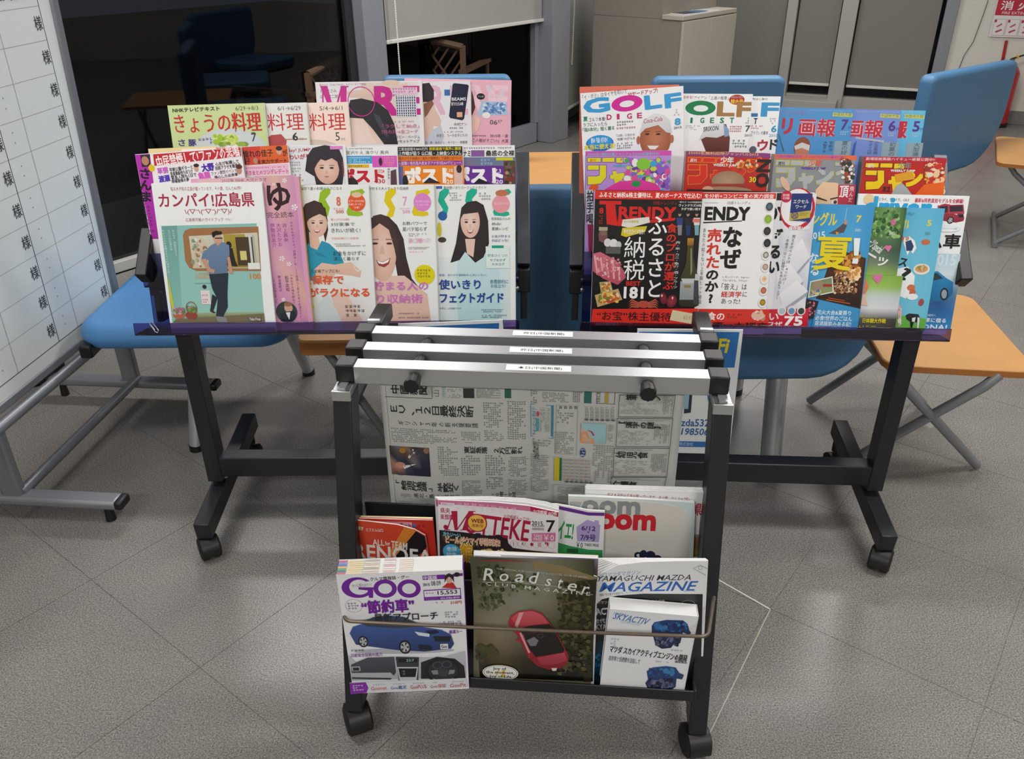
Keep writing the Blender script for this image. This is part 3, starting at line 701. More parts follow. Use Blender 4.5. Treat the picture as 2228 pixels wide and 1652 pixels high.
# ------------------------------------------------------------ lattice armchairs outside the glass
TIM = mat('dark_teak', '4f3726', 0.55, 0, 0.15, 14)
def lattice_chair(label, p, q, z, w_=None):
    p, q = V(*p), V(*q); c = (p + q) / 2; d = (q - p); L = np.linalg.norm(d[:2]); d /= np.linalg.norm(d)
    nb = V(-d[1], d[0], 0); t = thing('garden_chair', label, 'chair', (c[0], c[1], -0.03), 0, 'garden chairs out on the terrace')
    R_ = lambda s_, zz, o=0: V(c[0], c[1], 0) + V(d[0], d[1], 0) * s_ + nb * o + V(0, 0, zz)
    h = L / 2
    n = 10; top = MB()
    MB().tube([R_(-h + L * k / n, z - .03 + .035 * math.sin(math.pi * k / n)) for k in range(n + 1)], .022, 10).build('top_rail', TIM, t)
    MB().bar(R_(-h, .45), R_(h, .45), .03, .035).build('lower_rail', TIM, t)
    for s_ in (-h, h):
        MB().bar(R_(s_, -.03), R_(s_, z - .02), .035, .035).build('rear_leg', TIM, t)
        MB().bar(R_(s_, -.03, .5), R_(s_, .62, .5), .035, .035).build('front_leg', TIM, t)
        MB().bar(R_(s_, .63, -.02), R_(s_, .63, .54), .05, .022).build('armrest', TIM, t)
    for k in range(-6, 7):
        for sg_ in (1, -1):
            x0 = k * L / 8; x1 = x0 + sg_ * (z - .5) * .8
            a0, a1 = x0, x1; z0_, z1_ = .46, z - .03
            if a0 < -h or a0 > h: continue
            if a1 > h: z1_ = z0_ + (z1_ - z0_) * (h - a0) / (a1 - a0); a1 = h
            if a1 < -h: z1_ = z0_ + (z1_ - z0_) * (-h - a0) / (a1 - a0); a1 = -h
            if abs(a1 - a0) > .01: MB().bar(R_(a0, z0_, .004 * sg_), R_(a1, z1_, .004 * sg_), .012, .006, tuple(nb)).build('lattice_slat', TIM, t)
    for k in range(6):
        MB().bar(R_(-h, .42, .05 + k * .085), R_(h, .42, .05 + k * .085), .06, .018).build('seat_slat', TIM, t)
lattice_chair('wooden lattice-back chair outside the window under the roller blind', onz(834, 88, .80), onz(1006, 92, .80), .80)
lattice_chair('wooden lattice-back chair outside the big dark window, left of the grey post', onz(668, 150, .76), onz(800, 120, .76), .76)

# ------------------------------------------------------------ whiteboard on a tube stand
U1, U0 = V(-1.285, 2.49, 0), V(-1.345, 1.86, 0)
bd = (U0 - U1) / np.linalg.norm(U0 - U1); bn = V(-bd[1], bd[0], 0)
if bn[0] < 0: bn = -bn
t = thing('whiteboard', 'white appointment board ruled with grey lines on a grey tube stand', 'whiteboard', tuple((U0 + U1) / 2))
ZB, ZT, LB = 0.30, 1.85, 1.55
E1 = U1 + bd * 0.0
def WB(s_, z, off=0.0): return E1 + bd * s_ + bn * off + V(0, 0, z)
def wbar(s0, z0, s1, z1, r, nm, off=-0.018, m_=GREYT, par=None): return MB().tube([WB(s0, z0, off), WB(s1, z1, off)], r, 16).build(nm, m_, par or t)
SK = lambda z: -.07 * (z - .5)
ZB = .325
MB().add([WB(.01, ZB + .012, .0), WB(LB, ZB + .012, .0), WB(LB, ZT, .0), WB(.01 + SK(ZT), ZT, .0), WB(.01, ZB + .012, -.018), WB(LB, ZB + .012, -.018), WB(LB, ZT, -.018), WB(.01 + SK(ZT), ZT, -.018)], [(0, 1, 2, 3), (7, 6, 5, 4), (0, 4, 5, 1), (1, 5, 6, 2), (2, 6, 7, 3), (3, 7, 4, 0)]).build('panel', BOARD, t)
MB().bar(WB(SK(ZT) - .012, ZT + .01, -.008), WB(.008, ZB - .05, -.008), .034, .032, tuple(bn)).build('frame_post', GREYT, t, bevel=.006)
MB().obox(WB(LB / 2, ZB, -.008), bd, bn, (0, 0, 1), LB / 2, .014, .012).build('frame_bottom', GREYT, t, bevel=.004)
wbar(-.01, ZB - .035, LB, ZB - .035, .016, 'lower_tube', .012)
for s_, nm in ((0.0, 0), (0.655, 1)):
    p = WB(s_, 0, -.02)
    MB().obox(p + V(0, 0, .185), bd, bn, (0, 0, 1), .014, .028, .115).build('upright', GREYT, t, bevel=.006)
    f = MB().obox(p + bn * (.0) + V(0, 0, .062), bn, bd, (0, 0, 1), .30 if nm else .29, .027, .013).build('foot', GREYT, t, bevel=.009, seg=3)
    for sg_ in (-1, 1):
        MB().obox(p + bn * sg_ * (.305 if nm else .295) + V(0, 0, .062), bn, bd, (0, 0, 1), .012, .026, .0135).build('end_cap', BLACKP, f, bevel=.008, seg=3)
        MB().tube([p + bn * sg_ * .26 + V(0, 0, .05), p + bn * sg_ * .26], [.010, .014], 14).build('glide', BLACKP, f)
MB().tube([WB(0, .075, -.0), WB(.655, .075, .0)], .0155, 16).build('cross_tube', GREYT, t)
# ruled lines and the polite suffix printed at the end of every row
A = Art(WB(0, 0, .0), bd, V(0, 0, 1), np.cross(bd, V(0, 0, 1)), step=2e-5)
flipn = A.n @ bn < 0
if flipn:   # reading direction runs towards the rear post
    A = Art(WB(LB, 0, .0), -bd, V(0, 0, 1), bn, step=2e-5)
def ln(x0, z0, x1, z1, c, w_=.0012):
    if abs(x1 - x0) < 1e-6: A.add([(x0 - w_, z0), (x0 + w_, z0), (x0 + w_, z1), (x0 - w_, z1)], [(0, 1, 2, 3)], hx(c))
    else: A.add([(x0, z0 - w_), (x1, z0 - w_), (x1, z0 + w_), (x0, z0 + w_)], [(0, 1, 2, 3)], hx(c))
_pn = A.n
def WL(px, py): return A.L(px, py)
sgn = -1 if flipn else 1
def BX(s_): return (LB - s_) if flipn else s_
def vl(s_, z0, z1, c, w_=.0009):
    k = .03; a0, a1 = BX(s_ - k * (z0 - .4)), BX(s_ - k * (z1 - .4))
    A.add([(a0 - w_, z0), (a0 + w_, z0), (a1 + w_, z1), (a1 - w_, z1)], [(0, 1, 2, 3)], hx(c))
PZ = 0.0868; Z0 = 0.376; NR = 14
for k in range(1, NR):
    ln(BX(1.5), Z0 + PZ * k, BX(.034 - .03 * (Z0 + PZ * k - .4)), Z0 + PZ * k, 'a9adac', .0007)
ln(BX(1.5), Z0, BX(.034), Z0, '2e3032', .0011)
for s_, c in ((.034, '3a3c3e'), (.226, '8f9494'), (.326, '3a3c3e'), (.52, '8f9494'), (.62, '3a3c3e'), (.82, '8f9494'), (.92, '3a3c3e')): vl(s_, Z0, 1.8, c, .0011 if c[0] == '3' else .0007)
for col_ in (0.056, 0.348, 0.642):
    for k in range(10):
        zc = Z0 + PZ * (k + .52); co, fs = glyphs('様', .003); sc_ = .037; xc = BX(col_ - .03 * (zc - .4))
        A.add([tuple(q_) for q_ in (co - .5) * V(sc_ * .92, sc_) + V(xc, zc)], fs, hx('3b4043'))
        for dz in (-.012, .014):
            xd = BX(col_ + .225 - .03 * (zc - .4)); A.add([(xd - .0016, zc + dz), (xd + .0016, zc + dz), (xd + .0016, zc + dz + .0035), (xd - .0016, zc + dz + .0035)], [(0, 1, 2, 3)], hx('8a8e8e'))
for col_ in (.11, .40, .70):
    co, fs = glyphs('お名前', .008); zc = Z0 + PZ * 10.5; xc = BX(col_); A.add([tuple(q_) for q_ in (co - .5) * V(.125, .045) + V(xc, zc)], fs, hx('4a4f52'))
ob = A.build(t, 'ruled_print', 0.35)
ob.data.transform(t.matrix_basis.inverted() @ Matrix([[A.u[i], A.v[i], A.n[i], A.o[i]] for i in range(3)] + [[0, 0, 0, 1]]))

# a black case on the floor behind the whiteboard
ca, cb_ = onz(151, 824, 0), onz(60, 848, 0); cu = (cb_ - ca) / np.linalg.norm(cb_ - ca); cn = V(cu[1], -cu[0], 0)
if cn[1] < 0: cn = -cn
cc = ca + cu * .17 + cn * .09
t = thing('storage_case', 'black case standing on the floor behind the lower edge of the whiteboard', 'case', tuple(cc))
MB().obox(cc + V(0, 0, .13), cu, cn, (0, 0, 1), .17, .09, .13).build('body', DARKBL, t, bevel=.008)
MB().obox(cc + V(0, 0, .268), cu, cn, (0, 0, 1), .172, .092, .008).build('lid', BLACKP, t, bevel=.004)
MB().tube([cc + cu * -.05 + V(0, 0, .275), cc + cu * -.04 + V(0, 0, .295), cc + cu * .04 + V(0, 0, .295), cc + cu * .05 + V(0, 0, .275)], .006, 8).build('handle', BLACKP, t)
# ------------------------------------------------------------ magazine racks with smoky acrylic trays
LEAN = math.radians(12)
class Frame:
    def __init__(s, o, yaw): s.o = np.array(o, float); s.x, s.y = rot2(yaw)
    def P(s, x, y, z): return V(s.o[0], s.o[1], 0) + s.x * x + s.y * y + V(0, 0, z)
ROWS = [(0.012, 0.592), (0.112, 0.672), (0.206, 0.742)]     # foot of each tier: y behind the lip, z
def row_plane(fr_, k, off=0.0):
    """tier k: a point on the tier's front plane and its normal towards the reader"""
    y, z = ROWS[k]; n = -fr_.y * math.cos(LEAN) + V(0, 0, math.sin(LEAN))
    return fr_.P(0, y, z) + n * (-off), n
def caster(b, parent, x, y, yaw, sw=0.0, r=0.031):
    """twin wheel caster, wheel centre under (x, y), hood over the top"""
    ax = V(math.cos(yaw + sw), math.sin(yaw + sw), 0); fw = V(-ax[1], ax[0], 0)
    c = V(x, y, r); p = c - fw * 0.012
    ct = MB().tube([c + V(0, 0, r + .006) + fw * .012, c + V(0, 0, b - r) + fw * .012], .009, 12).build('caster', BLACKP, parent)
    for sg_ in (-1, 1):
        MB().tube([c + ax * sg_ * .004, c + ax * sg_ * .0075, c + ax * sg_ * .022, c + ax * sg_ * .0255], [r - .004, r, r, r - .006], 28).build('wheel', DARKBL, ct)
    hood = MB(); n = 14; rr = r + .0035; vs = []
    for s_ in (-.021, .021):
        for q in (rr, rr - .0025):
            for k in range(n + 1):
                a_ = math.radians(20 + 175 * k / n); vs.append(c + ax * s_ + fw * q * math.cos(a_) + V(0, 0, q * math.sin(a_)))
    m_ = n + 1; fs = []
    for k in range(n):
        fs += [(k, k + 1, 2 * m_ + k + 1, 2 * m_ + k), (m_ + k, 3 * m_ + k, 3 * m_ + k + 1, m_ + k + 1), (k, m_ + k, m_ + k + 1, k + 1), (2 * m_ + k, 2 * m_ + k + 1, 3 * m_ + k + 1, 3 * m_ + k)]
    fs += [(0, 2 * m_, 3 * m_, m_), (n, m_ + n, 3 * m_ + n, 2 * m_ + n)]
    hood.add(vs, fs).build('hood', BLACKP, ct)
    return ct
def mag_rack(label, fr_, W, yaw, x0=0.0):
    t = thing('magazine_rack', label, 'magazine rack', tuple(fr_.P(W / 2, .1, 0)), yaw, 'three-tier magazine racks on casters')
    P = fr_.P; n = -fr_.y * math.cos(LEAN) + V(0, 0, math.sin(LEAN)); upv = fr_.y * math.sin(LEAN) + V(0, 0, math.cos(LEAN))
    for x in (.068, W - .068):
        MB().add([P(x + a, y, z) for z, y0, y1 in ((.15, .035, .085), (.60, .035, .085)) for a, y in ((-.019, y0), (.019, y0), (.019, y1), (-.019, y1))],
                 [(3, 2, 1, 0), (4, 5, 6, 7), (0, 1, 5, 4), (1, 2, 6, 5), (2, 3, 7, 6), (3, 0, 4, 7)]).build('post', BLACK, t, .002)
        a, b_ = P(x, -.10, .092), P(x, .36, .142)
        ft = MB().bar(a, b_, .040, .050).build('foot', BLACK, t, .003)
        for q, sw in ((.022, .55 if x < .3 else -.5), (.44, .2)):
            p = a + (b_ - a) * q / .46; caster(p[2] - .026, t, p[0], p[1] - .005, yaw, sw)
        # leaning side member carrying the trays
        sx = -.012 if x < .3 else W + .012
        rn = -fr_.y * .81 + V(0, 0, .58)
        MB().bar(P(sx, .152, .700), P(sx, .318, .928), .032, .036, tuple(rn)).build('side_rail', mat('satin_grey_steel', '5f6268', .28, .5, .05, 40), t, .002)
        ax_ = sx if x < .3 else sx + .018
        if (x < .3) == (x0 < 0): MB().bar(P(ax_, .076, .704), P(ax_, .165, .790), .028, .042, tuple(rn)).build('tilt_arm', BLACKP, t, .003)
        MB().bar(P(sx, .142, .640), P(sx, .150, .697), .030, .05, tuple(n)).build('hinge_block', BLACKP, t, .003)
        MB().bar(P(sx, .125, .575), P(sx, .14, .65), .016, .035, tuple(n)).build('side_plate', BLACK, t, .002)
        for z in (.655, .68): MB().tube([P(sx + (-.014 if sx > .3 else .014), .12, z), P(sx + (-.022 if sx > .3 else .022), .117, z)], .006, 12).build('screw', ALUD, t)
    MB().obox(P(W / 2, .06, .192), fr_.x, fr_.y, (0, 0, 1), W / 2 - .075, .022, .029).build('cross_beam', BLACK, t, .003)
    MB().obox(P(W / 2, .06, .592), fr_.x, fr_.y, (0, 0, 1), W / 2 - .06, .02, .008).build('tray_support', BLACK, t, .002)
    for k, (y, z) in enumerate(ROWS):
        # shelf, lip and leaning back panel of clear smoky acrylic
        o = P(x0 / 2, y, z); dep = .045 if k else .060
        back = o - n * dep
        MB().obox(o - n * dep / 2 + fr_.x * W / 2 - upv * .0015, fr_.x, n, upv, W / 2 - x0 / 2, dep / 2 + .006, .0015).build('shelf', ACRYLB, t)
        MB().obox(o + n * .0075 + upv * .013 + fr_.x * W / 2, fr_.x, n, upv, W / 2 - x0 / 2, .0015, .0145 if k == 0 else .012).build('lip', ACRYL, t, .001)
        MB().obox(back + upv * (.09) + fr_.x * W / 2, fr_.x, n, upv, W / 2 - .004, .0015, .09).build('back_panel', ACRYLB, t)
    return t
la, lb = onz(315, 712, .615), onz(1130, 705, .615)
ra, rb = onz(1262, 722, .60), onz(2070, 738, .60)
yl, yr = math.atan2(lb[1] - la[1], lb[0] - la[0]), math.atan2(rb[1] - ra[1], rb[0] - ra[0])
WL_, WR_ = np.linalg.norm((lb - la)[:2]), np.linalg.norm((rb - ra)[:2])
FL, FR = Frame(la, yl), Frame(ra, yr)
mag_rack('left black magazine rack with smoky purple trays, beside the whiteboard', FL, WL_, yl, -.03)
mag_rack('right black magazine rack with smoky purple trays, beside the low orange table', FR, WR_, yr)
# paper clip left on the lip of the left rack
Pn, nn = row_plane(FL, 0, -.011); cp = []
for (px, py) in [(326, 706), (338, 722), (343, 724), (345, 719), (332, 702), (327, 700), (326, 704), (337, 718)]:
    cp.append(on(px, py, Pn, nn))
tag(MB().tube(cp, .0009, 6).build('paper_clip', ALU), 'thin paper clip on the corner of the left rack lip', 'paper clip')

# ------------------------------------------------------------ newspaper rack
NY = math.radians(-5.2); NF = Frame((0.029, 1.248, 0), NY)
P = NF.P
t = thing('newspaper_rack', 'black newspaper rack on casters in front, with two magazine pockets and a bronze wire', 'newspaper rack', tuple(P(0, 0, 0)), NY)
for sx in (-1, 1):
    x = sx * .334
    MB().add([P(x + a, y + d_, z) for z, y in ((.065, -.167), (.69, -.003)) for a, d_ in ((-.017, 0), (.017, 0), (.017, .055), (-.017, .055))],
             [(3, 2, 1, 0), (4, 5, 6, 7), (0, 1, 5, 4), (1, 2, 6, 5), (2, 3, 7, 6), (3, 0, 4, 7)]).build('post', BLACK, t, .0025)
    MB().obox(P(x, .10, .082), NF.x, NF.y, (0, 0, 1), .015, .24, .018).build('foot', BLACK, t, .003)
    rl = MB().obox(P(x, .145, .694), NF.x, NF.y, (0, 0, 1), .0165, .15, .008).build('top_rail', ALUD, t, .0015)
    MB().obox(P(x, .145, .7035), NF.x, NF.y, (0, 0, 1), .007, .145, .0015).build('rail_channel', mat('rail_channel_grey', 'b5b8b9', .3, .7), rl)
    MB().obox(P(x, -.004, .692), NF.x, NF.y, (0, 0, 1), .017, .003, .010).build('rail_end', ALU, rl, .001)
    MB().obox(P(x, .305, .70), NF.x, NF.y, (0, 0, 1), .0165, .05, .016).build('rear_cap', BLACK, t, .003)
    MB().obox(P(x, .255, .720), NF.x, NF.y, (0, 0, 1), .013, .005, .003).build('rail_stop', ALU, t, .001)
    for y, sw in ((-.150, .5 if sx < 0 else .25), (.31, .4)):
        c = P(x, y, 0); caster(.066, t, c[0], c[1], NY, sw, .031)
def nslab(x0, x1, y, z0, z1, th, nm, m_, par=None, bev=.002):
    return MB().obox(P((x0 + x1) / 2, y, (z0 + z1) / 2), NF.x, NF.y, (0, 0, 1), (x1 - x0) / 2, th / 2, (z1 - z0) / 2).build(nm, m_, par or t, bev)
nslab(-.318, .318, -.160, .150, .177, .004, 'lower_ledge', BLACK)
nslab(-.318, .318, -.112, .150, .156, .092, 'lower_shelf', BLACK)
nslab(-.318, .318, -.068, .15, .335, .004, 'lower_back_panel', BLACK)
for sx in (-1, 1): nslab(sx * .320 - .003, sx * .320 + .003, -.13, .150, .177, .06, 'ledge_bracket', BLACK)
nslab(-.318, .318, -.058, .30, .325, .004, 'upper_ledge', BLACK)
nslab(-.318, .318, -.028, .296, .302, .066, 'upper_shelf', BLACK)
nslab(-.318, .318, .006, .29, .452, .004, 'upper_back_panel', BLACK)
nslab(-.318, .318, .10, .07, .10, .025, 'cross_bar', BLACK)
yw = -.208
def onN(px, py, y): return on(px, py, P(0, y, 0), NF.y)
wl, wr = onN(750, 1352, yw), onN(1541, 1386, yw)
al, ar = P(-.340, -.118, wl[2] + .0), P(.340, -.112, wr[2] + .0)
def bend(a, c, b, r=.014, n=5):
    d1 = (a - c) / np.linalg.norm(a - c); d2 = (b - c) / np.linalg.norm(b - c); out = []
    p0, p2 = c + d1 * r, c + d2 * r
    for k in range(n + 1):
        s_ = k / n; out.append(p0 * (1 - s_) ** 2 + c * 2 * s_ * (1 - s_) + p2 * s_ ** 2)
    return out
MB().tube([al] + bend(al, wl, wr) + [wl + (wr - wl) * k / 6 + V(0, 0, -.002 * math.sin(k / 6 * math.pi)) for k in range(1, 6)] + bend(wl, wr, ar) + [ar], .0032, 12).build('retaining_wire', WIRE, t)

def stick(k, label, txt):
    y0, y1 = [(.024, .057), (.094, .127), (.165, .199)][k]
    ym = (y0 + y1) / 2; z0, z1 = .7055, .7365
    t = thing('newspaper_stick', label, 'newspaper holder', tuple(P(0, ym, z0)), NY, 'clamping newspaper sticks')
    nslab(-.318 + .002, .314, ym, z0 - .004, z1, y1 - y0, 'bar', ALU, t, .0012)
    for sx in (-1, 1):
        xc = sx * .330 - .002
        MB().obox(P(xc, ym + .002, (z0 + z1) / 2 + .001), NF.x, NF.y, (0, 0, 1), .0175, (y1 - y0) / 2 + .003, (z1 - z0) / 2 + .002).build('end_cap', BLACKP, t, .003)
        xk = sx * .205
        kn = MB(); n = 20; c0, c1 = P(xk, y0 - .002, .719), P(xk, y0 - .034, .719); vs = []
        for c, rr in ((c0, .0115), (c1 + NF.y * .006, .0150), (c1, .0140)):
            for q in range(n):
                r_ = rr * (1 if q % 2 else .9); a_ = 2 * math.pi * q / n; vs.append(c + NF.x * r_ * math.cos(a_) + V(0, 0, r_ * math.sin(a_)))
        fs = [(j * n + q, j * n + (q + 1) % n, (j + 1) * n + (q + 1) % n, (j + 1) * n + q) for j in range(2) for q in range(n)] + [tuple(range(n))[::-1], tuple(range(2 * n, 3 * n))]
        kn.add(vs, fs).build('clamp_knob', BLACKP, t, smooth=25)
    # paper name strip stuck on top
    o = P(-.318, y0, z1 + .0002); A = Art(o, NF.x, NF.y, V(0, 0, 1), step=8e-5)
    def q(x0, x1, a, b, c): A.add([(x0, a), (x1, a), (x1, b), (x0, b)], [(0, 1, 2, 3)], hx(c))
    d = y1 - y0; q(.275, .390, d * .18, d * .82, 'f2f4f4'); co, fs = glyphs(txt, .012)
    A.add([tuple(v_) for v_ in co * V(.078, d * .36) + V(.296, d * .30)], fs, hx('4a4d50'))
    M0 = t.matrix_basis.inverted(); Mw = Matrix([[A.u[i], A.v[i], A.n[i], o[i]] for i in range(3)] + [[0, 0, 0, 1]])
    ob = A.build(t, 'name_strip', .4); ob.data.transform(M0 @ Mw)
stick(0, 'front aluminium newspaper stick, the one holding the newspaper', '本日(中国新聞)')
stick(1, 'middle aluminium newspaper stick of the three', '昨日(中国新聞)')
stick(2, 'rear aluminium newspaper stick of the three', '昨日(中国新聞)')
_to.location = (0, 0, 50)

# the newspaper: a folded sheet hanging sideways, slightly creased down the middle
no, nn_ = P(-.274, .036, .33), -NF.y
NW, NH = .546, .378
def nwarp(x, y):
    f_ = x / NW; e = 0.006 * math.sin(f_ * 9.4) * (1 - y / NH) ** .6
    c = .010 * math.exp(-((x - .272) / .012) ** 2) * (1 - y / NH) ** .4
    s_ = .004 * math.exp(-(((x - .24) + (y - .2) * .8) / .03) ** 2) * (1 - y / NH)
    return e + c * -1 + s_
M = Matrix([[NF.x[i], (0, 0, 1)[i], nn_[i], no[i]] for i in range(3)] + [[0, 0, 0, 1]])
t = thing('newspaper', 'folded newspaper hanging sideways from the front aluminium stick', 'newspaper', mw=M)
b = MB(); N_, M_ = 60, 20
for l, off in ((0, -.0022), (1, 0)):
    for j in range(M_ + 1):
        for i in range(N_ + 1):
            x, y = NW * i / N_, NH * j / M_; b.v.append((x, y, off + nwarp(x, y)))
K = (N_ + 1) * (M_ + 1); g = lambda i, j, l: l * K + j * (N_ + 1) + i
for j in range(M_):
    for i in range(N_): b.f += [(g(i, j, 1), g(i + 1, j, 1), g(i + 1, j + 1, 1), g(i, j + 1, 1)), (g(i, j, 0), g(i, j + 1, 0), g(i + 1, j + 1, 0), g(i + 1, j, 0))]
for i in range(N_): b.f += [(g(i, 0, 0), g(i + 1, 0, 0), g(i + 1, 0, 1), g(i, 0, 1)), (g(i + 1, M_, 0), g(i, M_, 0), g(i, M_, 1), g(i + 1, M_, 1))]
for j in range(M_): b.f += [(g(0, j + 1, 0), g(0, j, 0), g(0, j, 1), g(0, j + 1, 1)), (g(N_, j, 0), g(N_, j + 1, 0), g(N_, j + 1, 1), g(N_, j, 1))]
me = bpy.data.meshes.new('sheets'); me.from_pydata(b.v, [], b.f); me.update(); me.materials.append(mat('newsprint', 'bbbdb9', .85, 0, .03, 50))
me.polygons.foreach_set('use_smooth', [True] * len(me.polygons))
ob = bpy.data.objects.new('sheets', me); COL.objects.link(ob); ob.parent = t
A = Art(no, NF.x, V(0, 0, 1), nn_, step=1.5e-5, warp=nwarp); A.z = 4e-4
def frm(x0, y0, x1, y1, c='55585a', w_=1.0):
    A.r(x0, y0, x1, y0 + w_, c); A.r(x0, y1 - w_, x1, y1, c); A.r(x0, y0, x0 + w_, y1, c); A.r(x1 - w_, y0, x1, y1, c)
INKC = '2b2d30'; G = '6c6f70'
A.p([(838, 838), (839, 838), (864, 1118), (863, 1118)], '8a8d8e')
A.t('中國新聞', 850, 836, 930, 858, INKC, .03, 90, vert=True); A.r(838, 864, 940, 865.2, INKC); A.r(940, 842, 941, 865, INKC)
A.t('山', 944, 848, 956, 862, G, 0, 90); A.t('7月9日', 962, 842, 970, 864, '5f8f9c', 0, 90)
A.n_(974, 846, 1006, 866, 4, G, .6, 3)
A.r(1008, 845, 1032, 866, '2f3233'); A.t('ヤ', 1012, 847, 1028, 863, 'd8dad8', .02, 45)
A.n_(1036, 846, 1092, 867, 5, '3c3f41', .95, 5); A.r(1098, 846, 1112, 867, '2c5f50')
A.t('ＥＵ、１２日最終決断', 850, 879, 1030, 905, INKC, .02, 90, vert=True)
A.t('ギリシャ３年の新支援要請', 866, 917, 1040, 927, INKC, .006, 90, vert=True)
A.n_(852, 932, 996, 964, 5, G, .85, 11, vert=False); A.n_(1052, 876, 1100, 932, 8, G, .85, 12); A.n_(1104, 874, 1150, 960, 12, G, .85, 13, slope=-.06)
A.n_(1004, 938, 1050, 958, 3, G, .85, 14); A.n_(1054, 936, 1100, 960, 4, G, .85, 15)
# the picture lies on its side
A.grid(850, 971, 936, 1033, ['4a4238 6a6a72 8a7050 2c2a34 403c44 6a5a48', '26263a 504a48 5c3c30 6a5860 3a3a48 2a2a3a', '9a7a6c 30344a 26283c 707078 26283a 20223a', 'a06a58 b08070 40445c 22243a 1e2036 1c1e32', '6a5a50 2c2e44 1e2036 1c1e34 1a1c30 1a1c30'])
A.e(876, 979, 7, 6, 'a8762e'); A.e(928, 979, 6, 6, '8a6a4a'); A.e(872, 1011, 11, 7, 'c48d78'); A.p([(878, 1012), (907, 1007), (880, 1019)], 'e4e2e4'); A.bl(888, 974, 912, 996, ['d8d0cc', '3a3034', '5a4a44'], 26, 1, 2.5, 8)
A.n_(938, 972, 950, 1033, 3, G, .8, 21, vert=False); A.n_(954, 970, 1000, 1034, 9, G, .85, 22); A.n_(1004, 990, 1052, 1034, 6, G, .85, 23)
A.p([(1012, 961), (1150, 973), (1150, 974), (1012, 962)], '777a7b')
A.t('東証急落 ２万円割れ', 1010, 972, 1136, 988, INKC, .02, 90, vert=True); A.t('上海株安が波及', 1141, 979, 1190, 990, INKC, .0, 93, vert=True)
A.n_(1056, 990, 1102, 1036, 6, G, .85, 24); A.n_(1106, 996, 1150, 1040, 7, G, .85, 25, slope=-.08)
A.r(866, 1036, 1092, 1037.6, '6d7072')
A.t('「給油所過疎」 半数近く', 862, 1045, 998, 1067, INKC, .02, 90, vert=True); A.t('県北・島しょ部深刻', 902, 1072, 1001, 1082, INKC, 0, 90, vert=True); A.n_(873, 1072, 898, 1082, 2, G, .9, 31)
A.n_(1006, 1044, 1052, 1084, 8, '4b4e50', .95, 32); A.n_(1058, 1042, 1100, 1066, 3, G, .85, 33); A.n_(1106, 1046, 1150, 1080, 6, G, .85, 34, slope=-.08)
A.t('10増10減', 1070, 1071, 1122, 1084, INKC, 0, 90, vert=True); A.n_(862, 1088, 904, 1116, 6, G, .85, 35); A.n_(912, 1090, 940, 1106, 3, G, .6, 36)
# right-hand half
A.n_(1154, 850, 1172, 880, 4, G, .85, 41); A.n_(1180, 854, 1240, 876, 4, G, .85, 42); A.n_(1246, 852, 1268, 876, 4, '3d4042', .95, 43)
A.r(1271, 850, 1287, 877, '2e6a66'); A.r(1316, 852, 1324, 876, 'b09c48'); frm(1298, 850, 1338, 878); A.t('SELE', 1300, 852, 1306, 875, G, 0, 90)
frm(1154, 882, 1204, 955, '4a8fb0', 1.2); A.r(1199, 883, 1204, 951, '3f7fa2'); A.t('ちゅーピーと学ぼう!', 1157, 888, 1166, 950, '2f86a6', .012, 90); A.e(1170, 902, 3, 6, 'c04a62'); A.n_(1174, 888, 1196, 944, 6, G, .7, 45, vert=True)
A.r(1166, 912, 1172, 940, '4aa0ae')
frm(1209, 882, 1256, 990, 'a0a3a3', .8); A.n_(1212, 892, 1252, 922, 4, G, .5, 46); A.n_(1206, 940, 1252, 988, 8, G, .85, 47)
for k in range(4): frm(1217 + k * 11, 884, 1222 + k * 11, 889, '33363a', 1)
for k in range(6):
    for j in range(3): frm(1274 + k * 11, 889 + j * 7, 1280 + k * 11, 895 + j * 7, '7f8285', .8)
    A.e(1276 + k * 11.5, 912, 4.5, 2.2, '5c5f61'); A.n_(1272 + k * 11.5, 883, 1280 + k * 11.5, 888, 2, G, 1, 50 + k)
A.grid(1264, 920, 1318, 962, ['a3c6cc 9cc4cc 9ac2ca 9cc0c8', 'd8a888 a0c0c6 98c0c8 9cc2c6', 'dc9c74 c8a488 98bcc4 8ab4b4']); A.p([(1264, 938), (1278, 936), (1282, 950), (1292, 952), (1293, 962), (1264, 962)], 'dc9468'); A.p([(1276, 933), (1288, 936), (1294, 945), (1290, 946), (1286, 939)], 'b23a52')
A.n_(1322, 922, 1334, 960, 2, G, .7, 61, vert=True)
A.e(1268, 983, 6, 10, '2f3a7c'); A.t('きょう', 1264, 975, 1272, 991, 'dfe2ea', .01, 90); A.n_(1288, 966, 1334, 1050, 5, G, .85, 62, vert=True)
A.r(1206, 996, 1217, 1046, 'c8b820'); A.r(1217, 996, 1222, 1046, '1f6a44')
for k in range(6):
    for j in range(7): A.r(1227 + k * 10, 998 + j * 7, 1233 + k * 10, 1002 + j * 7, ['b0968c', 'a89a9a', 'b4a08c', '9ea0a6'][(k * 3 + j * 5) % 4])
    A.e(1233 + k * 10.5, 1047, 4, 2.2, '5c5f61')
A.n_(1154, 990, 1196, 1072, 13, G, .85, 63, slope=.1); A.n_(1158, 956, 1202, 972, 2, G, .8, 64); frm(1202, 1054, 1268, 1110, '909394', .8); A.n_(1214, 1058, 1270, 1088, 6, G, .85, 65)
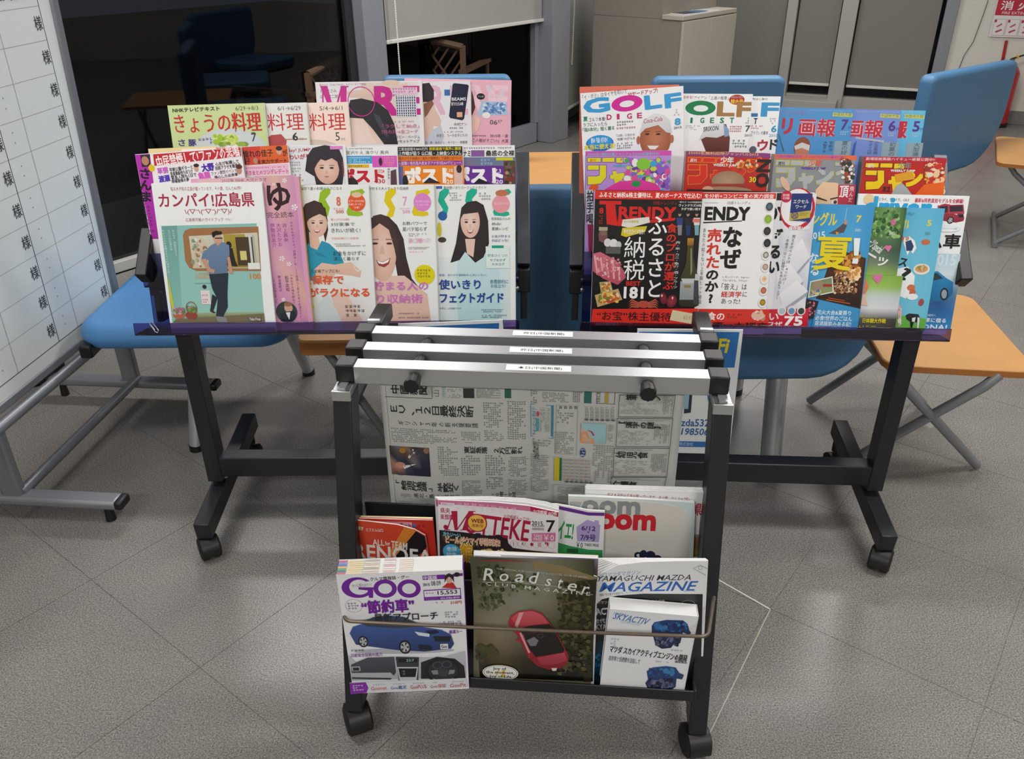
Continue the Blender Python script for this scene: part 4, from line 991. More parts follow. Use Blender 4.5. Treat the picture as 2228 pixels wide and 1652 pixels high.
for (y0, y1, head, w_) in [(856, 903, '', 0), (906, 967, '【漢字の謎】', 92), (970, 1031, '幼児食', 70), (1033, 1062, '介護食', 52)]:
    dx = (y0 - 906) * -.07; X0, X1 = 1344 + dx - (y0 - 850) * .03, 1468 - (y0 - 850) * .11
    A.p([(X0, y0), (X1 + 2, y0 + 2), (X1 + 2, y0 + 3.2), (X0, y0 + 1.2)], '3c3f41'); A.p([(X0 - 3, y1), (X1 - 5, y1 + 2), (X1 - 5, y1 + 3), (X0 - 3, y1 + 1)], '3c3f41')
    A.p([(X0, y0), (X0 + 1.2, y0), (X0 - 2, y1), (X0 - 3.2, y1)], '3c3f41'); A.p([(X1 + 1, y0), (X1 + 2.2, y0), (X1 - 4, y1 + 2), (X1 - 5.2, y1 + 2)], '3c3f41')
    if head:
        hy = y0 + 8; A.t(head, X0 + 3, hy, X0 + 3 + w_, hy + 15, '1f2123', .035, 90, vert=True); A.n_(X0 + 5, y0 + 3, X1 - 4, y0 + 7, 1, G, .9, y0)
        if y1 - y0 > 40: A.n_(X0 + 2, hy + 19, X1 - 46, y1 - 3, 6, G, .6, y0 + 1); A.n_(X1 - 40, hy + 6, X1 - 6, y1 - 4, 5, '4b4e50', .9, y0 + 2, vert=True)
    else: A.n_(X0 + 3, 874, X1 - 30, 898, 5, G, .6, 5); A.t('筆ペン', X0 + 14, 856, X0 + 90, 869, '1f2123', .03, 90, vert=True); A.n_(X1 - 26, 858, X1 - 4, 900, 4, '4b4e50', .9, 7, vert=True)
ob = A.build(t, 'newsprint_type', .8)

# ------------------------------------------------------------ Wi-Fi cards standing behind the newspaper rack
def card(label, TL, TR, BL, y):
    a, b_, c = onN(*TL, y), onN(*TR, y), onN(*BL, y); u = b_ - a; W = np.linalg.norm(u); u /= W; n = -NF.y; v = np.cross(n, u); H = (a - c) @ v; o = a - v * H
    M = Matrix([[u[i], v[i], n[i], o[i]] for i in range(3)] + [[0, 0, 0, 1]])
    t = thing('notice_card', label, 'sign', mw=M, group='wireless notice cards'); b2 = MB(); b2.box(0, W, 0, H, -.003, 0)
    me = bpy.data.meshes.new('card'); me.from_pydata(b2.v, [], b2.f); me.materials.append(mat('card_white', 'e6eaec', .4)); ob = bpy.data.objects.new('card', me); COL.objects.link(ob); ob.parent = t
    A = Art(o, u, v, n); A.thing = t; A.rough = .35; return A
A = card('white and blue notice card with yellow letters, behind the right end of the newspaper rack', (1387, 716), (1617, 718), (1392, 984), .362)
A.p([(1390, 722), (1609, 722.5), (1598, 800), (1396, 800)], '2b74bd')
A.t('Fi', 1560, 737, 1587, 768, 'f0d818', .05, shear=.15); A.t('W', 1490, 737, 1540, 768, 'f0d818', .05, shear=.15); A.r(1546, 750, 1556, 756, 'f0d818')
A.p([(1490, 850), (1507, 850), (1503, 898), (1488, 900)], '2a3a44'); A.r(1488, 850, 1499, 890, '9ac0cc')
for k, r_ in enumerate((34, 26)):
    pts = [(1573 - math.cos(q) * r_, 862 + math.sin(q) * r_ * 1.0) for q in [math.radians(-50 + 10 * j) for j in range(11)]]; pts += [(1573 - math.cos(q) * (r_ - 4), 862 + math.sin(q) * (r_ - 4)) for q in [math.radians(50 - 10 * j) for j in range(11)]]; A.p(pts, '2f7cc0')
A.t('zda532', 1482, 912, 1543, 928, '2b62a8', .02); A.t('198506', 1482, 932, 1542, 947, '2b62a8', .02, shear=.12)
A.r(1400, 960, 1556, 972, '2b74bd'); A.t('株式会社', 1478, 962, 1508, 970, 'cfe0f0'); done(A)
A = card('white and blue notice card, only its top edge showing above the rear newspaper stick', (866, 705), (1093, 696.5), (870, 980), .362)
A.p([(886, 712), (1086, 703), (1084, 780), (890, 786)], '2b6cb2'); done(A)
# ------------------------------------------------------------ magazines, left rack
def rmag(fr_, row, off, label, TL, TR, th=.006, **kw):
    P_, n_ = row_plane(fr_, row, off); up = np.cross(n_, fr_.x); up = fr_.y * math.sin(LEAN) + V(0, 0, math.cos(LEAN))
    a, b = on(*TL, P_, n_), on(*TR, P_, n_); u = (b - a) / np.linalg.norm(b - a); v = np.cross(n_, u)
    foot = fr_.P(0, *ROWS[row]); Lh = min(((a - foot) @ up), ((b - foot) @ up)) / max(v @ up, .5)
    return mag(label, P_, n_, TL, TR, Lh - .0005, th, **kw)
GA = 'magazines in the front tier of the left rack'; GB = 'magazines in the middle tier of the left rack'; GC = 'magazines in the top tier of the left rack'
W_ = 'ffffff'; K = '1b1b1e'
# --- front tier
A = rmag(FL, 0, 0, 'white guidebook with a man leaning on a turquoise kiosk', (328.7, 399.4), (569, 396), .007, cover='f1f3f4', group=GA)
R1 = 'b02a48'
A.t('知る人ぞ知る広島が載っています。その数、なんと467件!', 371, 406, 525, 415, R1)
A.t('カンパイ!広島県', 345, 419, 553, 451, R1, .028)
A.t('\\(▽¯\\(¯▽¯)/¯▽)/', 402, 455, 505, 468, R1, .01); A.t('広島県究極のガイドブック', 404, 474, 486, 482, R1, .01); A.t('VOL.1', 490, 475, 504, 480, 'd08a98')
A.p([(351, 492), (558, 486), (576, 702), (375, 702)], '8fc4bf', '9ccfc6'); A.p([(351, 492), (385, 491), (398, 702), (375, 702)], '6fa6a2', '8cc4bb')
A.p([(398, 512), (402, 502), (414, 497), (562, 493), (568, 590), (428, 590), (412, 583), (403, 568)], 'a5744a'); A.p([(411, 514), (560, 506), (566, 584), (420, 584)], 'd6d3c2', 'c9c5ab')
A.bl(413, 516, 452, 582, ['c7b49a', '8b9a76', 'd9c9b0', 'a8745c', 'e6e4da'], 60, 2, 5, 4); A.r(490, 510, 536, 582, 'b09b3a', 'a48a2e'); A.r(515, 516, 552, 578, '4a3a28'); A.r(544, 512, 549, 586, 'd9dad4'); A.r(552, 512, 556, 586, 'b9bab4')
A.e(498, 533, 6, 8, '1d1718'); A.p([(492, 540), (506, 540), (512, 566), (518, 580), (494, 578)], '2a1e22'); A.r(523, 546, 537, 566, 'd9d080'); A.r(540, 572, 566, 586, 'f0f0ea'); A.t('100', 544, 595, 568, 607, 'e0892c', .03); A.t('こどもの城', 425, 592, 455, 599, 'e0a07a', .02); A.t('OPEN', 425, 600, 455, 607, 'e0b07a', .02)
A.p([(366, 600), (380, 672), (376, 676), (370, 650)], 'd9cf2a')
A.r(423, 616, 470, 617, '6f9f9a'); A.e(445, 624, 4.5, 4.5, '20282a'); A.r(438, 632, 458, 662, 'ecdfe0'); A.n_(440, 635, 456, 660, 5, 'b03a50', .8, 2); A.r(424, 680, 574, 694, 'a2b48a', '6d7050'); A.p([(384, 694), (575, 682), (577, 702), (376, 702)], '7c6f55')
# the man
A.p([(455, 596), (497, 594), (495, 640), (496, 668), (484, 694), (470, 690), (474, 652), (462, 628)], '26303f'); A.p([(474, 648), (464, 678), (458, 674), (462, 640)], '222b38')
A.p([(470, 688), (492, 690), (496, 702), (474, 700)], '8a8d90'); A.p([(457, 672), (470, 680), (466, 682), (458, 678)], '3a3230')
A.p([(459, 534), (470, 528), (486, 527), (499, 534), (500, 556), (494, 560), (495, 594), (456, 597), (454, 565), (438, 566), (441, 552)], '6f88ab', '647c9e')
A.p([(438, 564), (448, 563), (458, 584), (468, 587), (465, 595), (452, 590)], 'c99a80'); A.p([(494, 560), (500, 558), (506, 586), (508, 596), (499, 594)], 'c99a80')
A.e(474, 520, 9, 12, 'd3a68c'); A.p([(462, 514), (461, 506), (470, 502), (483, 504), (482, 510), (470, 512), (465, 518)], '16171b'); A.r(468, 517, 484, 519.5, '2a2426'); A.p([(468, 528), (480, 528), (475, 536)], 'c99a80')
A.e(390, 686, 13, 8, 'b5694c'); A.bl(375, 668, 404, 686, ['5f7f3c', 'b56a8c', '7d9a4e', 'd9a0b8'], 46, 1.5, 4, 6); A.e(417, 686, 13, 9, '96463a'); A.bl(405, 664, 430, 682, ['5f7f3c', '7f9a4e', 'cf8fae'], 40, 1.5, 4, 7); A.e(417, 670, 12, 14, '8a4a34', hole=.88)
A.t('ねえねえ、奥田民生さん', 378, 500, 384, 556, 'e6f0ee', 0, 0, vert=True); A.t('ヒミツの広島の旅', 368, 500, 374, 545, 'e6f0ee', 0, 0, vert=True); A.t('ちょっとのぞき見させてくれませんか?', 359, 500, 366, 600, 'e6f0ee', 0, 0, vert=True)
A.r(540, 690, 570, 699, '6b6456'); A.t('Take Free', 543, 691, 567, 697, 'e6e6e0', .02); done(A)
A = rmag(FL, 0, .009, 'pink and gold drama guide with one big black brush character', (414.8, 390), (650.7, 384), .009, cover='dd9fc0', spine='c9a04a', spine_side='R', group=GA)
A.grid(572, 386, 656, 712, ['d898c0 e8b8a8 d898c4', 'dba0c4 e6b0b0 d694c2', 'd48fbf d89cc4 cf86b8', 'd594c0 e4b0b0 d490bc', 'cc84b4 d898bc e2b0a0', 'e0a8b4 d49abc d28ab8']); A.r(430, 388, 572, 398, 'e4b4c0', 'e8bcb4')
A.t('2015年 NHK 大河ドラマ', 482, 388, 580, 396, '5a3c58'); A.t('ゆ', 581, 398, 632, 459, '30101f', .03); A.t('完全読本', 581, 461, 639, 474, '4a2848', .0)
for k, (s_, x, y0, y1, c, w_) in enumerate([('NHK大河ドラマ「花燃ゆ」を、10倍楽しく見るための必須ガイド!', 645, 484, 700, '5f2f60', 6), ('井上真央', 621, 486, 527, 'a0308a', 10), ('大沢たかお', 608, 486, 536, 'a0308a', 10), ('伊勢谷友介', 595, 486, 538, 'a0308a', 10), ('豪華俳優陣の登場人物・相関図も', 583, 488, 586, '8a3c80', 5), ('〜ゆかりの地を訪ねて', 637, 598, 662, '6a3068', 6), ('松平定知', 625, 600, 634, '3f2045', 8), ('明治維新は', 609, 600, 634, '5a2c5c', 6), ('ここからはじまった', 599, 606, 660, '6a3068', 6)]):
    A.t(s_, x - w_ / 2, y0, x + w_ / 2, y1, c, .01, vert=True)
for (x, y, r_) in [(619, 393, 6), (641, 451, 8), (614, 563, 7), (629, 575, 6), (617, 652, 5), (596, 402, 4)]:
    for q in range(5):
        an = q * 1.2566; A.p([(x, y), (x + math.cos(an - .4) * r_, y + math.sin(an - .4) * r_), (x + math.cos(an) * r_ * .8, y + math.sin(an) * r_ * .8), (x + math.cos(an + .4) * r_, y + math.sin(an + .4) * r_)], 'fbeef4')
A.e(624, 679, 23, 23, '2c3a38'); A.e(628, 670, 9, 10, 'd6a692'); A.e(627, 662, 9, 5, '9a6a4a'); A.p([(609, 682), (624, 678), (641, 676), (645, 690), (636, 700), (612, 699)], '1f2236'); A.p([(622, 680), (632, 679), (630, 696)], 'e8e8ee'); done(A)
def esse(off, TL, TR, col, num, lab, warm=False):
    A = rmag(FL, 0, off, lab, TL, TR, .008, cover='eef0ef', spine='d7dad8', spine_side='R', group=GA); x = TR[0]
    def S(cx, y0, w_):   # one brush-drawn S
        A.p([(cx + w_ * .5, y0), (cx + w_ * .5, y0 + 8), (cx + w_ * .1, y0 + 22), (cx + w_ * .45, y0 + 40), (cx + w_ * .3, y0 + 58), (cx - w_ * .1, y0 + 64), (cx - w_ * .3, y0 + 62), (cx + w_ * .0, y0 + 44), (cx - w_ * .42, y0 + 26), (cx - w_ * .3, y0 + 6), (cx + w_ * .1, y0 - 2)], col)
    S(x - 97, 412, 28)
    A.p([(x - 39, 416), (x - 14, 411), (x - 8, 418), (x - 14, 424), (x - 36, 422), (x - 24, 440), (x - 34, 460), (x - 14, 461), (x - 12, 468), (x - 22, 471), (x - 45, 469), (x - 48, 462), (x - 42, 440)], col)
    return A, x, S
A, x, S = esse(.020, (566, 404), (802, 402), '9ac31c', '8', 'home magazine with lime green letters and a smiling woman in turquoise')
A.t('冷凍保存で夏の料理がラクになる', 640, 407, 744, 414, '3f4345', .01)
A.grid(654, 560, 812, 716, ['f0f2f2 f0f2f2 eef0f0 eff0f0', 'dfe3e4 e9ecec eceeee eef0f0', 'cfd6d6 dfe4e4 e4d8d4 eceeee', 'c9d2d0 d8dcda e0cfc8 e6e8e8'])
A.p([(655, 462), (664, 444), (684, 436), (700, 442), (710, 464), (714, 500), (708, 528), (700, 490), (690, 510), (672, 540), (662, 560), (655, 520)], '3a2926'); A.p([(672, 505), (690, 505), (700, 545), (676, 550)], 'e6bda8')
A.p([(656, 550), (672, 528), (676, 538), (690, 544), (700, 524), (716, 530), (740, 552), (752, 580), (722, 576), (700, 600), (694, 620), (660, 600)], '2397b8', '2aa0c0'); A.p([(684, 548), (700, 552), (712, 560), (690, 556)], '1a86a6')
A.p([(684, 586), (700, 572), (728, 576), (764, 570), (786, 590), (784, 604), (764, 600), (730, 596), (716, 618), (690, 612)], 'ebc4b0', 'e3b49f'); A.e(776, 580, 6, 12, 'e8e8e6', 20, hole=.7)
A.p([(720, 640), (752, 636), (800, 716), (740, 716)], 'e9cbbd', 'dfbcae'); A.p([(692, 660), (714, 640), (740, 690), (748, 716), (690, 716)], 'd3d9da')
A.face(690, 484, 44, 62, 'f3d3c4', '3a2926', 'e2b5a2', smile=1); A.p([(662, 470), (668, 448), (690, 440), (704, 452), (708, 470), (696, 456), (684, 466), (672, 474), (664, 496)], '402c28')
A.t('8', 732, 428, 741, 448, 'e8644c', .02); A.t('2015 AUG', 725, 452, 748, 456, 'f0a090'); A.t('500', 731, 457, 748, 464, 'e0604c', .02)
A.e(776, 440, 19, 20, 'ea5a22'); A.e(776, 424, 11, 6, 'e8c8a8'); A.t('ビアードパパの', 759, 435, 792, 440, W_, .01); A.t('お試しクーポン', 759, 442, 790, 447, W_, .01); A.t('つき!', 770, 449, 782, 454, W_, .01)
A.t('暮らしのプロが実践', 720, 475, 760, 480, 'e87a6a'); A.t('3分家事で', 720, 484, 772, 492, '3c3d40'); A.t('きれいが続く!', 721, 496, 784, 506, '3c3d40')
A.t('売り切れ必至! 夏祭りスイーツをお取り寄せ', 722, 516, 781, 521, 'e0584c'); A.n_(724, 529, 800, 537, 2, '4f5355', .9, 2); A.t('お金をかけずに', 725, 546, 796, 556, '2a2c30', .015); A.t('涼しく暮らす', 726, 559, 782, 567, '2a2c30', .015)
A.t('も! うま味アップにも!', 664, 586, 739, 594, '2c2e32', .01); A.t('凍保存で', 654, 599, 748, 619, 'ea5622', .035); A.t('がラクになる', 672, 626, 804, 646, 'ea5622', .035)
A.r(655, 664, 684, 669, 'b9e03a'); A.n_(752, 662, 806, 690, 3, '4a4d50', .9, 6); done(A)
A, x, S = esse(.030, (708, 404), (944.5, 402), 'e8cf08', '7', 'home magazine with yellow letters and a laughing long-haired woman')
A.t('お金が貯まる人のすっきり収納術', 790, 407, 889, 414, '3f4345', .01)
A.p([(808, 480), (812, 470), (828, 466), (846, 472), (864, 490), (878, 520), (884, 560), (896, 606), (912, 626), (930, 650), (900, 660), (872, 640), (858, 560), (846, 520), (820, 500), (808, 500)], '3b2a2a'); A.p([(846, 600), (880, 600), (930, 640), (940, 716), (812, 716), (808, 620)], 'ecc9ba', 'e5bcab')
A.e(830, 545, 32, 68, 'f2cfc1', 0, 'e4b7a4', n=34); A.p([(808, 474), (828, 466), (850, 480), (866, 520), (866, 580), (858, 540), (846, 500), (826, 486), (808, 500)], '43302e')
for sx_ in (816, 847): A.e(sx_, 530, 6.5, 2.4, '3a2a2a'); A.r(sx_ - 8, 520, sx_ + 8, 522, '8a6a5c')
A.p([(828, 535), (834, 535), (838, 553), (826, 553)], 'e2b5a4'); A.p([(818, 566), (833, 570), (850, 561), (846, 575), (836, 582), (824, 578)], 'a03c3c'); A.p([(820, 567), (833, 571), (848, 563), (844, 571), (833, 575), (824, 573)], 'fdfdfd')
A.t('7', 876, 428, 886, 448, 'ee9ad0', 0); A.t('2015 JUL', 869, 452, 892, 456, 'f0b0d8'); A.t('500', 876, 457, 892, 464, 'ee9ad0', .01)
A.e(919, 440, 19, 20, 'e88ad4'); A.t('子ども世代のお役立ち', 904, 436, 936, 441, 'fbe6f6'); A.t('クーポンつき!', 906, 443, 932, 448, 'fbe6f6')
A.t('お酢パワーで', 876, 482, 929, 490, '3c3d40'); A.t('夏バテ知らず', 876, 494, 929, 503, '3c3d40'); A.n_(889, 507, 930, 515, 2, '77797c', .8, 3); A.t('話題のご当地麺をつくろう', 889, 518, 936, 529, 'e680c4'); A.n_(889, 537, 936, 543, 2, '55585a', .9, 4); A.t('ゆるトレで', 891, 546, 921, 550, 'e680c4')
A.e(924, 598, 22, 22, 'e8d80c'); A.n_(908, 585, 940, 605, 3, '4a4a2a', .95, 9); A.t('貯まる人の', 812, 612, 932, 632, 'd678c8', .035); A.t('り収納術', 820, 640, 920, 660, 'd678c8', .03); A.n_(868, 680, 932, 684, 1, '4a4d50', .9, 6); A.n_(868, 689, 940, 693, 1, '4a4d50', .9, 7); done(A)
A, x, S = esse(.040, (884, 403), (1120.7, 401.5), '12b598', '6', 'home magazine with teal letters and a long-haired woman in a pale jacket')
A.t('食材使いきりパーフェクトガイド', 965, 405, 1058, 412, '3f4345', .01); A.r(949, 405, 962, 411, '3a62b0')
S(964, 412, 26); A.e(963, 470, 10, 10, '2462a8'); A.e(956, 500, 5, 16, 'd9cf3a'); A.e(962, 522, 9, 6, '4a3a30')
A.grid(956, 560, 1110, 716, ['eef2f2 e6eeef dcecee e4eff0', 'ebf0f0 d8ebee c2e3e8 dcedee', 'e6f0f0 d4eaee b6dfe4 dcecea', 'e0eeee d6ecee c4e6e6 e6efec'])
A.p([(996, 560), (1012, 528), (1040, 520), (1062, 530), (1086, 580), (1090, 690), (1060, 716), (1000, 716), (992, 640)], 'd4ebee', 'b9e0e4')
A.p([(1004, 452), (1016, 440), (1036, 437), (1052, 446), (1062, 480), (1064, 530), (1052, 560), (1034, 572), (1012, 548), (1000, 566), (980, 572), (992, 530), (998, 490)], '2b2226'); A.p([(1012, 520), (1034, 520), (1030, 560), (1016, 552)], 'ecc9b9')
A.face(1023, 482, 42, 72, 'f4d8cb', '2b2226', 'e4b9a8', fringe=0); A.p([(1000, 480), (1004, 452), (1024, 440), (1044, 450), (1048, 480), (1040, 462), (1024, 464), (1008, 466)], '2f262a')
A.n_(978, 418, 1008, 438, 4, '70757a', .8, 4); A.n_(1042, 418, 1070, 436, 3, '70757a', .8, 5); A.e(1090, 444, 19, 20, 'f0a0ac'); A.e(1092, 420, 14, 7, 'c87850'); A.t('付録のこの 得する クーポンつき!', 1075, 440, 1106, 446, 'fbe8ec')
A.t('笠原将弘さんの', 1069, 473, 1110, 479, '4a5f70'); A.t('絶品!', 1070, 484, 1090, 490, '3c4a58'); A.t('夏鍋レシピ', 1070, 494, 1106, 501, '3c4a58'); A.t('お金が貯まる', 1070, 511, 1110, 517, '2a4f96', .01); A.t('のはどっち?', 1070, 520, 1106, 526, '2a4f96', .01)
A.r(1057, 536, 1109, 584, 'd2ece6'); A.r(1058, 537, 1108, 583, 'e6f5f2'); A.r(1070, 534, 1096, 540, '12a585'); A.t('野菜ひとつの', 1061, 553, 1104, 559, '27626a', .01); A.t('サブおかず', 1066, 563, 1100, 569, '27626a', .01); A.t('カタログ', 1070, 572, 1098, 578, '27626a', .01)
A.t('野菜、余りがち調味料もムダにしない!', 956, 596, 1058, 601, '3c6aa8'); A.t('使いきり', 955, 608, 1046, 630, '24489a', .04); A.t('食費節約に', 1066, 608, 1106, 617, '2a6a9a'); A.t('お役立ち!', 1068, 618, 1100, 626, '2a6a9a')
A.t('フェクトガイド', 957, 637, 1096, 659, '24489a', .04); A.t('先見え…は克服できる!', 957, 669, 1004, 673, '3c3f44', .01); A.n_(1048, 672, 1096, 680, 2, '4c7090', .9, 4); A.n_(1048, 684, 1112, 692, 2, '3c4f5c', .9, 5); done(A)
# --- middle tier
A = rmag(FL, 1, 0, 'gossip weekly with a purple spine strip, leaning at the left end of the middle tier', (293.5, 336), (523.5, 320.5), .010, cover='efeef0', pages=PAGESG, spine='8f2a94', spine_side='L', group=GB)
A.p([(294, 337), (326, 335), (345, 480), (352, 520), (330, 520)], 'c02ab8', 'b428b0'); A.p([(305, 337), (326, 336), (327, 362), (309, 364)], '2c2028'); A.e(316, 350, 8, 10, 'c08a6c'); A.t('さんま', 304, 366, 330, 440, '1c0a1e', .05, vert=True, rot=-8); A.n_(316, 440, 332, 516, 2, '5a1a5c', .8, 3, vert=True)
A.e(330, 366, 7, 8, 'e8c81c'); A.p([(333, 336), (523, 321), (525, 340), (336, 361)], 'c8202e'); A.t('中居禁煙して!ファンの悲鳴', 338, 326, 523, 356, 'fdeef0', .02, rot=4.6)
A.t('草彅', 342, 364, 366, 378, 'd060d0', .05, 4); A.t('早朝公園ギターと', 368, 362, 420, 371, K, .02, 4); A.t('音楽番組待ちぼうけ', 370, 371, 420, 380, K, .02, 4); A.t('大野', 438, 355, 466, 373, '4a28b0', .06, 4)
A.t('心友が転職して', 468, 350, 520, 358, K, .02, 4); A.t('自前アクセを販売中', 468, 358, 524, 367, K, .02, 4); A.t('渡瀬', 345, 381, 370, 396, '5a38c0', .06, 4); A.t('緊急入院も1日で', 372, 379, 428, 388, K, .02, 4); A.t('現場復帰の夢', 373, 389, 412, 397, K, .02, 4)
A.t('亀梨', 431, 374, 458, 390, 'e060c8', .06, 4); A.t('ファン激怒イベント', 459, 370, 516, 378, K, .0, 4); A.t('傷心した出来事', 466, 379, 518, 386, K, .02, 4); A.e(427, 366, 5, 8, 'd8a890'); A.e(427, 360, 6, 4, '2a1e20'); A.e(520, 370, 6, 9, 'c89078'); A.e(520, 363, 7, 5, '5a2a24'); done(A)
done(rmag(FL, 1, .014, 'yellow-edged magazine peeping up behind the gossip weekly', (322, 324), (470, 318), .006, cover='f0d8a0', pages=PAGESY, group=GB))
A = rmag(FL, 1, .011, 'gossip weekly with an orange headline panel, second in the middle tier', (395, 325), (625.6, 316), .006, cover='f2eef0', pages=PAGESG, group=GB)
A.p([(470, 322), (625, 316), (629, 354), (470, 364)], 'e8682a', 'de5a22'); A.p([(520, 322), (565, 318), (567, 357), (524, 360)], 'd8402c'); A.t('憧れの佳子', 528, 326, 594, 342, '3a1410', .03, 1); A.t('を実力サポート', 560, 346, 624, 356, '3a1410', .04, 1); A.t('が', 615, 325, 625, 340, '3a1410', .03); A.e(607, 328, 6, 9, 'd8a890'); A.e(607, 323, 7, 5, '2a1e20'); A.t('様子', 528, 344, 545, 358, '3a1410', .03); A.e(556, 350, 5, 7, 'c08a78')
A.p([(528, 362), (627, 356), (630, 386), (530, 386)], 'f4c6dc'); A.n_(534, 362, 626, 367, 1, 'c04a8a', .9, 3); A.t('子さまとのツンデレデート', 532, 369, 628, 380, 'c02a78', .02, 1); A.r(530, 381, 629, 388, 'e6f2ea'); A.n_(536, 382, 626, 387, 1, '2aa078', .8, 4); done(A)
A = rmag(FL, 1, .019, 'magazine with a close-up of a dark-haired young man, middle tier', (520, 319), (751, 315), .006, cover='eef0f1', group=GB)
A.grid(628, 318, 750, 402, ['e2e8ec e6eaec dfe4e8', 'e8ecee e6eaee e0e6ea', 'eceef0 e6eaee e2e6ea']); A.t('Say! JUMP', 627, 323, 676, 332, 'c02a4a', .02, 1); A.t('わいがり', 628, 335, 674, 347, 'c02a4a', .04, 1); A.n_(630, 351, 658, 362, 2, '5a5064', .9, 3); A.n_(630, 364, 660, 376, 2, '58a070', .9, 4); A.n_(630, 378, 662, 396, 3, '50607c', .9, 5)
A.p([(664, 372), (668, 340), (680, 322), (706, 315.8), (736, 320), (746, 344), (749, 372), (745, 402), (734, 402), (688, 402), (684, 384)], '2d2530'); A.face(711, 364, 54, 74, 'efcdbd', '2d2530', 'deb09c', smile=0, fringe=0); A.p([(682, 372), (682, 340), (698, 322), (730, 322), (742, 350), (741, 378), (734, 352), (722, 344), (708, 350), (698, 346), (690, 356)], '2b2430')
A.r(718, 318, 745, 325, 'e888d0'); A.n_(744, 352, 750, 398, 1, 'c04a4a', .9, 6, vert=True); done(A)
def post(off, TL, TR, base, lab, num):
    return rmag(FL, 1, off, lab, TL, TR, .0055, cover='efefef', pages=PAGESG, group=GB)
A = post(.026, (634, 321), (864, 319), 0, 'weekly with big red katakana on a white ground, middle tier', 0)
A.n_(755, 321, 860, 326, 1, '3a3a3e', .9, 2); A.t('宮沢りえ 滝クリ 真央', 753, 328, 846, 336, '2a2a2e', .01); A.r(755, 339, 810, 356, '3ea0d8'); A.n_(757, 341, 808, 355, 3, 'e8f6ff', .9, 3); A.r(810, 339, 864, 364, 'e05ac8'); A.n_(836, 341, 863, 362, 4, 'f0b860', .9, 4); A.e(828, 352, 4, 9, '3a2428')
A.r(757, 358, 803, 365, 'e6b81c'); A.n_(759, 359, 800, 364, 1, '3a2c10', .9, 6); A.r(757, 366, 866, 404, 'f4efee'); A.t('ポスト', 740, 367, 836, 398, 'c81828', .075, rot=0); A.e(766, 404, 14, 18, '2a2022'); A.t('7.17/24', 817, 369, 836, 377, 'c01c28', .02); A.t('430', 814, 390, 838, 399, 'c01c28', .03); A.r(842, 366, 864, 404, 'e9e0e8'); A.n_(843, 366, 850, 402, 1, '2a2a3a', .9, 7, vert=True); A.p([(850, 372), (862, 368), (864, 404), (850, 404)], '5a4048'); done(A)
A = post(.032, (776, 319), (1006.5, 317), 0, 'weekly with big white katakana on an orange band, middle tier', 0)
A.r(866, 319, 1006, 339, '1f1f22'); A.t('工藤会総裁を8800万円', 867, 321, 930, 328, 'f0f0ee', .01); A.t('脱税逮捕で業界に震撼', 934, 320, 1003, 327, 'e8d820', .02); A.t('上作戦が狙う 山口組・上納金システム', 867, 329, 1004, 338, 'f4f4f2', .02); A.r(866, 339.5, 1007, 350, 'e87818'); A.t('美人すぎる候補が「素人の推薦状」で選挙に出ていた', 868, 341, 1005, 348, '4a1c08', .01)
A.r(866, 350, 1007, 360, '9a3a9c'); A.t('の副業!? 地方局人気女子アナが7月AVデビューへ', 867, 351, 1005, 359, 'f6e8f6', .01); A.r(867, 360, 1010, 404, 'f08a1c'); A.t('ポスト', 880, 363, 986, 399, 'fdfaf4', .085); A.p([(920, 399), (934, 386), (960, 399)], '2a2630'); A.r(867, 362, 878, 404, '6a6aa8'); A.e(882, 395, 6, 14, '1c1a20'); A.t('7.10', 969, 367, 985, 375, 'fdf6f0', .02); A.t('420', 964, 391, 986, 400, 'fdf6f0', .03); A.r(988, 362, 1007, 402, 'e6c0b8'); A.e(999, 368, 6, 9, '3a2a2a'); A.e(998, 390, 9, 14, 'e8c4b8'); done(A)
A = post(.038, (890, 317), (1120, 316), 0, 'weekly with big white katakana on a purple band, right end of the middle tier', 0)
A.n_(1009, 319, 1118, 325, 1, '7a4a8c', .95, 3); A.t('ナミ', 1008, 328, 1024, 341, '1c1c20', .03); A.r(1025, 327, 1054, 341, '8a5aa0'); A.t('蠱惑の全裸', 1057, 327, 1119, 340, '1c1c22', .03)
A.r(1009, 342, 1121, 361, '6f7c9a'); A.n_(1010, 344, 1040, 360, 3, 'b05a78', .9, 5); A.n_(1046, 344, 1080, 360, 2, 'a0c0f0', .9, 6); A.r(1079, 343, 1116, 349, 'd8d020'); A.r(1009, 361, 1122, 402, '6a2a98'); A.t('ポスト', 985, 363, 1095, 399, 'fbf8fc', .085); A.p([(1030, 400), (1042, 388), (1070, 400)], '1c1820'); A.t('7.3', 1077, 368, 1090, 376, 'f4ecf8', .02); A.t('420', 1070, 391, 1094, 400, 'f4ecf8', .03); A.r(1096, 350, 1121, 402, '5a4438'); A.bl(1096, 352, 1121, 402, ['7a5a48', '3a2c28', 'b0907c', '4a5a38', '8a2a24'], 40, 2, 6, 9); done(A)
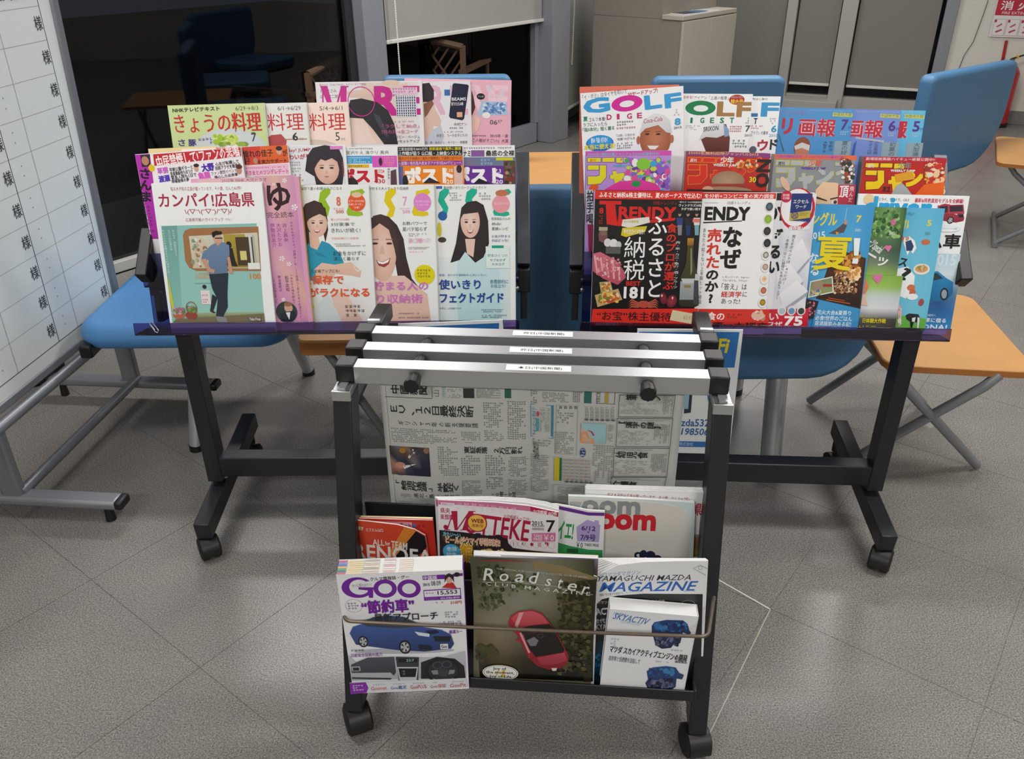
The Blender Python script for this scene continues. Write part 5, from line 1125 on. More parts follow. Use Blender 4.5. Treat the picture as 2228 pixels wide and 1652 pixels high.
# --- top tier
def ryo(off, TL, TR, bg, num, dates, lab, full=False):
    A = rmag(FL, 2, off, lab, TL, TR, .007, cover=bg, spine='f0eee8', spine_side='R', group=GC); x = TR[0]
    x0 = x - 82 if not full else 379
    A.t(dates, x - (62 if not full else 62), 231, x - 12, 240, '5a5048', 0); A.t('料理' if not full else 'きょうの料理', x0 if full else x - 84, 246, x - 5, 284 if not full else 288, 'cc1f26', .012)
    A.t(num, x - 27, 288, x - 18, 306, '3a3430', 0); A.t('月号', x - 15, 300, x - 6, 306, '9a948c', 0); return A
A = ryo(0, (364, 229.6), (574, 224), 'c9d99a', '7', '6/29→8/3', 'green cookery magazine at the left end of the top tier', True)
A.t('NHKテレビテキスト', 375, 233, 478, 243, '23281c', .04, 1); A.e(502, 330, 82, 50, 'e0e6ea', c2='cfd8dc'); A.bl(462, 290, 520, 318, ['a8c830', 'c8dc60', 'e0e8a0', '8fb02c', 'd8e488'], 60, 3, 9, 3); A.bl(464, 308, 545, 320, ['7fa03c', '9ab850'], 10, 4, 10, 4); A.t('さ', 388, 303, 403, 318, '3a2a8c', .02); A.t('豚', 410, 303, 427, 318, '3a2a8c', .04); A.n_(431, 300, 464, 318, 4, '5a4ca0', .85, 5, vert=True)
A.t('きょうの料理', 379, 246, 567, 288, 'd0202a', .014); A.t('7', 547, 290, 558, 308, '33382c', 0); done(A)
A = ryo(.009, (455, 228), (666, 223), 'e4e4e0', '6', '6/1→6/29', 'pale grey cookery magazine, second in the top tier'); A.p([(582, 300), (590, 294), (612, 292), (624, 306), (622, 318), (582, 318)], 'b8484e'); A.r(618, 302, 668, 304, 'b07a60'); A.t('6', 636, 289, 648, 306, '2c2826', .01); done(A)
A = ryo(.018, (547, 227), (757, 221.7), 'f6dfd4', '5', '5/4→6/1', 'peach-coloured cookery magazine, third in the top tier'); A.e(680, 326, 60, 22, 'e9d9cf', c2='dcc8bc'); A.r(690, 316, 740, 318, 'c09078'); done(A)
MP = GC
A = rmag(FL, 2, .027, 'fashion magazine with magenta serif title over a dark-haired head', (685.6, 179), (917.4, 175.3), .007, cover='e9e6e9', group=GC)
A.grid(760, 180, 912, 314, ['e6d2cc e2cfc8 e4dcd8 e6e2e4', 'e2c8bc dcc0b4 e0d0c8 e6e2e4', 'ecd0c2 e6c6b6 e6d8d2 e8e6e8', 'f0d6ca ecd0c2 e8e2e2 e9e8ea']); A.r(692, 182, 790, 314, 'e7e3e7', 'e4dfe2')
A.t('新サイト「DAILY MORE」デイリーモアで検索!', 695, 181, 797, 187, '8a5a6a'); A.t('長澤まさみ', 697, 194, 732, 202, '3a3438'); A.t('山下健二郎', 697, 206, 736, 214, '3a3438')
A.p([(752, 200), (790, 194), (850, 188), (886, 180), (888, 192), (860, 204), (800, 214), (760, 212)], 'e8cdbf', 'dcbcae'); A.e(850, 180, 20, 6, 'e6c6b6'); A.p([(757, 314), (757, 250), (790, 256), (820, 314)], 'ecd0c4', 'f2dcd2')
A.M(695, 187, 756, 250, 'c8108c'); A.t('R', 815, 187, 866, 252, 'c8108c', .07); A.t('E', 878, 187, 914, 250, 'c8108c', .07)
A.p([(758, 236), (762, 218), (786, 214), (820, 222), (844, 240), (858, 270), (866, 314), (836, 314), (812, 282), (790, 258), (758, 256)], '17141c', '1f1b24'); A.p([(812, 246), (826, 252), (846, 296), (840, 298), (822, 270)], '3c3a48')
A.e(786, 221, 30, 33, 'd01c98', hole=.94); A.r(853, 190, 908, 206, 'e8c8dc'); A.n_(854, 190, 906, 210, 3, 'a83a7c', .9, 3); A.r(862, 206, 906, 254, 'e8e8ee')
for k in range(9): A.r(863 + k * 4.8, 208, 865.6 + k * 4.8, 253, '2b3560')
for k in range(8): A.r(863, 209.5 + k * 5.6, 906, 211 + k * 5.6, 'dfe2ec')
A.n_(858, 262, 910, 267, 1, 'c890b0', .9, 5); A.t('「ラクして80点」', 832, 270, 912, 279, 'cf5a9c', .01); A.t('7月の月→金コーデ', 830, 282, 910, 291, 'cf5a9c', .01); A.t('白・ネイビー・ベージュ', 842, 294, 913, 302, '27345c', .015); A.t('ワントーンセットアップ', 832, 304, 913, 311, '3a4048', .01); done(A)
A = rmag(FL, 2, .035, 'fashion magazine with faint pink title and a navy phone case', (791, 180), (1023, 175.7), .007, cover='e6e4e8', group=GC)
A.t('R', 935, 186, 968, 250, 'e8b8cc', .06); A.t('E', 980, 186, 1018, 250, 'e8b8cc', .06); A.p([(919, 182), (934, 180), (944, 196), (944, 216), (930, 226), (919, 222)], '2c2024'); A.p([(919, 222), (932, 222), (946, 234), (960, 262), (958, 276), (944, 274), (936, 300), (922, 314), (920, 270)], 'e6c6ba', 'deb9ac'); A.p([(940, 282), (960, 274), (966, 300), (960, 314), (924, 314)], 'c6cbd6'); A.p([(922, 226), (940, 218), (944, 226), (930, 250), (924, 256)], '8a5a44')
A.p([(985, 183), (989, 181), (1017, 184), (1020, 187), (1010, 258), (1006, 262), (980, 257), (977, 253)], '1c1c3c'); A.t('BEAMS', 983, 212, 1014, 219, 'e8e8f0', .03); A.t('折りたたみ傘', 982, 222, 1008, 230, 'e8e8f0', .02); A.r(994, 244, 1006, 255, 'e8b08c'); A.r(967, 195, 979, 208, '3a70b0'); A.t('中村アン', 988, 267, 1016, 274, '3a3a42'); A.n_(978, 276, 1017, 281, 1, '55565c', .8, 3); A.t('麻里子、カーキ女子になる!', 950, 291, 1018, 298, '6a6870'); A.t('百・茶・あかいと・ネイビー・婉麗里', 925, 307, 1017, 313, '4a4a58', .01); A.n_(966, 285, 1014, 289, 1, '77787e', .8, 5); done(A)
A = rmag(FL, 2, .043, 'pink fashion magazine with a blue patterned pouch, right end of the top tier', (880, 170), (1113, 174.6), .007, cover='eeb4c6', group=GC)
A.grid(1026, 180, 1111, 314, ['f0b4c8 f0b8ca f2c0d0', 'eeb0c4 eeb4c8 efb8ca', 'edaec2 efb6c8 efb4c6', 'eeb8ca eeb2c4 eeb6c8']); A.t('R', 1020, 184, 1056, 250, 'f6d0dc', .06); A.t('E', 1062, 186, 1106, 246, 'f6d0dc', .05); A.bl(1052, 184, 1100, 216, ['e4d0e0', 'f0c8d8', 'd8c4dc'], 30, 2, 5, 4)
A.e(1046, 210, 9, 7, '1c1a20'); A.t('スペシャル付録', 1040, 208, 1052, 212, 'e8e8e8', .01); A.p([(1048, 220), (1102, 222), (1106, 250), (1038, 252)], 'b0c8e4'); A.bl(1048, 222, 1102, 250, ['4a78b8', '88a8d8', 'd8e4f0', '5a88c0'], 90, 1.5, 4, 5)
A.p([(1026, 196), (1030, 210), (1034, 234), (1028, 250), (1026, 250)], '4a2a2c'); A.p([(1026, 256), (1036, 250), (1046, 262), (1040, 282), (1026, 296)], 'ecc4b8'); A.e(1058, 251, 9, 7, 'f4eef0'); A.t('06', 1066, 261, 1082, 271, '4a4650'); A.t('モア', 1083, 261, 1092, 267, '4a4650'); A.t('2015年・夏', 1066, 292, 1106, 299, '5a3048', .01); A.n_(1028, 293, 1062, 298, 1, '6a4a5c', .9, 4); A.t('この服がすごい!」大賞', 1028, 302, 1106, 310, '5a3048', .01); done(A)
# ------------------------------------------------------------ magazines, right rack
HA = 'magazines in the front tier of the right rack'; HB = 'thick comic weeklies in the middle tier of the right rack'; HC = 'magazines in the top tier of the right rack'
RED_ = 'd81e1c'
A = rmag(FR, 0, 0, 'black magazine with red lettering, a wine bottle and sliced meat', (1294.8, 414), (1529, 416.5), .008, cover='0f0d10', spine='cfd3d6', spine_side='L', group=HA)
A.p([(1295, 414.5), (1529, 417), (1527, 435), (1294, 433)], 'dc2c22'); A.t('ふるさと納税&株主優待は、夏のボーナスで仕込む!', 1303, 419, 1526, 431, 'fff2f0', .028)
A.r(1304, 437, 1352, 445, RED_); A.p([(1318, 440), (1338, 440), (1342, 478), (1346, 492), (1320, 488)], RED_); A.t('RENDY', 1346, 450, 1471, 477, RED_, .07); A.p([(1344, 476), (1400, 480), (1470, 474), (1468, 480), (1345, 492)], RED_)
A.t('日経トレンディ', 1422, 438, 1473, 446, 'b02a22'); A.t('8', 1304, 452, 1313, 465, RED_, .04); A.n_(1303, 468, 1315, 488, 4, RED_, .9, 3)
A.t('“使える”OSが無償提供', 1477, 438, 1527, 442, 'f0f0f0', .01); A.t('ウィンドウズ10を', 1477, 444, 1526, 450, 'f4f4f4', .02); A.t('タダで使い倒す!', 1482, 452, 1526, 458, 'f4f4f4', .02)
for (x, c, c2) in ((1479, '2c3f80', '8a8494'), (1497, '20222c', '20386a'), (1516, 'e0dcdc', '7ea8b4')):
    A.e(x, 466, 3.2, 5, 'b98f7c'); A.e(x, 463, 3.4, 3, '2a1c18'); A.p([(x - 7, 474), (x + 7, 474), (x + 6, 490), (x - 6, 490)], c); A.p([(x - 5, 490), (x + 5, 490), (x + 4, 512), (x - 4, 512)], c2)
A.r(1507, 476, 1523, 484, 'e07a70'); A.p([(1355, 478), (1412, 472), (1414, 484), (1370, 496), (1352, 492)], 'e6e4de'); A.p([(1354, 496), (1408, 492), (1404, 504), (1362, 516), (1351, 512)], 'd9c41a'); A.t('2015年最新版', 1357, 479, 1390, 485, 'c8b020', .02); A.t('やり方ガイド付き!', 1357, 498, 1402, 510, 'f4f4f0', .02)
A.t('ふるさと', 1407, 472, 1448, 648, 'f4f4f4', .012, vert=True); A.t('納税', 1357, 516, 1404, 610, 'f4f4f4', .012, vert=True); A.t('食のプロが選ぶ', 1446, 487, 1470, 631, 'd42a20', .03, vert=True); A.t('肉・米・カニ・魚介・酒・フルーツ', 1467, 525, 1477, 628, 'e8e8e8', .0, vert=True)
A.t('BEST', 1362, 612, 1394, 622, 'd42a20', .06); A.t('181', 1357, 624, 1400, 650, 'f6f6f6', .06)
A.e(1312, 512, 10, 16, '8a6e66', c2='6a5048'); A.r(1303, 512, 1321, 524, '7a4a52'); A.r(1303, 494, 1322, 502, 'b0a48c'); A.e(1322, 528, 8, 9, 'd9d9d9'); A.e(1335, 530, 9, 10, 'e2e2e2'); A.e(1346, 533, 6, 8, 'c8c8c8'); A.r(1318, 537, 1350, 552, '5a5a5c')
A.p([(1291, 552), (1306, 548), (1340, 566), (1358, 590), (1362, 604), (1344, 620), (1312, 606), (1290, 590)], 'cf6a78', 'b84e62')
for k in range(5): A.p([(1292 + k * 13, 556 + k * 4), (1296 + k * 13, 556 + k * 4), (1302 + k * 12, 598 + k * 3), (1298 + k * 12, 598 + k * 3)], 'e8a8ac')
A.bl(1296, 558, 1354, 606, ['e09aa4', 'd88090', 'c05a6c', 'eebcc0'], 60, 1.5, 4, 12)
A.p([(1304, 614), (1328, 612), (1333, 632), (1308, 640)], 'caa878'); A.bl(1306, 614, 1331, 636, ['b84a34', 'e0b050', '8a9a40', 'e8d8b0', 'c87038'], 50, 1.5, 4, 13); A.p([(1294, 642), (1345, 628), (1354, 652), (1300, 668)], 'c8a470'); A.bl(1300, 634, 1348, 660, ['c04a30', 'e8c050', '6a8a3a', 'd86a34', 'e8dcc0'], 80, 1.5, 5, 14)
A.e(1400, 662, 14, 8, 'b84e3a'); 
for sg_ in (-1, 1):
    for k in range(4): A.p([(1400 + sg_ * 10, 658 + k * 3), (1400 + sg_ * 26, 650 + k * 5), (1400 + sg_ * 33, 658 + k * 5), (1400 + sg_ * 26, 653.5 + k * 5), (1400 + sg_ * 10, 661 + k * 3)], 'b85a48')
A.e(1443, 649, 8, 13, '8e2c3c', 12, c2='5e1a26'); A.e(1461, 655, 11, 14, 'a03444', -15, c2='6a1e2c'); A.e(1440, 643, 2, 3, 'e8b8bc'); A.e(1463, 648, 2, 3, 'e8b8bc')
A.p([(1496, 530), (1508, 530), (1508, 560), (1512, 580), (1519, 600), (1520, 664), (1512, 668), (1480, 666), (1476, 660), (1480, 604), (1492, 574)], '4a4624', '2a2a1c'); A.r(1495, 518, 1509, 534, 'c08a34', '8a5c1c'); A.p([(1480, 612), (1514, 612), (1512, 652), (1478, 652)], 'a6acb0', '8c9296'); A.p([(1482, 606), (1512, 606), (1508, 616), (1486, 616)], 'c4c8c8'); A.r(1488, 620, 1503, 626, '8a8244'); A.p([(1502, 540), (1505, 540), (1506, 590), (1502, 600)], '8c8a68')
A.r(1512, 596, 1520, 610, 'c8ccd0'); A.p([(1510, 610), (1519, 612), (1518, 664), (1508, 660)], '3c4048')
A.p([(1289, 672), (1518.5, 671), (1515, 709), (1285.5, 708)], 'dc2c22'); A.t('“お宝”株主優待', 1298, 678, 1460, 698, '2a1210', .02); A.p([(1463, 674), (1518, 684), (1512, 706), (1457, 696)], 'd8cfa8'); A.t('¥540', 1486, 686, 1506, 696, 'a09a80'); A.t('意外に知らない', 1296, 702, 1346, 708, 'fff2f0', .02); done(A)
A = rmag(FR, 0, .010, 'white business magazine with thick black title and a column of round pictures', (1454, 418.5), (1689, 419.6), .008, cover='f2f2f3', group=HA)
A.p([(1454, 418.5), (1689, 420), (1688, 433), (1454, 432)], 'dc3a30'); A.t('を分析+コンビニ食の実力調査', 1533, 422, 1684, 432, 'fff4f2', .02); A.t('日経トレンディ', 1583, 438, 1633, 445, '70757a'); A.n_(1533, 440, 1563, 443, 1, '8a8d90', .9, 4)
A.t('ENDY', 1533, 450, 1632, 480, '101012', .07); A.p([(1530, 483), (1614, 480), (1614, 482), (1530, 486)], '2a2a2c')
A.t('売れた', 1537, 498, 1569, 584, 'd8372c', .045, vert=True); A.t('のか?', 1534, 588, 1563, 660, '1c1c20', .045, vert=True); A.t('なぜ', 1568, 494, 1614, 585, '131316', .05, vert=True)
A.t('レモンジーナ、Ingress、', 1572, 601, 1631, 606, '55585c'); A.t('ブルーボトル、クマムシ…', 1572, 608, 1631, 613, '55585c'); A.t('「答え」は', 1570, 617, 1625, 631, '2a2a2e', .01); A.t('経済学', 1569, 634, 1613, 647, 'd8372c', .03); A.t('に', 1616, 635, 1625, 646, '2a2a2e'); A.t('あった!', 1569, 650, 1610, 661, '2a2a2e'); A.t('あなたの知らない上半期ヒット商品', 1524, 498, 1531, 662, '55585c', .01, vert=True)
for k, (x, y, c, c2) in enumerate([(1674, 450, '6a7684', '3a424c'), (1671, 477, 'a8c84c', '86a838'), (1669, 503, '4a4448', '2c2a2e'), (1669, 529, '3c4248', '22262a'), (1666, 555, 'e8e4e0', '6a5c54'), (1665, 581, 'd8c4bc', 'a8887c'), (1663, 607, 'e8a834', 'f4e8d0'), (1661, 632, 'd8846c', 'b06048'), (1659, 658, 'd0a828', '8a7020')]):
    A.e(x, y, 9.5, 11.5, 'd9dadc'); A.e(x, y, 8.8, 10.7, 'f6f6f6'); A.e(x, y, 6.6 if k > 3 else 8, 7.5 if k > 3 else 9.5, c, c2=c2, n=12)
A.p([(1520, 672), (1674, 673), (1671, 712), (1516, 710)], 'da3026'); A.t('ニ食の', 1520, 679, 1576, 697, 'fdeeea', .03); A.n_(1582, 682, 1624, 694, 2, '4a1410', .9, 5); A.bl(1632, 674, 1668, 700, ['e8b8a8', 'f4d8d0', 'c88878'], 16, 3, 8, 6); A.t('凍庫vs大調査', 1524, 701, 1670, 712, '2a1210', .04); done(A)
A = rmag(FR, 0, .020, 'magazine with a blue and gold badge over white keyboard keys', (1540, 419), (1774, 419.6), .008, cover='e6e6ec', group=HA)
A.grid(1692, 424, 1764, 676, ['eeeef2 f0f0f4 eeeef2', 'e6e6ee f2f2f6 e2e2ea', 'd6d6e0 ebebf0 c8c8d4', 'e9e9f0 d0d0dc ececf2', 'd4d4de eeeef4 d8d8e2', 'e4e4ec d0d0da e8e8ee'])
for (a, b, c, d) in [((1702, 560), (1746, 520), (1762, 560), (1716, 612)), ((1690, 600), (1716, 570), (1748, 612), (1700, 650)), ((1696, 640), (1734, 610), (1758, 634), (1704, 672))]: A.p([a, b, c, d], 'f4f4f8', 'dcdce6'); A.p([d, c, (c[0] - 2, c[1] + 9), (d[0], d[1] + 9)], 'a8a8b8')
A.r(1690, 420, 1706, 436, '1c1a1e'); A.t('TRENDY', 1600, 450, 1710, 480, '0e0e10', .07); A.e(1735, 455, 38, 46, 'c8203c'); A.e(1733, 452, 34, 41, 'f2f0f4'); A.e(1711, 428, 12, 13, 'c8204a'); A.t('別冊', 1703, 422, 1718, 428, 'f4e0e4', .02); A.t('付録', 1703, 429, 1718, 434, 'f4e0e4', .02)
A.p([(1723, 421), (1768, 421), (1762, 484), (1717, 480)], '1f3478'); A.t('エクセル', 1726, 434, 1760, 443, 'dfe4d0', .02); A.t('ワード', 1731, 446, 1754, 454, 'dfe4d0', .02); A.p([(1719, 464), (1764, 458), (1762, 474), (1717, 480)], 'c8b04a'); A.e(1729, 469, 8, 8, '1f3478', hole=.8); A.t('超', 1724, 464, 1734, 474, '1f3478', .02); A.n_(1740, 462, 1760, 470, 2, '3a3a50', .9, 4)
A.t('すぐに役立つ!', 1723, 480, 1754, 485, 'f2f2f6', .01); A.t('保存版164P', 1716, 492, 1761, 501, 'f6f6fa', .05); A.t('ずるい', 1674, 498, 1700, 595, '131316', .055, vert=True)
A.t('覚えるポイントは、4つだけ!', 1712, 511, 1720, 620, '4a4a54', 0, rot=-7, vert=True); A.t('“手抜き”なのに説得力も見た目もアップ!', 1699, 515, 1706, 652, '4a4a54', 0, rot=-5, vert=True)
A.p([(1672, 673), (1760, 671), (1757, 712), (1668, 712)], 'cf1f38'); A.t('い', 1673, 682, 1694, 697, 'fbeaec', .02); A.t('75', 1706, 688, 1746, 709, 'fdfafa', .07); A.t('ワザ', 1668, 700, 1702, 711, 'fbeaec', .05)
for (x, c) in ((1701, 'b8c4c8'), (1722, '6a98c0'), (1743, '3a4044')): A.e(x, 676, 9.5, 10.5, 'e4e4e8'); A.e(x, 677, 7, 7, c)
done(A)
A = rmag(FR, 0, .029, 'sky blue town magazine with fireworks and a yellow brushed character', (1652, 445), (1887.7, 451), .006, cover='3f9ed0', spine='1c3c5c', spine_side='R', group=HA)
A.grid(1762, 448, 1884, 730, ['3a98d4 3f9cd8 4aa2da 3c98d4', '3a9cd8 44a4dc 50aae0 409cd6', '48a4dc 52acdf 4aa6dc 3c98d2', '46a0d8 4aa6da 46a2d8 3a94ce', '3a90c8 3f98d0 3f98d0 3890c8', '3c94cc 429cd4 429cd4 3c94cc'])
A.t('ングル', 1766, 462, 1822, 492, 'e8d840', .03); A.t('7', 1863, 469, 1874, 484, 'e8d840', .05); A.t('380', 1860, 498, 1873, 504, 'cfe4f0'); A.p([(1843, 452), (1844, 452), (1838, 484), (1837, 484)], 'c8d4d8'); A.p([(1828, 492), (1838, 484), (1843, 490), (1836, 506), (1816, 510), (1802, 508), (1818, 500)], '5a5254'); A.e(1840, 484, 4, 5, 'c89478'); A.p([(1818, 504), (1826, 506), (1820, 512)], 'd8a020')
A.t('2015', 1760, 505, 1795, 520, 'dff0f8', .04, rot=8); A.t('なる', 1762, 550, 1782, 600, 'eef6fa', .03, rot=10, vert=True)
A.p([(1814, 540), (1884, 562), (1872, 672), (1775, 650), (1795, 600)], '3a241c'); A.p([(1816, 545), (1880, 565), (1868, 668), (1780, 647), (1798, 600)], '5e3018', '1f1412')
A.bl(1806, 545, 1874, 600, ['a85c1c', 'c87828', '7a4418', 'e0a044', '4a2a18'], 150, 2, 6, 21); A.bl(1812, 590, 1866, 640, ['caa078', 'e8d0a8', '8a5c3c', '6a4028', 'c89060'], 190, 1.2, 3.5, 22); A.bl(1840, 578, 1874, 612, ['f0c080', 'ffe0b0', 'd89848'], 34, 2, 6, 23); A.r(1800, 650, 1838, 652, 'b04820', rot=-8); A.r(1796, 655, 1850, 657, 'c86030', rot=-8)
A.p([(1762, 612), (1811, 601), (1814, 636), (1757, 648)], 'e6e8dc'); A.p([(1764, 614), (1809, 604), (1811, 634), (1760, 645)], '7c8a68', '98a468'); A.e(1780, 622, 12, 12, 'a08c74'); A.r(1790, 618, 1810, 624, 'a83430'); A.bl(1762, 628, 1790, 644, ['4a78a0', 'c8a0a0', 'd8d080', '6a9a5a'], 30, 1.5, 4, 24)
A.p([(1754, 650), (1780, 655), (1768, 694), (1752, 692)], '2a1c24'); A.bl(1754, 655, 1776, 690, ['a84a58', '6a2a3c', 'd88090'], 30, 1, 2.5, 25); A.p([(1782, 652), (1868, 672), (1864, 722), (1764, 712)], '3f98d0')
A.t('夏', 1772, 516, 1852, 588, 'f0d81c', .03); A.p([(1857, 518), (1871, 518), (1867, 556), (1857, 556)], 'f4f8fa'); A.p([(1855, 562), (1867, 562), (1865, 574), (1853, 573)], 'f4f8fa')
A.t('花火大会&夏祭り', 1777, 675, 1851, 685, 'e8f4fa', .02); A.t('必食!世界のごはん', 1773, 687, 1853, 698, 'e8f4fa', .02); A.t('居酒屋飲みある記!', 1772, 699, 1851, 709, 'e8f4fa', .02); A.n_(1770, 711, 1855, 718, 1, 'cfe4f0', .9, 7); done(A)
A = rmag(FR, 0, .036, 'town magazine with green trees, a lawn and pink hearts', (1730, 447), (1964, 452), .005, cover='5a7f4c', group=HA)
A.grid(1870, 452, 1962, 600, ['3c6a34 5a8a48 7aa060 2f5a34', '4a7a3c 6a9a50 86a86c 3a6640', '3a5a38 5a8048 5a8458 2f5038', '3c4c40 56705c 4a6850 3a5444', '5a6c5a 7c8c74 6a8068 506a58', '8ab04c 9ac058 94b858 84a84c'])
A.grid(1864, 600, 1956, 718, ['86b048 92bc50 8cb84c 84ac48', '9ac458 a4cc60 9cc45c 90b854', 'c8d8d0 d4dcdc cfd8d8 c8d0d0', 'dde0e4 e4e6e8 e0e2e6 d8dade', '5a5a60 60605c 54544c 48483c', '4a4a40 4c4c3c 48483c 40402c']); A.bl(1880, 456, 1960, 520, ['4a7c38', '7aa858', '2f5c30', '9ac07c', '5c9048'], 130, 2, 6, 31)
A.t('ル', 1886, 484, 1898, 498, 'e84a8c', .05); A.t('6', 1938, 475, 1950, 490, 'e060a0', .05); A.t('380', 1934, 504, 1946, 511, 'e8f0e8', .01); A.t('ーツSpecial', 1884, 524, 1922, 549, 'eef2ee', .02, rot=-33); A.p([(1890, 549), (1907, 559), (1905, 563), (1888, 553)], 'f4f6f4'); A.t('ツ', 1908, 560, 1930, 580, 'f4f6f4', .04, rot=-18)
for (x, y, r_) in ((1932, 540, 7), (1909, 606, 10)): A.e(x - r_ * .48, y - r_ * .3, r_ * .58, r_ * .6, 'e078a8'); A.e(x + r_ * .48, y - r_ * .3, r_ * .58, r_ * .6, 'e078a8'); A.p([(x - r_ * 1.0, y - r_ * .1), (x + r_ * 1.0, y - r_ * .1), (x + r_ * .05, y + r_ * 1.2)], 'e078a8')
A.e(1874, 582, 9, 12, '2c2420'); A.p([(1870, 604), (1882, 604), (1890, 624), (1882, 640), (1868, 640)], 'e08a64'); A.p([(1868, 640), (1882, 640), (1888, 665), (1866, 662)], 'ecc8b0'); A.t('目時に!レジャーに!', 1868, 686, 1910, 692, 'd8d060'); A.t('日体験大作戦', 1876, 693, 1927, 703, 'f0d824', .03); A.n_(1868, 708, 1914, 712, 1, 'e8d024', .9, 5); done(A)
A = rmag(FR, 0, .042, 'pale blue town magazine with a cow and cut-out figures', (1806, 449), (2040, 454.5), .005, cover='6fc0dc', group=HA)
A.grid(1950, 455, 2034, 718, ['58b4dc 62bae0 5cb6de', '60badc 6cc0e0 62bce0', '64bcdc 70c4e2 68c0e0', '66bede 74c6e2 6ac2e0', '68c0de 72c6e0 6cc4de', '6ac2dc 74c8e0 70c6dc']); A.p([(1944, 684), (2016, 694), (2010, 722), (1938, 716)], '6ab84a'); A.t('ング ル', 1962, 477, 1978, 499, 'e8dc40', .04); A.t('5', 2017, 479, 2027, 492, 'e8d840', .05); A.t('380', 2012, 505, 2024, 512, '50707c'); A.t('盛り沢山!!', 1962, 462, 1990, 469, '3a5a68')
A.p([(1966, 518), (1978, 514), (1990, 524), (1994, 540), (1986, 552), (1980, 544), (1974, 556), (1970, 540), (1966, 530)], 'f4f4f2'); A.p([(1970, 526), (1982, 522), (1988, 536), (1984, 546), (1972, 546)], '2c4070'); A.e(1974, 519, 4, 5, 'c89880'); A.e(2014, 527, 10, 6, 'c87048'); A.e(1961, 520, 6, 6, 'd86040'); A.e(2005, 586, 18, 12, 'f0e8e0'); A.e(2005, 585, 14, 8, 'd8a070'); A.bl(1996, 576, 2014, 590, ['c88850', '8a9a4c', 'e8b888'], 26, 1.5, 3.5, 33)
A.t('ス', 1956, 562, 1974, 580, '1e2428', .045, rot=-10); A.p([(1950, 585), (1975, 580), (1990, 600), (1988, 628), (1970, 650), (1948, 640)], 'f2f6f8'); A.t('?', 1962, 583, 1980, 611, '1e2428', .06, rot=-12); A.p([(1946, 608), (1956, 612), (1954, 617), (1944, 612)], '1e2428'); A.e(1982, 626, 9, 7, 'd0744c'); A.e(1985, 636, 7, 7, 'c86a48'); A.e(2004, 658, 6, 8, 'a84a50'); A.e(1985, 646, 12, 7, 'eef4f8'); A.bl(1952, 664, 1962, 712, ['e8b8b0', 'e8dcd8', 'c8a8a0'], 30, 2, 4.5, 34)
A.p([(1970, 686), (1978, 682), (1998, 684), (2002, 694), (1998, 702), (1988, 700), (1984, 714), (1981, 714), (1980, 700), (1972, 694)], '22242a'); A.p([(1996, 690), (2001, 692), (1998, 714), (1995, 714)], 'e8e8e8'); A.p([(1984, 692), (1992, 690), (1990, 700), (1984, 700)], 'e8e8e8'); done(A)
A = rmag(FR, 0, .048, 'car magazine with a red boxy car and a blue saloon, rightmost in the front tier', (1869, 421.7), (2110, 427), .007, cover='eef0f2', group=HA)
A.e(1890, 434, 12, 12, 'f0d0a0'); A.t('ミライ、ウェイク、CX-3', 1912, 431, 1978, 438, '3a4048', .01); A.t('最新&発表直前モデルを全網羅!', 1990, 432, 2097, 442, 'cc2048', .025); A.t('driver', 1880, 428, 2028, 474, '2aa4dc', .06)
A.car(2033, 444, 2098, 488, 'b84050', '8c2c3c'); A.p([(2040, 447), (2096, 445), (2098, 465), (2042, 466)], 'b84050'); A.p([(2044, 449), (2062, 448), (2062, 462), (2044, 463)], '3a2c38'); A.p([(2066, 448), (2094, 447), (2095, 460), (2066, 461)], '3a2c38'); A.e(2060, 498, 30, 7, 'd4e4ec'); A.e(2060, 498, 28, 6, 'f4f6f8'); A.t('国産で買えるすべてのクルマを網羅', 2038, 495, 2082, 500, '5aa0c8')
A.p([(2032, 508), (2036, 508), (2049, 538), (2044, 540)], '15161a'); A.t('車', 2053, 509, 2090, 541, '15161a', .04); A.grid(2010, 552, 2086, 600, ['b8d4e8 b8d4e8 c0d8ea', 'd0e2ee d4e6f0 d8e8f0']); A.t('2015', 2025, 553, 2080, 578, 'dcebf4', .02)
A.grid(2006, 600, 2078, 716, ['c8d8e4 d0dee8 d8e4ec', '6a9cc4 4a80b0 8ab0d0', '2c64a0 24548e 4a7cb0', '2a78b4 2868a4 2a74b4', '3a98d0 3490cc 2e88c8']); A.p([(2012, 592), (2040, 590), (2060, 606), (2074, 614), (2072, 640), (2060, 652), (2036, 655), (2006, 664)], '2a8cc4', '1c649c'); A.p([(2020, 597), (2038, 594), (2052, 606), (2024, 612)], '2c3c4c'); A.e(2054, 640, 9, 14, '1a2430', 10); A.e(2054, 640, 6, 10, '9aa8b4', 10)
A.t('次の時代へ', 2008, 683, 2036, 689, 'e4eef6', .01); A.t('車に宿る', 2012, 692, 2058, 702, 'e8f2fa', .03); A.t('DNA!', 2006, 706, 2060, 718, 'd8e8f4', .05); done(A)

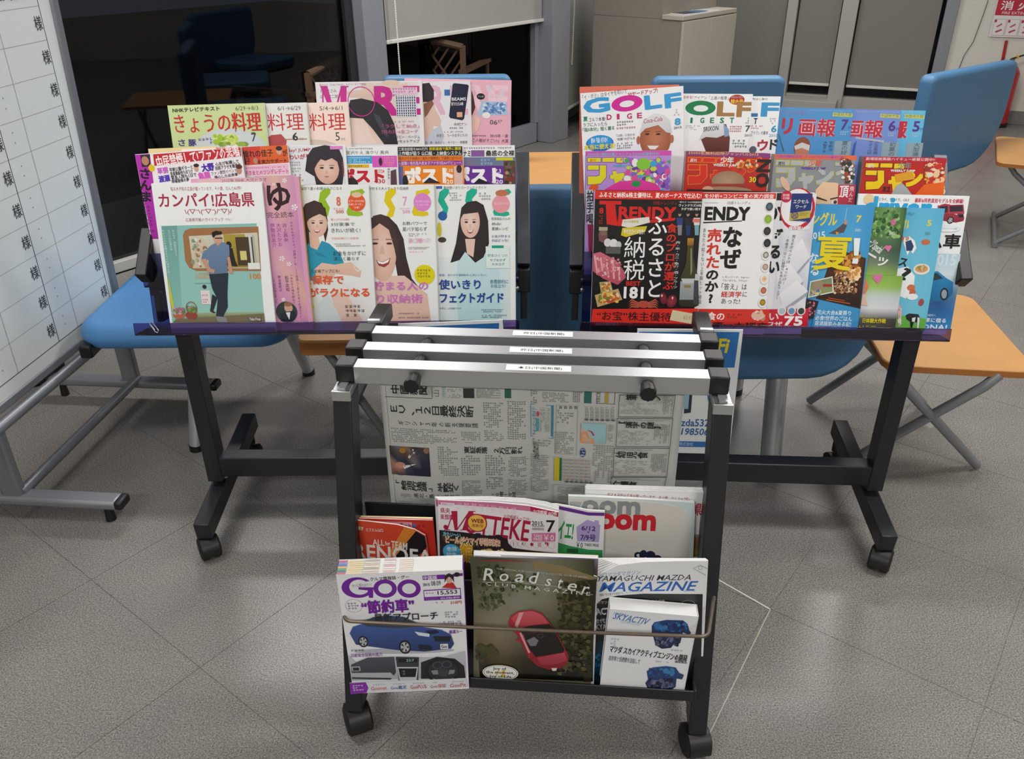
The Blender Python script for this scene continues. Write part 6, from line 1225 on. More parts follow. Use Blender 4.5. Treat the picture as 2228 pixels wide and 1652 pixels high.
# --- middle tier: thick comic weeklies (the drawn characters on their covers are left out, only colour and lettering)
def jump(off, TL, TR, th, main, edge, bg, lab, strip, label2, extra):
    A = rmag(FR, 1, off, lab, TL, TR, th, cover=bg, pages=PAGESG, spine='8a827a', spine_side='L', group=HB)
    x0, x1, y = TL[0], TR[0], TL[1]; w_ = x1 - x0; dy = TR[1] - TL[1]
    A.p([(x0, y), (x1, y + dy), (x1, y + dy + 10), (x0, y + 10)], strip[0]); A.t(strip[1], x0 + 4, y + 2, x0 + w_ * .86, y + 9, strip[2], .02)
    for (c, g) in ((edge, 1.4), (main, 0)):
        for (a, b, c_, d) in [(4, 14, 32, 20), (36, 14, 62, 20), (4, 30, 28, 37), (4, 54, 22, 60), (66, 14, 88, 22)]:
            A.r(x0 + a - g, y + b - g + dy * a / w_, x0 + c_ + g, y + d + 3 + g + dy * a / w_, c)
        A.p([(x0 + 4 - g, y + 72 + g), (x0 + 32, y + 70 + g), (x0 + 44 + g, y + 56), (x0 + 44 + g, y + 30 - g), (x0 + 30 - g, y + 30 - g), (x0 + 30 - g, y + 52 - g), (x0 + 4 - g, y + 60 - g)], c)
        A.t('ャ', x0 + 52 - g, y + 42 - g, x0 + 84 + g, y + 76 + g, c, .11); A.t('ン', x0 + 92 - g, y + 30 - g, x0 + 128 + g, y + 66 + g, c, .10); A.t('プ', x0 + 132 - g, y + 14 - g, x0 + 162 + g, y + 46 + g, c, .09)
    A.t('少年', x0 + 74, y + 12, x0 + 103, y + 27, label2[0], .04); A.t('WEEKLY JUMP', x0 + 58, y + 28, x0 + 112, y + 35, label2[1], .04); A.t('週刊', x0 + 8, y + 16, x0 + 22, y + 24, label2[2], .02)
    return A
A = jump(0, (1274.8, 329.8), (1461, 328), .032, 'e6dc20', '7a50b0', 'b890d8', 'thick comic weekly with yellow lettering on lilac, left end of the middle tier', ('d850b8', '33000名+無料応援ジャンフェス2015応募受付中!', '40c8d8'), ('9a5ae0', '38b8d8', 'e8862c'), 0)
A.bl(1356, 344, 1460, 416, ['6a3ca8', 'e0509c', '3aa8d8', '38b060', 'f0f0f0', 'c8d840', '9060d0'], 120, 2, 8, 41); A.p([(1316, 412), (1344, 396), (1392, 390), (1428, 400), (1440, 416), (1316, 418)], 'e83ca0'); A.e(1384, 400, 10, 7, '1f9a4c'); A.e(1292, 408, 10, 7, 'e85820', 20); A.e(1400, 357, 15, 13, '8ac83c'); A.p([(1274, 413), (1290, 413), (1294, 520), (1279, 520)], 'c8c8d8'); A.t('拍手喝', 1276, 415, 1291, 488, '26262c', .05, vert=True); A.p([(1278, 488), (1291, 488), (1294, 560), (1282, 560)], '8a1c4c'); done(A)
A = jump(.0, (1493.6, 329), (1676.5, 334), .030, 'd82a1c', 'f08a30', 'b8281c', 'thick comic weekly with red lettering, second in the middle tier', ('8a3a80', '33000名無料招待ジャンバル2015', 'f0c060'), ('f0f0f0', 'f4f4f4', 'f4e4e0'), 0)
A.e(1584, 394, 36, 22, 'b89878', c2='9c7c60'); A.p([(1548, 400), (1620, 400), (1628, 410), (1540, 410)], 'a03834'); A.e(1584, 414, 52, 8, 'a88868'); A.e(1540, 412, 12, 7, 'dba888'); A.bl(1600, 346, 1650, 372, ['e8a040', 'c8502c', '8a4a2c', 'e8c8a0'], 40, 2, 5, 42); A.t('ON', 1644, 347, 1675, 408, '241214', .06, rot=90); A.t('30', 1630, 385, 1645, 397, 'f0d020', .05); A.r(1493, 414, 1676, 430, '3a1c18'); done(A)
A = jump(.002, (1685, 335.6), (1863.6, 338.8), .030, 'b4b8bc', 'c8c020', '8a8e94', 'thick comic weekly with silver lettering and two drawn eyes, third in the middle tier', ('e86a38', '大阪会場締切迫る!! ジャンバル2015応募受付中!!', '8a48c0'), ('e8604a', '6038b0', '50545a'), 0)
A.p([(1774, 414), (1790, 396), (1822, 398), (1838, 418), (1840, 445), (1776, 444)], 'f0c8a4'); A.p([(1770, 425), (1800, 436), (1798, 438), (1768, 430)], '3a2c28'); A.e(1817, 440, 8, 4, 'f4f0ec'); A.e(1817, 440, 4, 4, '5a3c34'); A.p([(1806, 432), (1834, 426), (1834, 429), (1806, 435)], '3a2c28')
A.bl(1826, 342, 1862, 400, ['3a3430', '8a4a34', 'e8e4e0', '5a4c48', 'a8442c'], 60, 2, 7, 43); A.p([(1824, 402), (1862, 402), (1858, 446), (1822, 446)], 'c03a4c'); A.t('頂', 1826, 404, 1846, 430, 'f6eef0', .03); A.t('飛んだ', 1847, 406, 1856, 440, 'f6e0e4', .02, vert=True); A.e(1708, 400, 7, 18, 'e8c0a4', 35); done(A)
A = jump(.002, (1879.4, 341), (2059.8, 344), .030, 'f0cc0c', '6a1c14', 'b82018', 'thick comic weekly with yellow lettering on red, right end of the middle tier', ('b81c38', '劇場版総集編ハイキュー絶賛公開中!!', 'f0c8cc'), ('8a8890', 'f4f4f4', 'f4f0e0'), 0)
A.bl(2010, 352, 2058, 424, ['e86a24', 'f0c8a0', 'c8302c', 'f0a038', 'e8d8c0', '9a3420'], 100, 2, 8, 44); A.p([(1990, 424), (2010, 402), (2054, 396), (2052, 426)], 'e8641c'); A.p([(1938, 424), (1950, 404), (1962, 398), (1974, 410), (1984, 424)], 'a8b0b4'); A.t('32', 1920, 406, 1937, 417, '2a2420', .05); A.p([(1946, 380), (1984, 372), (1990, 390), (1950, 396)], 'e0a020'); done(A)

# --- top tier
done(rmag(FR, 2, .012, 'red-topped magazine peeping out behind the golf monthly', (1261, 189), (1478, 184), .006, cover='d8705c', group=HC))
def golf(off, TL, TR, cols, num, ncol, lab):
    return rmag(FR, 2, off, lab, TL, TR, .007, cover='f0f1f3', spine='9a2c40', spine_side='L', group=HC)
A = golf(0, (1262, 203), (1486.9, 187), 0, 0, 0, 'golf monthly with blue and magenta title and a golfer in a white cap')
A.t('「イ・ボミ」はタイヤを叩いて', 1267, 200, 1364, 211, '2a2a2e', .01, 4); A.t('30ヤードアップ!', 1366, 196, 1431, 207, 'c01c2c', .02, 4)
A.t('G', 1269, 213, 1327, 246, '3aa0dc', .085, 4); A.e(1364, 225, 34, 17.5, 'd8289c', 4); A.e(1364, 226, 16, 7, 'f0f1f3', 4); A.t('L', 1402, 206, 1440, 237, '3aa0dc', .09, 4); A.t('F', 1446, 203, 1483, 234, '3aa0dc', .09, 4)
for k, ch in enumerate('DIGE'): A.t(ch, 1320 + k * 22, 249 - k * 1.2, 1331 + k * 22 - (5 if ch == 'I' else 0), 261 - k * 1.2, 'c81c6c', .05)
A.t('夏', 1269, 254, 1279, 264, '1f8a5c', .04); A.t('ゴルフ本番!', 1281, 255, 1318, 264, '3a3c40', .01); A.t('ラフに入ったら', 1269, 266, 1321, 275, '2a2c30', .01); A.t('「指3本分」短く握る', 1268, 276, 1337, 285, '1f7a54', .02); A.n_(1342, 262, 1382, 274, 2, '5a5d60', .9, 3); A.n_(1342, 275, 1386, 281, 1, 'c0505c', .9, 4)
A.t('「川奈」に伝わる', 1341, 291, 1381, 297, '4a4d50'); A.t('“斜面”の打ち方', 1341, 299, 1382, 305, '4a4d50'); A.e(1305, 312, 30, 18, '2a70b8'); A.e(1305, 309, 27, 15, '2a9ae0'); A.t('動向の「名器」を打ち比べ', 1286, 299, 1322, 311, 'e8f4fc', .02); A.t('本当に使える!', 1271, 313, 1339, 325, 'f0dc18', .05); A.n_(1342, 309, 1382, 324, 3, '5a5a4c', .9, 5)
A.e(1426, 303, 34, 42, 'c8805c', c2='a45c40'); A.p([(1391, 293), (1400, 262), (1424, 246), (1444, 250), (1458, 262), (1462, 290), (1450, 288), (1432, 272), (1404, 280)], 'e6e6ea', 'd2d4da'); A.t('Coca-Cola', 1400, 256, 1441, 266, 'b04450', .01, 4, shear=.3)
for x in (1408, 1432): A.e(x, 292, 5, 2, '3a201c'); A.r(x - 6, 286, x + 6, 287.5, '6a3a2c')
A.p([(1408, 317), (1434, 317), (1426, 325), (1414, 325)], 'f4f0ee'); A.e(1389, 305, 4, 9, 'b87050'); A.e(1462, 302, 4, 9, 'b87050'); A.t('8', 1468, 257, 1481, 272, '3aa0dc', .05); A.t('2015', 1466, 275, 1483, 280, '4a4d50', .01, 4); A.n_(1466, 237, 1482, 252, 3, '8a9aa8', .6, 6); done(A)
A = golf(.009, (1404, 203), (1638.3, 204.8), 0, 0, 0, 'golf monthly with green and brown title and a player in a white cap')
A.t('出せる!', 1486, 208, 1508, 215, 'c83048', .02); A.t('アイアン「上達の極意」', 1510, 209, 1585, 217, '3a3c40', .01); A.e(1603, 217, 17, 11, 'b02a2c'); A.t('特大号', 1590, 216, 1617, 226, 'f0d020', .04); A.t('ベストシーズン', 1590, 209, 1616, 214, 'f4e0d8', .01)
A.e(1524, 235, 33, 16, '10804c'); A.e(1525, 236, 16, 7, 'f0f1f3'); A.t('L', 1560, 221, 1599, 253, 'a87c48', .09); A.t('F', 1603, 222, 1634, 255, 'a87c48', .09)
for k, ch in enumerate('IGEST'): A.t(ch, 1502 + k * 21.5, 256, 1511 + k * 21.5 - (4 if ch == 'I' else 0), 268, '128050', .05)
A.p([(1524, 300), (1530, 286), (1548, 272), (1580, 270), (1588, 300), (1586, 330), (1536, 330), (1528, 310)], '7a3c30', '5c2c26'); A.p([(1520, 306), (1528, 290), (1536, 276), (1558, 268), (1576, 270), (1580, 292), (1560, 300), (1536, 298)], 'e4e6ea', 'cfd2d8'); A.p([(1574, 268), (1586, 282), (1586, 296), (1576, 298)], '8aa4c8'); A.t('SRIXON', 1530, 275, 1564, 285, '3c4048', .02, 6, shear=.2); A.n_(1492, 272, 1526, 284, 3, 'a8acb0', .7, 3); A.n_(1588, 273, 1616, 288, 3, 'c04450', .9, 4); A.n_(1593, 303, 1628, 322, 3, '1f8058', .9, 5)
A.t('7', 1622, 273, 1632, 287, '4a4d50', .03); A.t('2015', 1620, 292, 1636, 297, '5a5d60', .01); A.n_(1622, 255, 1635, 270, 3, '8a9aa8', .6, 6); done(A)
A = golf(.017, (1465, 208), (1699, 210), 0, 0, 0, 'golf monthly with a blue title, mostly hidden, third in the top tier')
A.t('飛ばし屋だ', 1636, 213, 1671, 218, '4a4d50', .01); A.t('L', 1622, 222, 1650, 254, '2a78b0', .09); A.t('F', 1656, 223, 1695, 254, '3a98d0', .09); A.t('T', 1640, 257, 1648, 270, '2a2c30', .05); A.t('6', 1678, 273, 1690, 288, '2a94c0', .04); A.t('2015', 1673, 292, 1692, 298, '4a98b8', .01); A.n_(1675, 256, 1692, 271, 3, '8a9aa8', .6, 4)
A.n_(1634, 272, 1666, 282, 2, 'c86878', .9, 5); A.t('アイク」の基本', 1634, 285, 1671, 293, '3a3a80', .01); A.t('ウ', 1648, 304, 1671, 328, 'b82434', .05, 5); A.t('ド', 1675, 303, 1692, 326, '2a2a2e', .05); A.e(1638, 326, 8, 8, '5a5c70'); done(A)
def fish(off, TL, TR, bg, num, lab, x0):
    A = rmag(FR, 2, off, lab, TL, TR, .005, cover=bg, group=HC); x = TR[0]; y = TR[1]
    A.n_(max(x0, x - 98), y + 3, x - 4, y + 5, 1, 'c8dcf0', .95, 3); A.p([(x - 46, y + 8), (x - 3, y + 10), (x - 4, y + 18), (x - 47, y + 16)], 'c8d070'); A.t('中国地方版', x - 45, y + 9, x - 5, y + 16, '4a5024', .01)
    for (c, o_) in (('f0c8d0', .07), ('c0203c', .035)): A.t('画報', x - 120, y + 21, x - 40, y + 60, c, o_)
    A.t(num, x - 28, y + 23, x - 13, y + 46, '50308c', .04); A.t('月号', x - 13, y + 38, x - 5, y + 44, '50308c'); A.n_(x - 30, y + 48, x - 8, y + 58, 2, 'c8dcec', .9, 4)
    A.r(x - 44, y + 70, x - 8, y + 104, '90a8b4'); A.t({'7': '夏の好', '6': '初夏の', '5': '大型連'}[num], x - 28, y + 70, x - 14, y + 100, '50687c', .02, vert=True); return A
A = fish(.026, (1624, 231), (1858.3, 237), '4a90cc', '7', 'blue fishing magazine with a man in a sun visor', 1700)
A.t('リ', 1701, 257, 1724, 292, 'c0203c', .06); A.t('の大切な栄養です', 1698, 240, 1768, 250, '9a8ad0', .01); A.e(1745, 320, 18, 22, '8a4a34'); A.e(1745, 330, 15, 16, 'c87c64'); A.p([(1728, 318), (1745, 310), (1762, 316), (1760, 328), (1744, 322), (1730, 326)], 'd8d4d0'); A.p([(1694, 292), (1695, 292), (1706, 330), (1704, 330)], '3a4a5c'); A.t('宇野沖', 1803, 307, 1812, 330, '4a5c6c', .01, vert=True); A.t('大型チヌ', 1790, 307, 1799, 332, '3a4a5c', .01, vert=True); done(A)
A = fish(.033, (1727, 235), (1961.7, 239.6), '6f8cd0', '6', 'violet-blue fishing magazine, middle one of the three in the top tier', 1862)
A.p([(1862, 298), (1924, 306), (1922, 310), (1862, 302)], 'b8b8c8'); A.p([(1858, 312), (1864, 306), (1858, 340), (1852, 340)], '2a60b0'); A.t('小豆島南', 1901, 307, 1911, 336, '50607c', .01, vert=True); A.t('マダイの好', 1888, 307, 1898, 336, '50607c', .01, vert=True); done(A)
A = fish(.040, (1780, 237), (2014.4, 240.7), '5fb4dc', '5', 'pale blue fishing magazine at the right end of the top tier', 1965)
A.r(1950, 264, 1965, 300, 'c0203c'); done(A)

# ------------------------------------------------------------ magazines in the newspaper rack
KA = 'free papers in the upper pocket of the newspaper rack'; KB = 'magazines in the lower pocket of the newspaper rack'
def fmag(y, label, TL, TR, bot, th=.004, zfoot=None, outline=None, own=False, **kw):
    P_ = NF.P(0, y, 0); n_ = -NF.y; a = on(*TL, P_, n_)
    if own:     # stands at its own angle: upright, top edge level
        b = onz(*TR, a[2]); u_ = (b - a) / np.linalg.norm(b - a); n_ = V(u_[1], -u_[0], 0); P_ = a
    Lh = (a[2] - on(*bot, P_, n_)[2]) if zfoot is None else a[2] - zfoot
    return mag(label, P_, n_, TL, TR, Lh, th, outline=outline, **kw)
# upper pocket, left
O_ = [(757, 1131), (798, 1135), (864, 1142.6), (902, 1153), (925, 1166), (932, 1212), (934, 1262), (762, 1262)]
A = fmag(-.050, 'orange and black radio booklet with a cut-away corner', (757, 1131), (932, 1137), (762, 1262), .004, outline=O_, cover='d8432a', group=KA)
A.p([(757.5, 1131.5), (798, 1136), (864, 1143), (880, 1147), (862, 1168), (820, 1225), (800, 1260), (763, 1260)], 'dc4a2e', 'd2401f'); A.p([(880, 1147), (902, 1153.5), (907, 1156), (888, 1180), (860, 1215), (850, 1240), (826, 1240), (860, 1180)], 'e08a34')
A.p([(905, 1156), (924, 1167), (929, 1190), (922, 1200), (905, 1214), (858, 1214), (880, 1186)], '191518'); A.p([(929, 1196), (932, 1212), (934, 1260), (860, 1260), (900, 1224)], 'd23c22')
A.t('F', 769, 1147, 773, 1153, 'f4ece8', .04); A.r(775, 1144, 786, 1154, 'b08a30'); A.t('m', 777, 1146, 784, 1153, 'f4ece8', .04); A.t('y', 786, 1147, 791, 1154, 'f4ece8', .04); A.t('エフエム山口', 796, 1150, 833, 1157, 'f4ece8', .02)
A.t('ALL', 811, 1174, 836, 1187, 'f4eee8', .02, -2); A.t('for', 838, 1178, 849, 1187, 'f4eee8', .02); A.t('TEAM', 851, 1179, 886, 1195, 'f4eee8', .02, -7); A.t('RENOFA', 772, 1190, 940, 1222, 'f0e8e2', .03, -4); done(A)
A = fmag(-.042, 'red booklet just behind the orange and black radio booklet', (760, 1128), (942, 1133), (762, 1262), .005, cover='c43024', group=KA)
A.p([(800, 1133), (896, 1137), (898, 1150), (820, 1140)], 'd8a0b4'); A.t('ボート!', 868, 1138, 898, 1150, '8a2a5c', .03); A.e(902, 1144, 4, 4, '3a70a8'); A.n_(908, 1141, 934, 1149, 1, '8a2018', .9, 3); done(A)
done(fmag(-.034, 'cream booklet at the back of the upper pocket, left end', (762, 1126), (941, 1130), (762, 1262), .006, cover='ecdfb4', pages=PAGESY, group=KA))
# upper pocket, middle
O_ = [(953, 1088), (1080, 1094), (1150, 1101), (1190, 1110), (1216, 1115), (1212, 1262), (957, 1262)]
A = fmag(-.052, 'pink and white free paper with a curved red title and beer advert', (953, 1088), (1216, 1094), (957, 1262), .003, outline=O_, cover='f0eef2', group=KA)
A.p([(953.5, 1088.5), (1080, 1094), (1150, 1101), (1156, 1102), (1156, 1113), (1080, 1105), (1000, 1099), (954, 1098)], 'd878a4'); A.p([(1154, 1102), (1190, 1110), (1215, 1115), (1214.5, 1125), (1190, 1120), (1154, 1113)], 'c02050')
A.r(959, 1094, 989, 1101, 'f4e4ec', rot=-3); A.t('掲載エリア', 961, 1095, 986, 1100, 'c86a94', .01, -3); A.t('山口・防府・周南・下松・光・柳井・周防大島・岩国', 994, 1098, 1122, 1115, 'f6dce8', .01, -5); A.t('お店情報 662件', 1160, 1111, 1212, 1122, 'fae8ee', .03, -5)
A.t('県央', 958, 1105, 979, 1117, 'b82048', .02, -2); A.t('東部版', 958, 1119, 986, 1131, 'b82048', .02, -2); A.M(966, 1112, 1018, 1154, 'b81c44', .28); A.e(970, 1147, 5, 5, 'b81c44'); A.t('OTTEKE', 1012, 1124, 1152, 1170, 'b81c44', .02, -8)
A.e(1038, 1138, 22, 20, 'b81c44'); A.e(1038, 1138, 19.5, 17.5, 'f4c858'); A.t('WEB', 1025, 1129, 1052, 1138, '8a1c2c', .05, -2); A.t('連動型', 1026, 1140, 1052, 1147, 'b83a34', .02, -2); A.t('お店情報もってけ!', 1096, 1122, 1152, 1133, 'b82c50', .0, -8)
A.t('2015.', 1157, 1134, 1184, 1144, '26262a', .01, -2); A.t('7', 1189, 1132, 1208, 1158, '1f1f24', .02); A.r(1158, 1145, 1184, 1146, '4a4a4e'); A.t('毎月最終金曜日発行', 1158, 1148, 1184, 1154, '4a4a4e', 0); A.p([(1157, 1160), (1209, 1159), (1208, 1178), (1157, 1178)], 'dc7cac')
A.t('TAKE', 1161, 1163, 1180, 1169, 'fbeef4', .03); A.t('FREE', 1161, 1170, 1180, 1176, 'fbeef4', .03); A.t('￥0', 1183, 1163, 1205, 1176, 'fbeef4', .01)
A.p([(956, 1153), (1000, 1157), (1060, 1165), (1104, 1171), (1106, 1182), (1116, 1192), (1160, 1198), (1212, 1203), (1212, 1260), (958, 1260)], '262026', '3a3028'); A.bl(960, 1158, 1100, 1240, ['3a2c2c', '1c1a24', '50402c', '2a2030'], 40, 4, 12, 51)
for k in range(6):
    A.e(1118 + k * 16.5, 1183 + k * .6, 7.4, 7.4, 'd8a8b8'); A.e(1118 + k * 16.5, 1183 + k * .6, 6.9, 6.9, 'f4f0f2')
A.e(1157, 1184, 3.5, 3.5, 'b82040'); A.r(1117, 1178, 1118, 1188, 'a04058'); A.p([(1134, 1188), (1137, 1178), (1140, 1188), (1137, 1183)], 'a04058'); A.r(1170, 1180, 1177, 1189, 'dca8b4'); A.bl(1184, 1178, 1194, 1188, ['c04a5c'], 10, 1, 2.4, 4)
for c, o_ in (('f0c878', .09), ('fffbe8', .05)): A.t('ビールがウマイ季節到来!', 969, 1168, 1089, 1186, c, o_, -3)
A.t('ビールがウマイ季節到来!', 969, 1168, 1089, 1186, 'c8502c', .01, -3); A.t('冷たい～い', 964, 1157, 1002, 1168, '8ad8f0', .03, -4); A.e(983, 1200, 19, 17, '4ab0dc'); A.t('巻頭', 972, 1189, 994, 1199, 'f0f8fc', .01); A.t('特集', 972, 1201, 994, 1211, 'f0f8fc', .01); A.t('館', 1001, 1180, 1029, 1224, 'f0e090', .10); A.t('館', 1002, 1182, 1028, 1222, 'd8a01c', .04)
A.bl(1030, 1192, 1110, 1212, ['e8c87c', 'c89a3c', 'f0dca8'], 16, 3, 8, 52); done(A)
for k, (y, yo, lab) in enumerate([(-.0465, 3, 'pink-edged copy of the free paper, first behind the front one'), (-.041, 6, 'pink-edged copy of the free paper, second behind the front one'), (-.0355, 9, 'white-edged free paper at the back of the middle pile')]):
    O_ = [(951 - 2.5 * k, 1088 - yo * .6), (1060, 1091 - yo * 1.0), (1140, 1096 - yo * 1.1), (1190, 1104 - yo * 1.1), (1216, 1112 - yo), (1212, 1262), (955, 1262)]
    A = fmag(y, lab, (951 - 2.5 * k, 1088 - yo * .6), (1216, 1094 - yo * .6), (957, 1262), .003, outline=O_, cover=['f2f0f2', 'eeecee', 'eeeef0'][k], group=KA)
    if k < 2: A.r(951 - 2.5 * k, 1090 - yo * .5, 957, 1102, 'd46a98')
    else: A.r(1052, 1078, 1074, 1088, '3a50a0') if False else None
    done(A)
O_ = [(1180, 1098), (1211, 1098), (1240, 1103), (1280, 1111), (1316, 1113), (1310, 1262), (1180, 1262)]
A = fmag(-.030, 'white free paper with a purple band and a lilac house, green at its foot', (1180, 1098), (1316, 1103), (1184, 1262), .004, outline=O_, cover='eff1f2', group=KA)
A.p([(1205, 1099), (1240, 1106), (1280, 1115), (1315.5, 1116), (1315, 1123), (1280, 1122), (1240, 1114), (1205, 1106)], '6a2c98'); A.t('イエ!', 1214, 1134, 1248, 1174, '2f9c4c', .03, -4)
A.p([(1254, 1147), (1278, 1131), (1293, 1136), (1294, 1132), (1303, 1133), (1303, 1140), (1306, 1144), (1303, 1180), (1256, 1178)], 'b8a8dc'); A.t('6/12', 1265, 1145, 1296, 1155, '3f2c6c', .03, -2); A.t('7/9号', 1263, 1163, 1296, 1177, '3f2c6c', .03, -2); A.p([(1277, 1157), (1283, 1157), (1280, 1160)], '3f2c6c'); A.t('￥0', 1254, 1180, 1268, 1192, '26443a', .01, -2); A.t('TAKE FREE', 1271, 1183, 1303, 1189, '3a5048', .02, -2)
A.p([(1205, 1178), (1240, 1188), (1280, 1196), (1311, 1197), (1310, 1262), (1184, 1262), (1184, 1180)], '3aa05c'); A.r(1233, 1194, 1258, 1203, '2a5c3c'); done(A)
O_ = [(1236.4, 1079.6), (1300, 1082), (1400, 1087), (1511, 1094), (1512, 1120), (1506, 1262), (1240, 1262)]
A = fmag(-.022, 'pale magazine with big grey and red rounded letters and a blue ribbon', (1236.4, 1079.6), (1512, 1086), (1240, 1262), .006, outline=O_, cover='dfe6e6', group=KA)
A.p([(1238, 1086), (1300, 1088), (1380, 1092), (1440, 1096), (1480, 1106), (1498, 1120), (1502, 1150), (1498, 1262), (1240, 1262)], 'dedad2', 'd6d2c8'); A.p([(1400, 1088), (1510, 1095), (1510, 1150), (1506, 1262), (1499, 1262), (1502, 1140), (1492, 1112), (1460, 1098)], 'd0e0e2')
for ch, x0, x1, y0, y1, c in (('oom', 1265, 1393, 1090, 1121, '8d9496'), ('z', 1238, 1266, 1092, 1121, 'a8b0b2'), ('oom', 1300, 1427, 1119, 1154, 'cf2030')): A.t(ch, x0, y0, x1, y1, c, .10, -1)
for (x, y, rx, ry, r_) in ((1389, 1209, 9, 8, 20), (1399, 1206, 8, 9, -10), (1415, 1208, 11, 9, 0), (1428, 1214, 11, 6, 10)): A.e(x, y, rx, ry, '1c2444', r_, hole=.45 if x == 1389 else 0)
A.p([(1380, 1214), (1438, 1214), (1446, 1222), (1372, 1222)], '1c2444'); done(A)
for k, (y, yo, lab) in enumerate([(-.013, 0, 'white guidebook with small red type, front copy behind the rounded letters'), (-.007, 4, 'white guidebook copy, second from the front at the right of the upper pocket'), (-.001, 7.5, 'white guidebook copy at the very back of the upper pocket')]):
    TLk, TRk = (1273.6 - (1 if k == 1 else -1 if k == 2 else 0), 1064 - yo), (1549.5, 1072 - yo)
    A = fmag(y, lab, TLk, TRk, (1274, 1262), .0045, cover='f1f2f3', group=KA)
    if k == 0:
        A.t('知る人ぞ知る広島が載っています。その数、なんと467件!', 1321, 1077, 1500, 1088, 'b8304c', .01, -2); A.t('県', 1511, 1096, 1527, 1122, 'c02a44', .03, -2); A.grid(1502, 1163, 1522, 1212, ['8aa89c 90b0a4', 'a06a3c 9c6434', '8a7040 786038', 'b09830 8a7020', '4a3c28 5a4828'])
    done(A)
# lower pocket
zf = .157
A = fmag(-.198, 'thick used-car magazine with purple rounded title and a blue estate car', (731, 1250.6), (1007.7, 1240), (762.6, 1510), .038, own=True, cover='eceef2', spine='7a2aa0', spine_side='R', group=KB, pages=PAGES)
PU = '7420a0'
A.e(778, 1279, 35, 22.5, PU, n=34); A.e(782, 1278, 22, 16.5, 'eceef2', -18, n=28); A.p([(786, 1268), (815, 1262), (815, 1279), (786, 1279)], 'eceef2'); A.p([(780, 1278), (812, 1278), (812, 1301), (803, 1301), (800, 1285), (780, 1283)], PU)
for x in (838, 890): A.e(x, 1281, 25.5, 20, PU, n=34); A.e(x, 1281, 15, 11.5, 'eceef2', -32, n=24)
A.t('クルマ情報誌・グー', 805, 1254, 890, 1262, '26262c', .02, 2); A.t('カーに答えはグー!', 766, 1270, 808, 1277, '4a3a58', .01, 2)
A.p([(919, 1253), (968, 1250), (968, 1260), (920, 1262)], PU); A.t('中国版', 921, 1253, 951, 1261, 'f4eef8', .03, 1); A.p([(984, 1249), (1007, 1247), (1007, 1253), (985, 1255)], PU); A.p([(961, 1279), (976, 1266), (986, 1268), (994, 1280), (984, 1280)], 'c82c2c'); A.face(977, 1260, 14, 19, 'f0ccc0', '2a1c20', 'dca898', smile=0); A.p([(967, 1268), (968, 1252), (977, 1247), (987, 1252), (988, 1268), (984, 1260), (977, 1254), (971, 1260)], '2a1c20'); A.e(994, 1250, 6.5, 5, '26222a')
A.t('2015', 920, 1269, 935, 1275, '2a2a30', .02); A.t('08.09', 938, 1264, 959, 1274, '2a2a30', .0, 1); A.p([(921, 1284), (1002, 1279), (1004, 1303), (923, 1307)], PU); A.p([(922.5, 1286), (1000.5, 1281), (1001.5, 1295), (924, 1299)], 'f2f0f6'); A.t('15,553', 952, 1284, 995, 1294, '1c1a22', .03, 2); A.n_(926, 1288, 948, 1293, 1, '8a5aa0', .9, 3); A.t('050-3786-8500', 958, 1298, 1000, 1303, 'ead8f4', .03, 2); A.n_(926, 1300, 955, 1306, 2, 'b088c8', .9, 4); A.t('210円', 980, 1307, 1004, 1314, 'd0304a', .03, 1); A.n_(947, 1308, 974, 1313, 1, 'd86070', .9, 5)
A.t('“節約車”', 786, 1304, 902, 1334, PU, .055, 1); A.e(770, 1318, 18.5, 14.5, 'b48ac8', hole=.96); A.n_(757, 1310, 784, 1326, 3, '6a4a80', .9, 6)
A.n_(968, 1329, 1004, 1344, 3, '6a6a78', .8, 7); A.n_(960, 1350, 1006, 1358, 2, '4a4a58', .9, 8); A.t('100万円で買える', 942, 1355, 1006, 1363, PU, .015, 1); A.t('厳選カー', 977, 1370, 1006, 1378, PU, .02, 1)
A.e(880, 1416, 110, 6, 'b8bcc8', -2); A.car(761, 1340, 988, 1424, '4a68b4', '24386c'); A.p([(778, 1352), (826, 1340), (880, 1342), (924, 1362), (860, 1366), (800, 1362)], '3a4454'); A.p([(925, 1372), (950, 1370), (956, 1376), (936, 1380)], '1a2444'); A.r(958, 1400, 975, 1411, 'eef0f4'); A.t('Goo', 960, 1402, 973, 1409, '3a3a48', .05); A.p([(910, 1402), (938, 1404), (940, 1414), (912, 1412)], '1c2438'); A.t('最新アプローチ', 814, 1332, 953, 1350, '1f1a26', .03)
A.n_(764, 1411, 800, 1417, 1, '3a3a44', .9, 9); A.t('日産安全技術の底力', 764, 1420, 832, 1428, '8a4aac', .02, 0)
A.p([(758, 1424), (780, 1446), (900, 1430), (960, 1430), (1012, 1416), (1014, 1472), (766, 1480)], 'c8ccd4', 'a8acb4'); A.p([(764, 1445), (800, 1430), (858, 1428), (862, 1462), (850, 1478), (766, 1476)], '50545e', '30323a'); A.p([(916, 1440), (950, 1428), (990, 1432), (1010, 1448), (1013, 1474), (916, 1476)], '2a2c34', '1c1e24')
A.p([(861, 1428), (912, 1429), (910, 1480), (868, 1481)], '3a3c44'); A.p([(866, 1432), (908, 1432), (907, 1440), (868, 1440)], '15181c'); A.t('23:7', 884, 1433, 901, 1438, 'b8d8d8', .01); A.p([(864, 1450), (910, 1450), (906, 1482), (870, 1482)], 'c8ccd2'); A.p([(867, 1453), (907, 1453), (904, 1472), (871, 1472)], '14161a'); A.n_(876, 1456, 900, 1468, 2, '8a8c94', .8, 10)
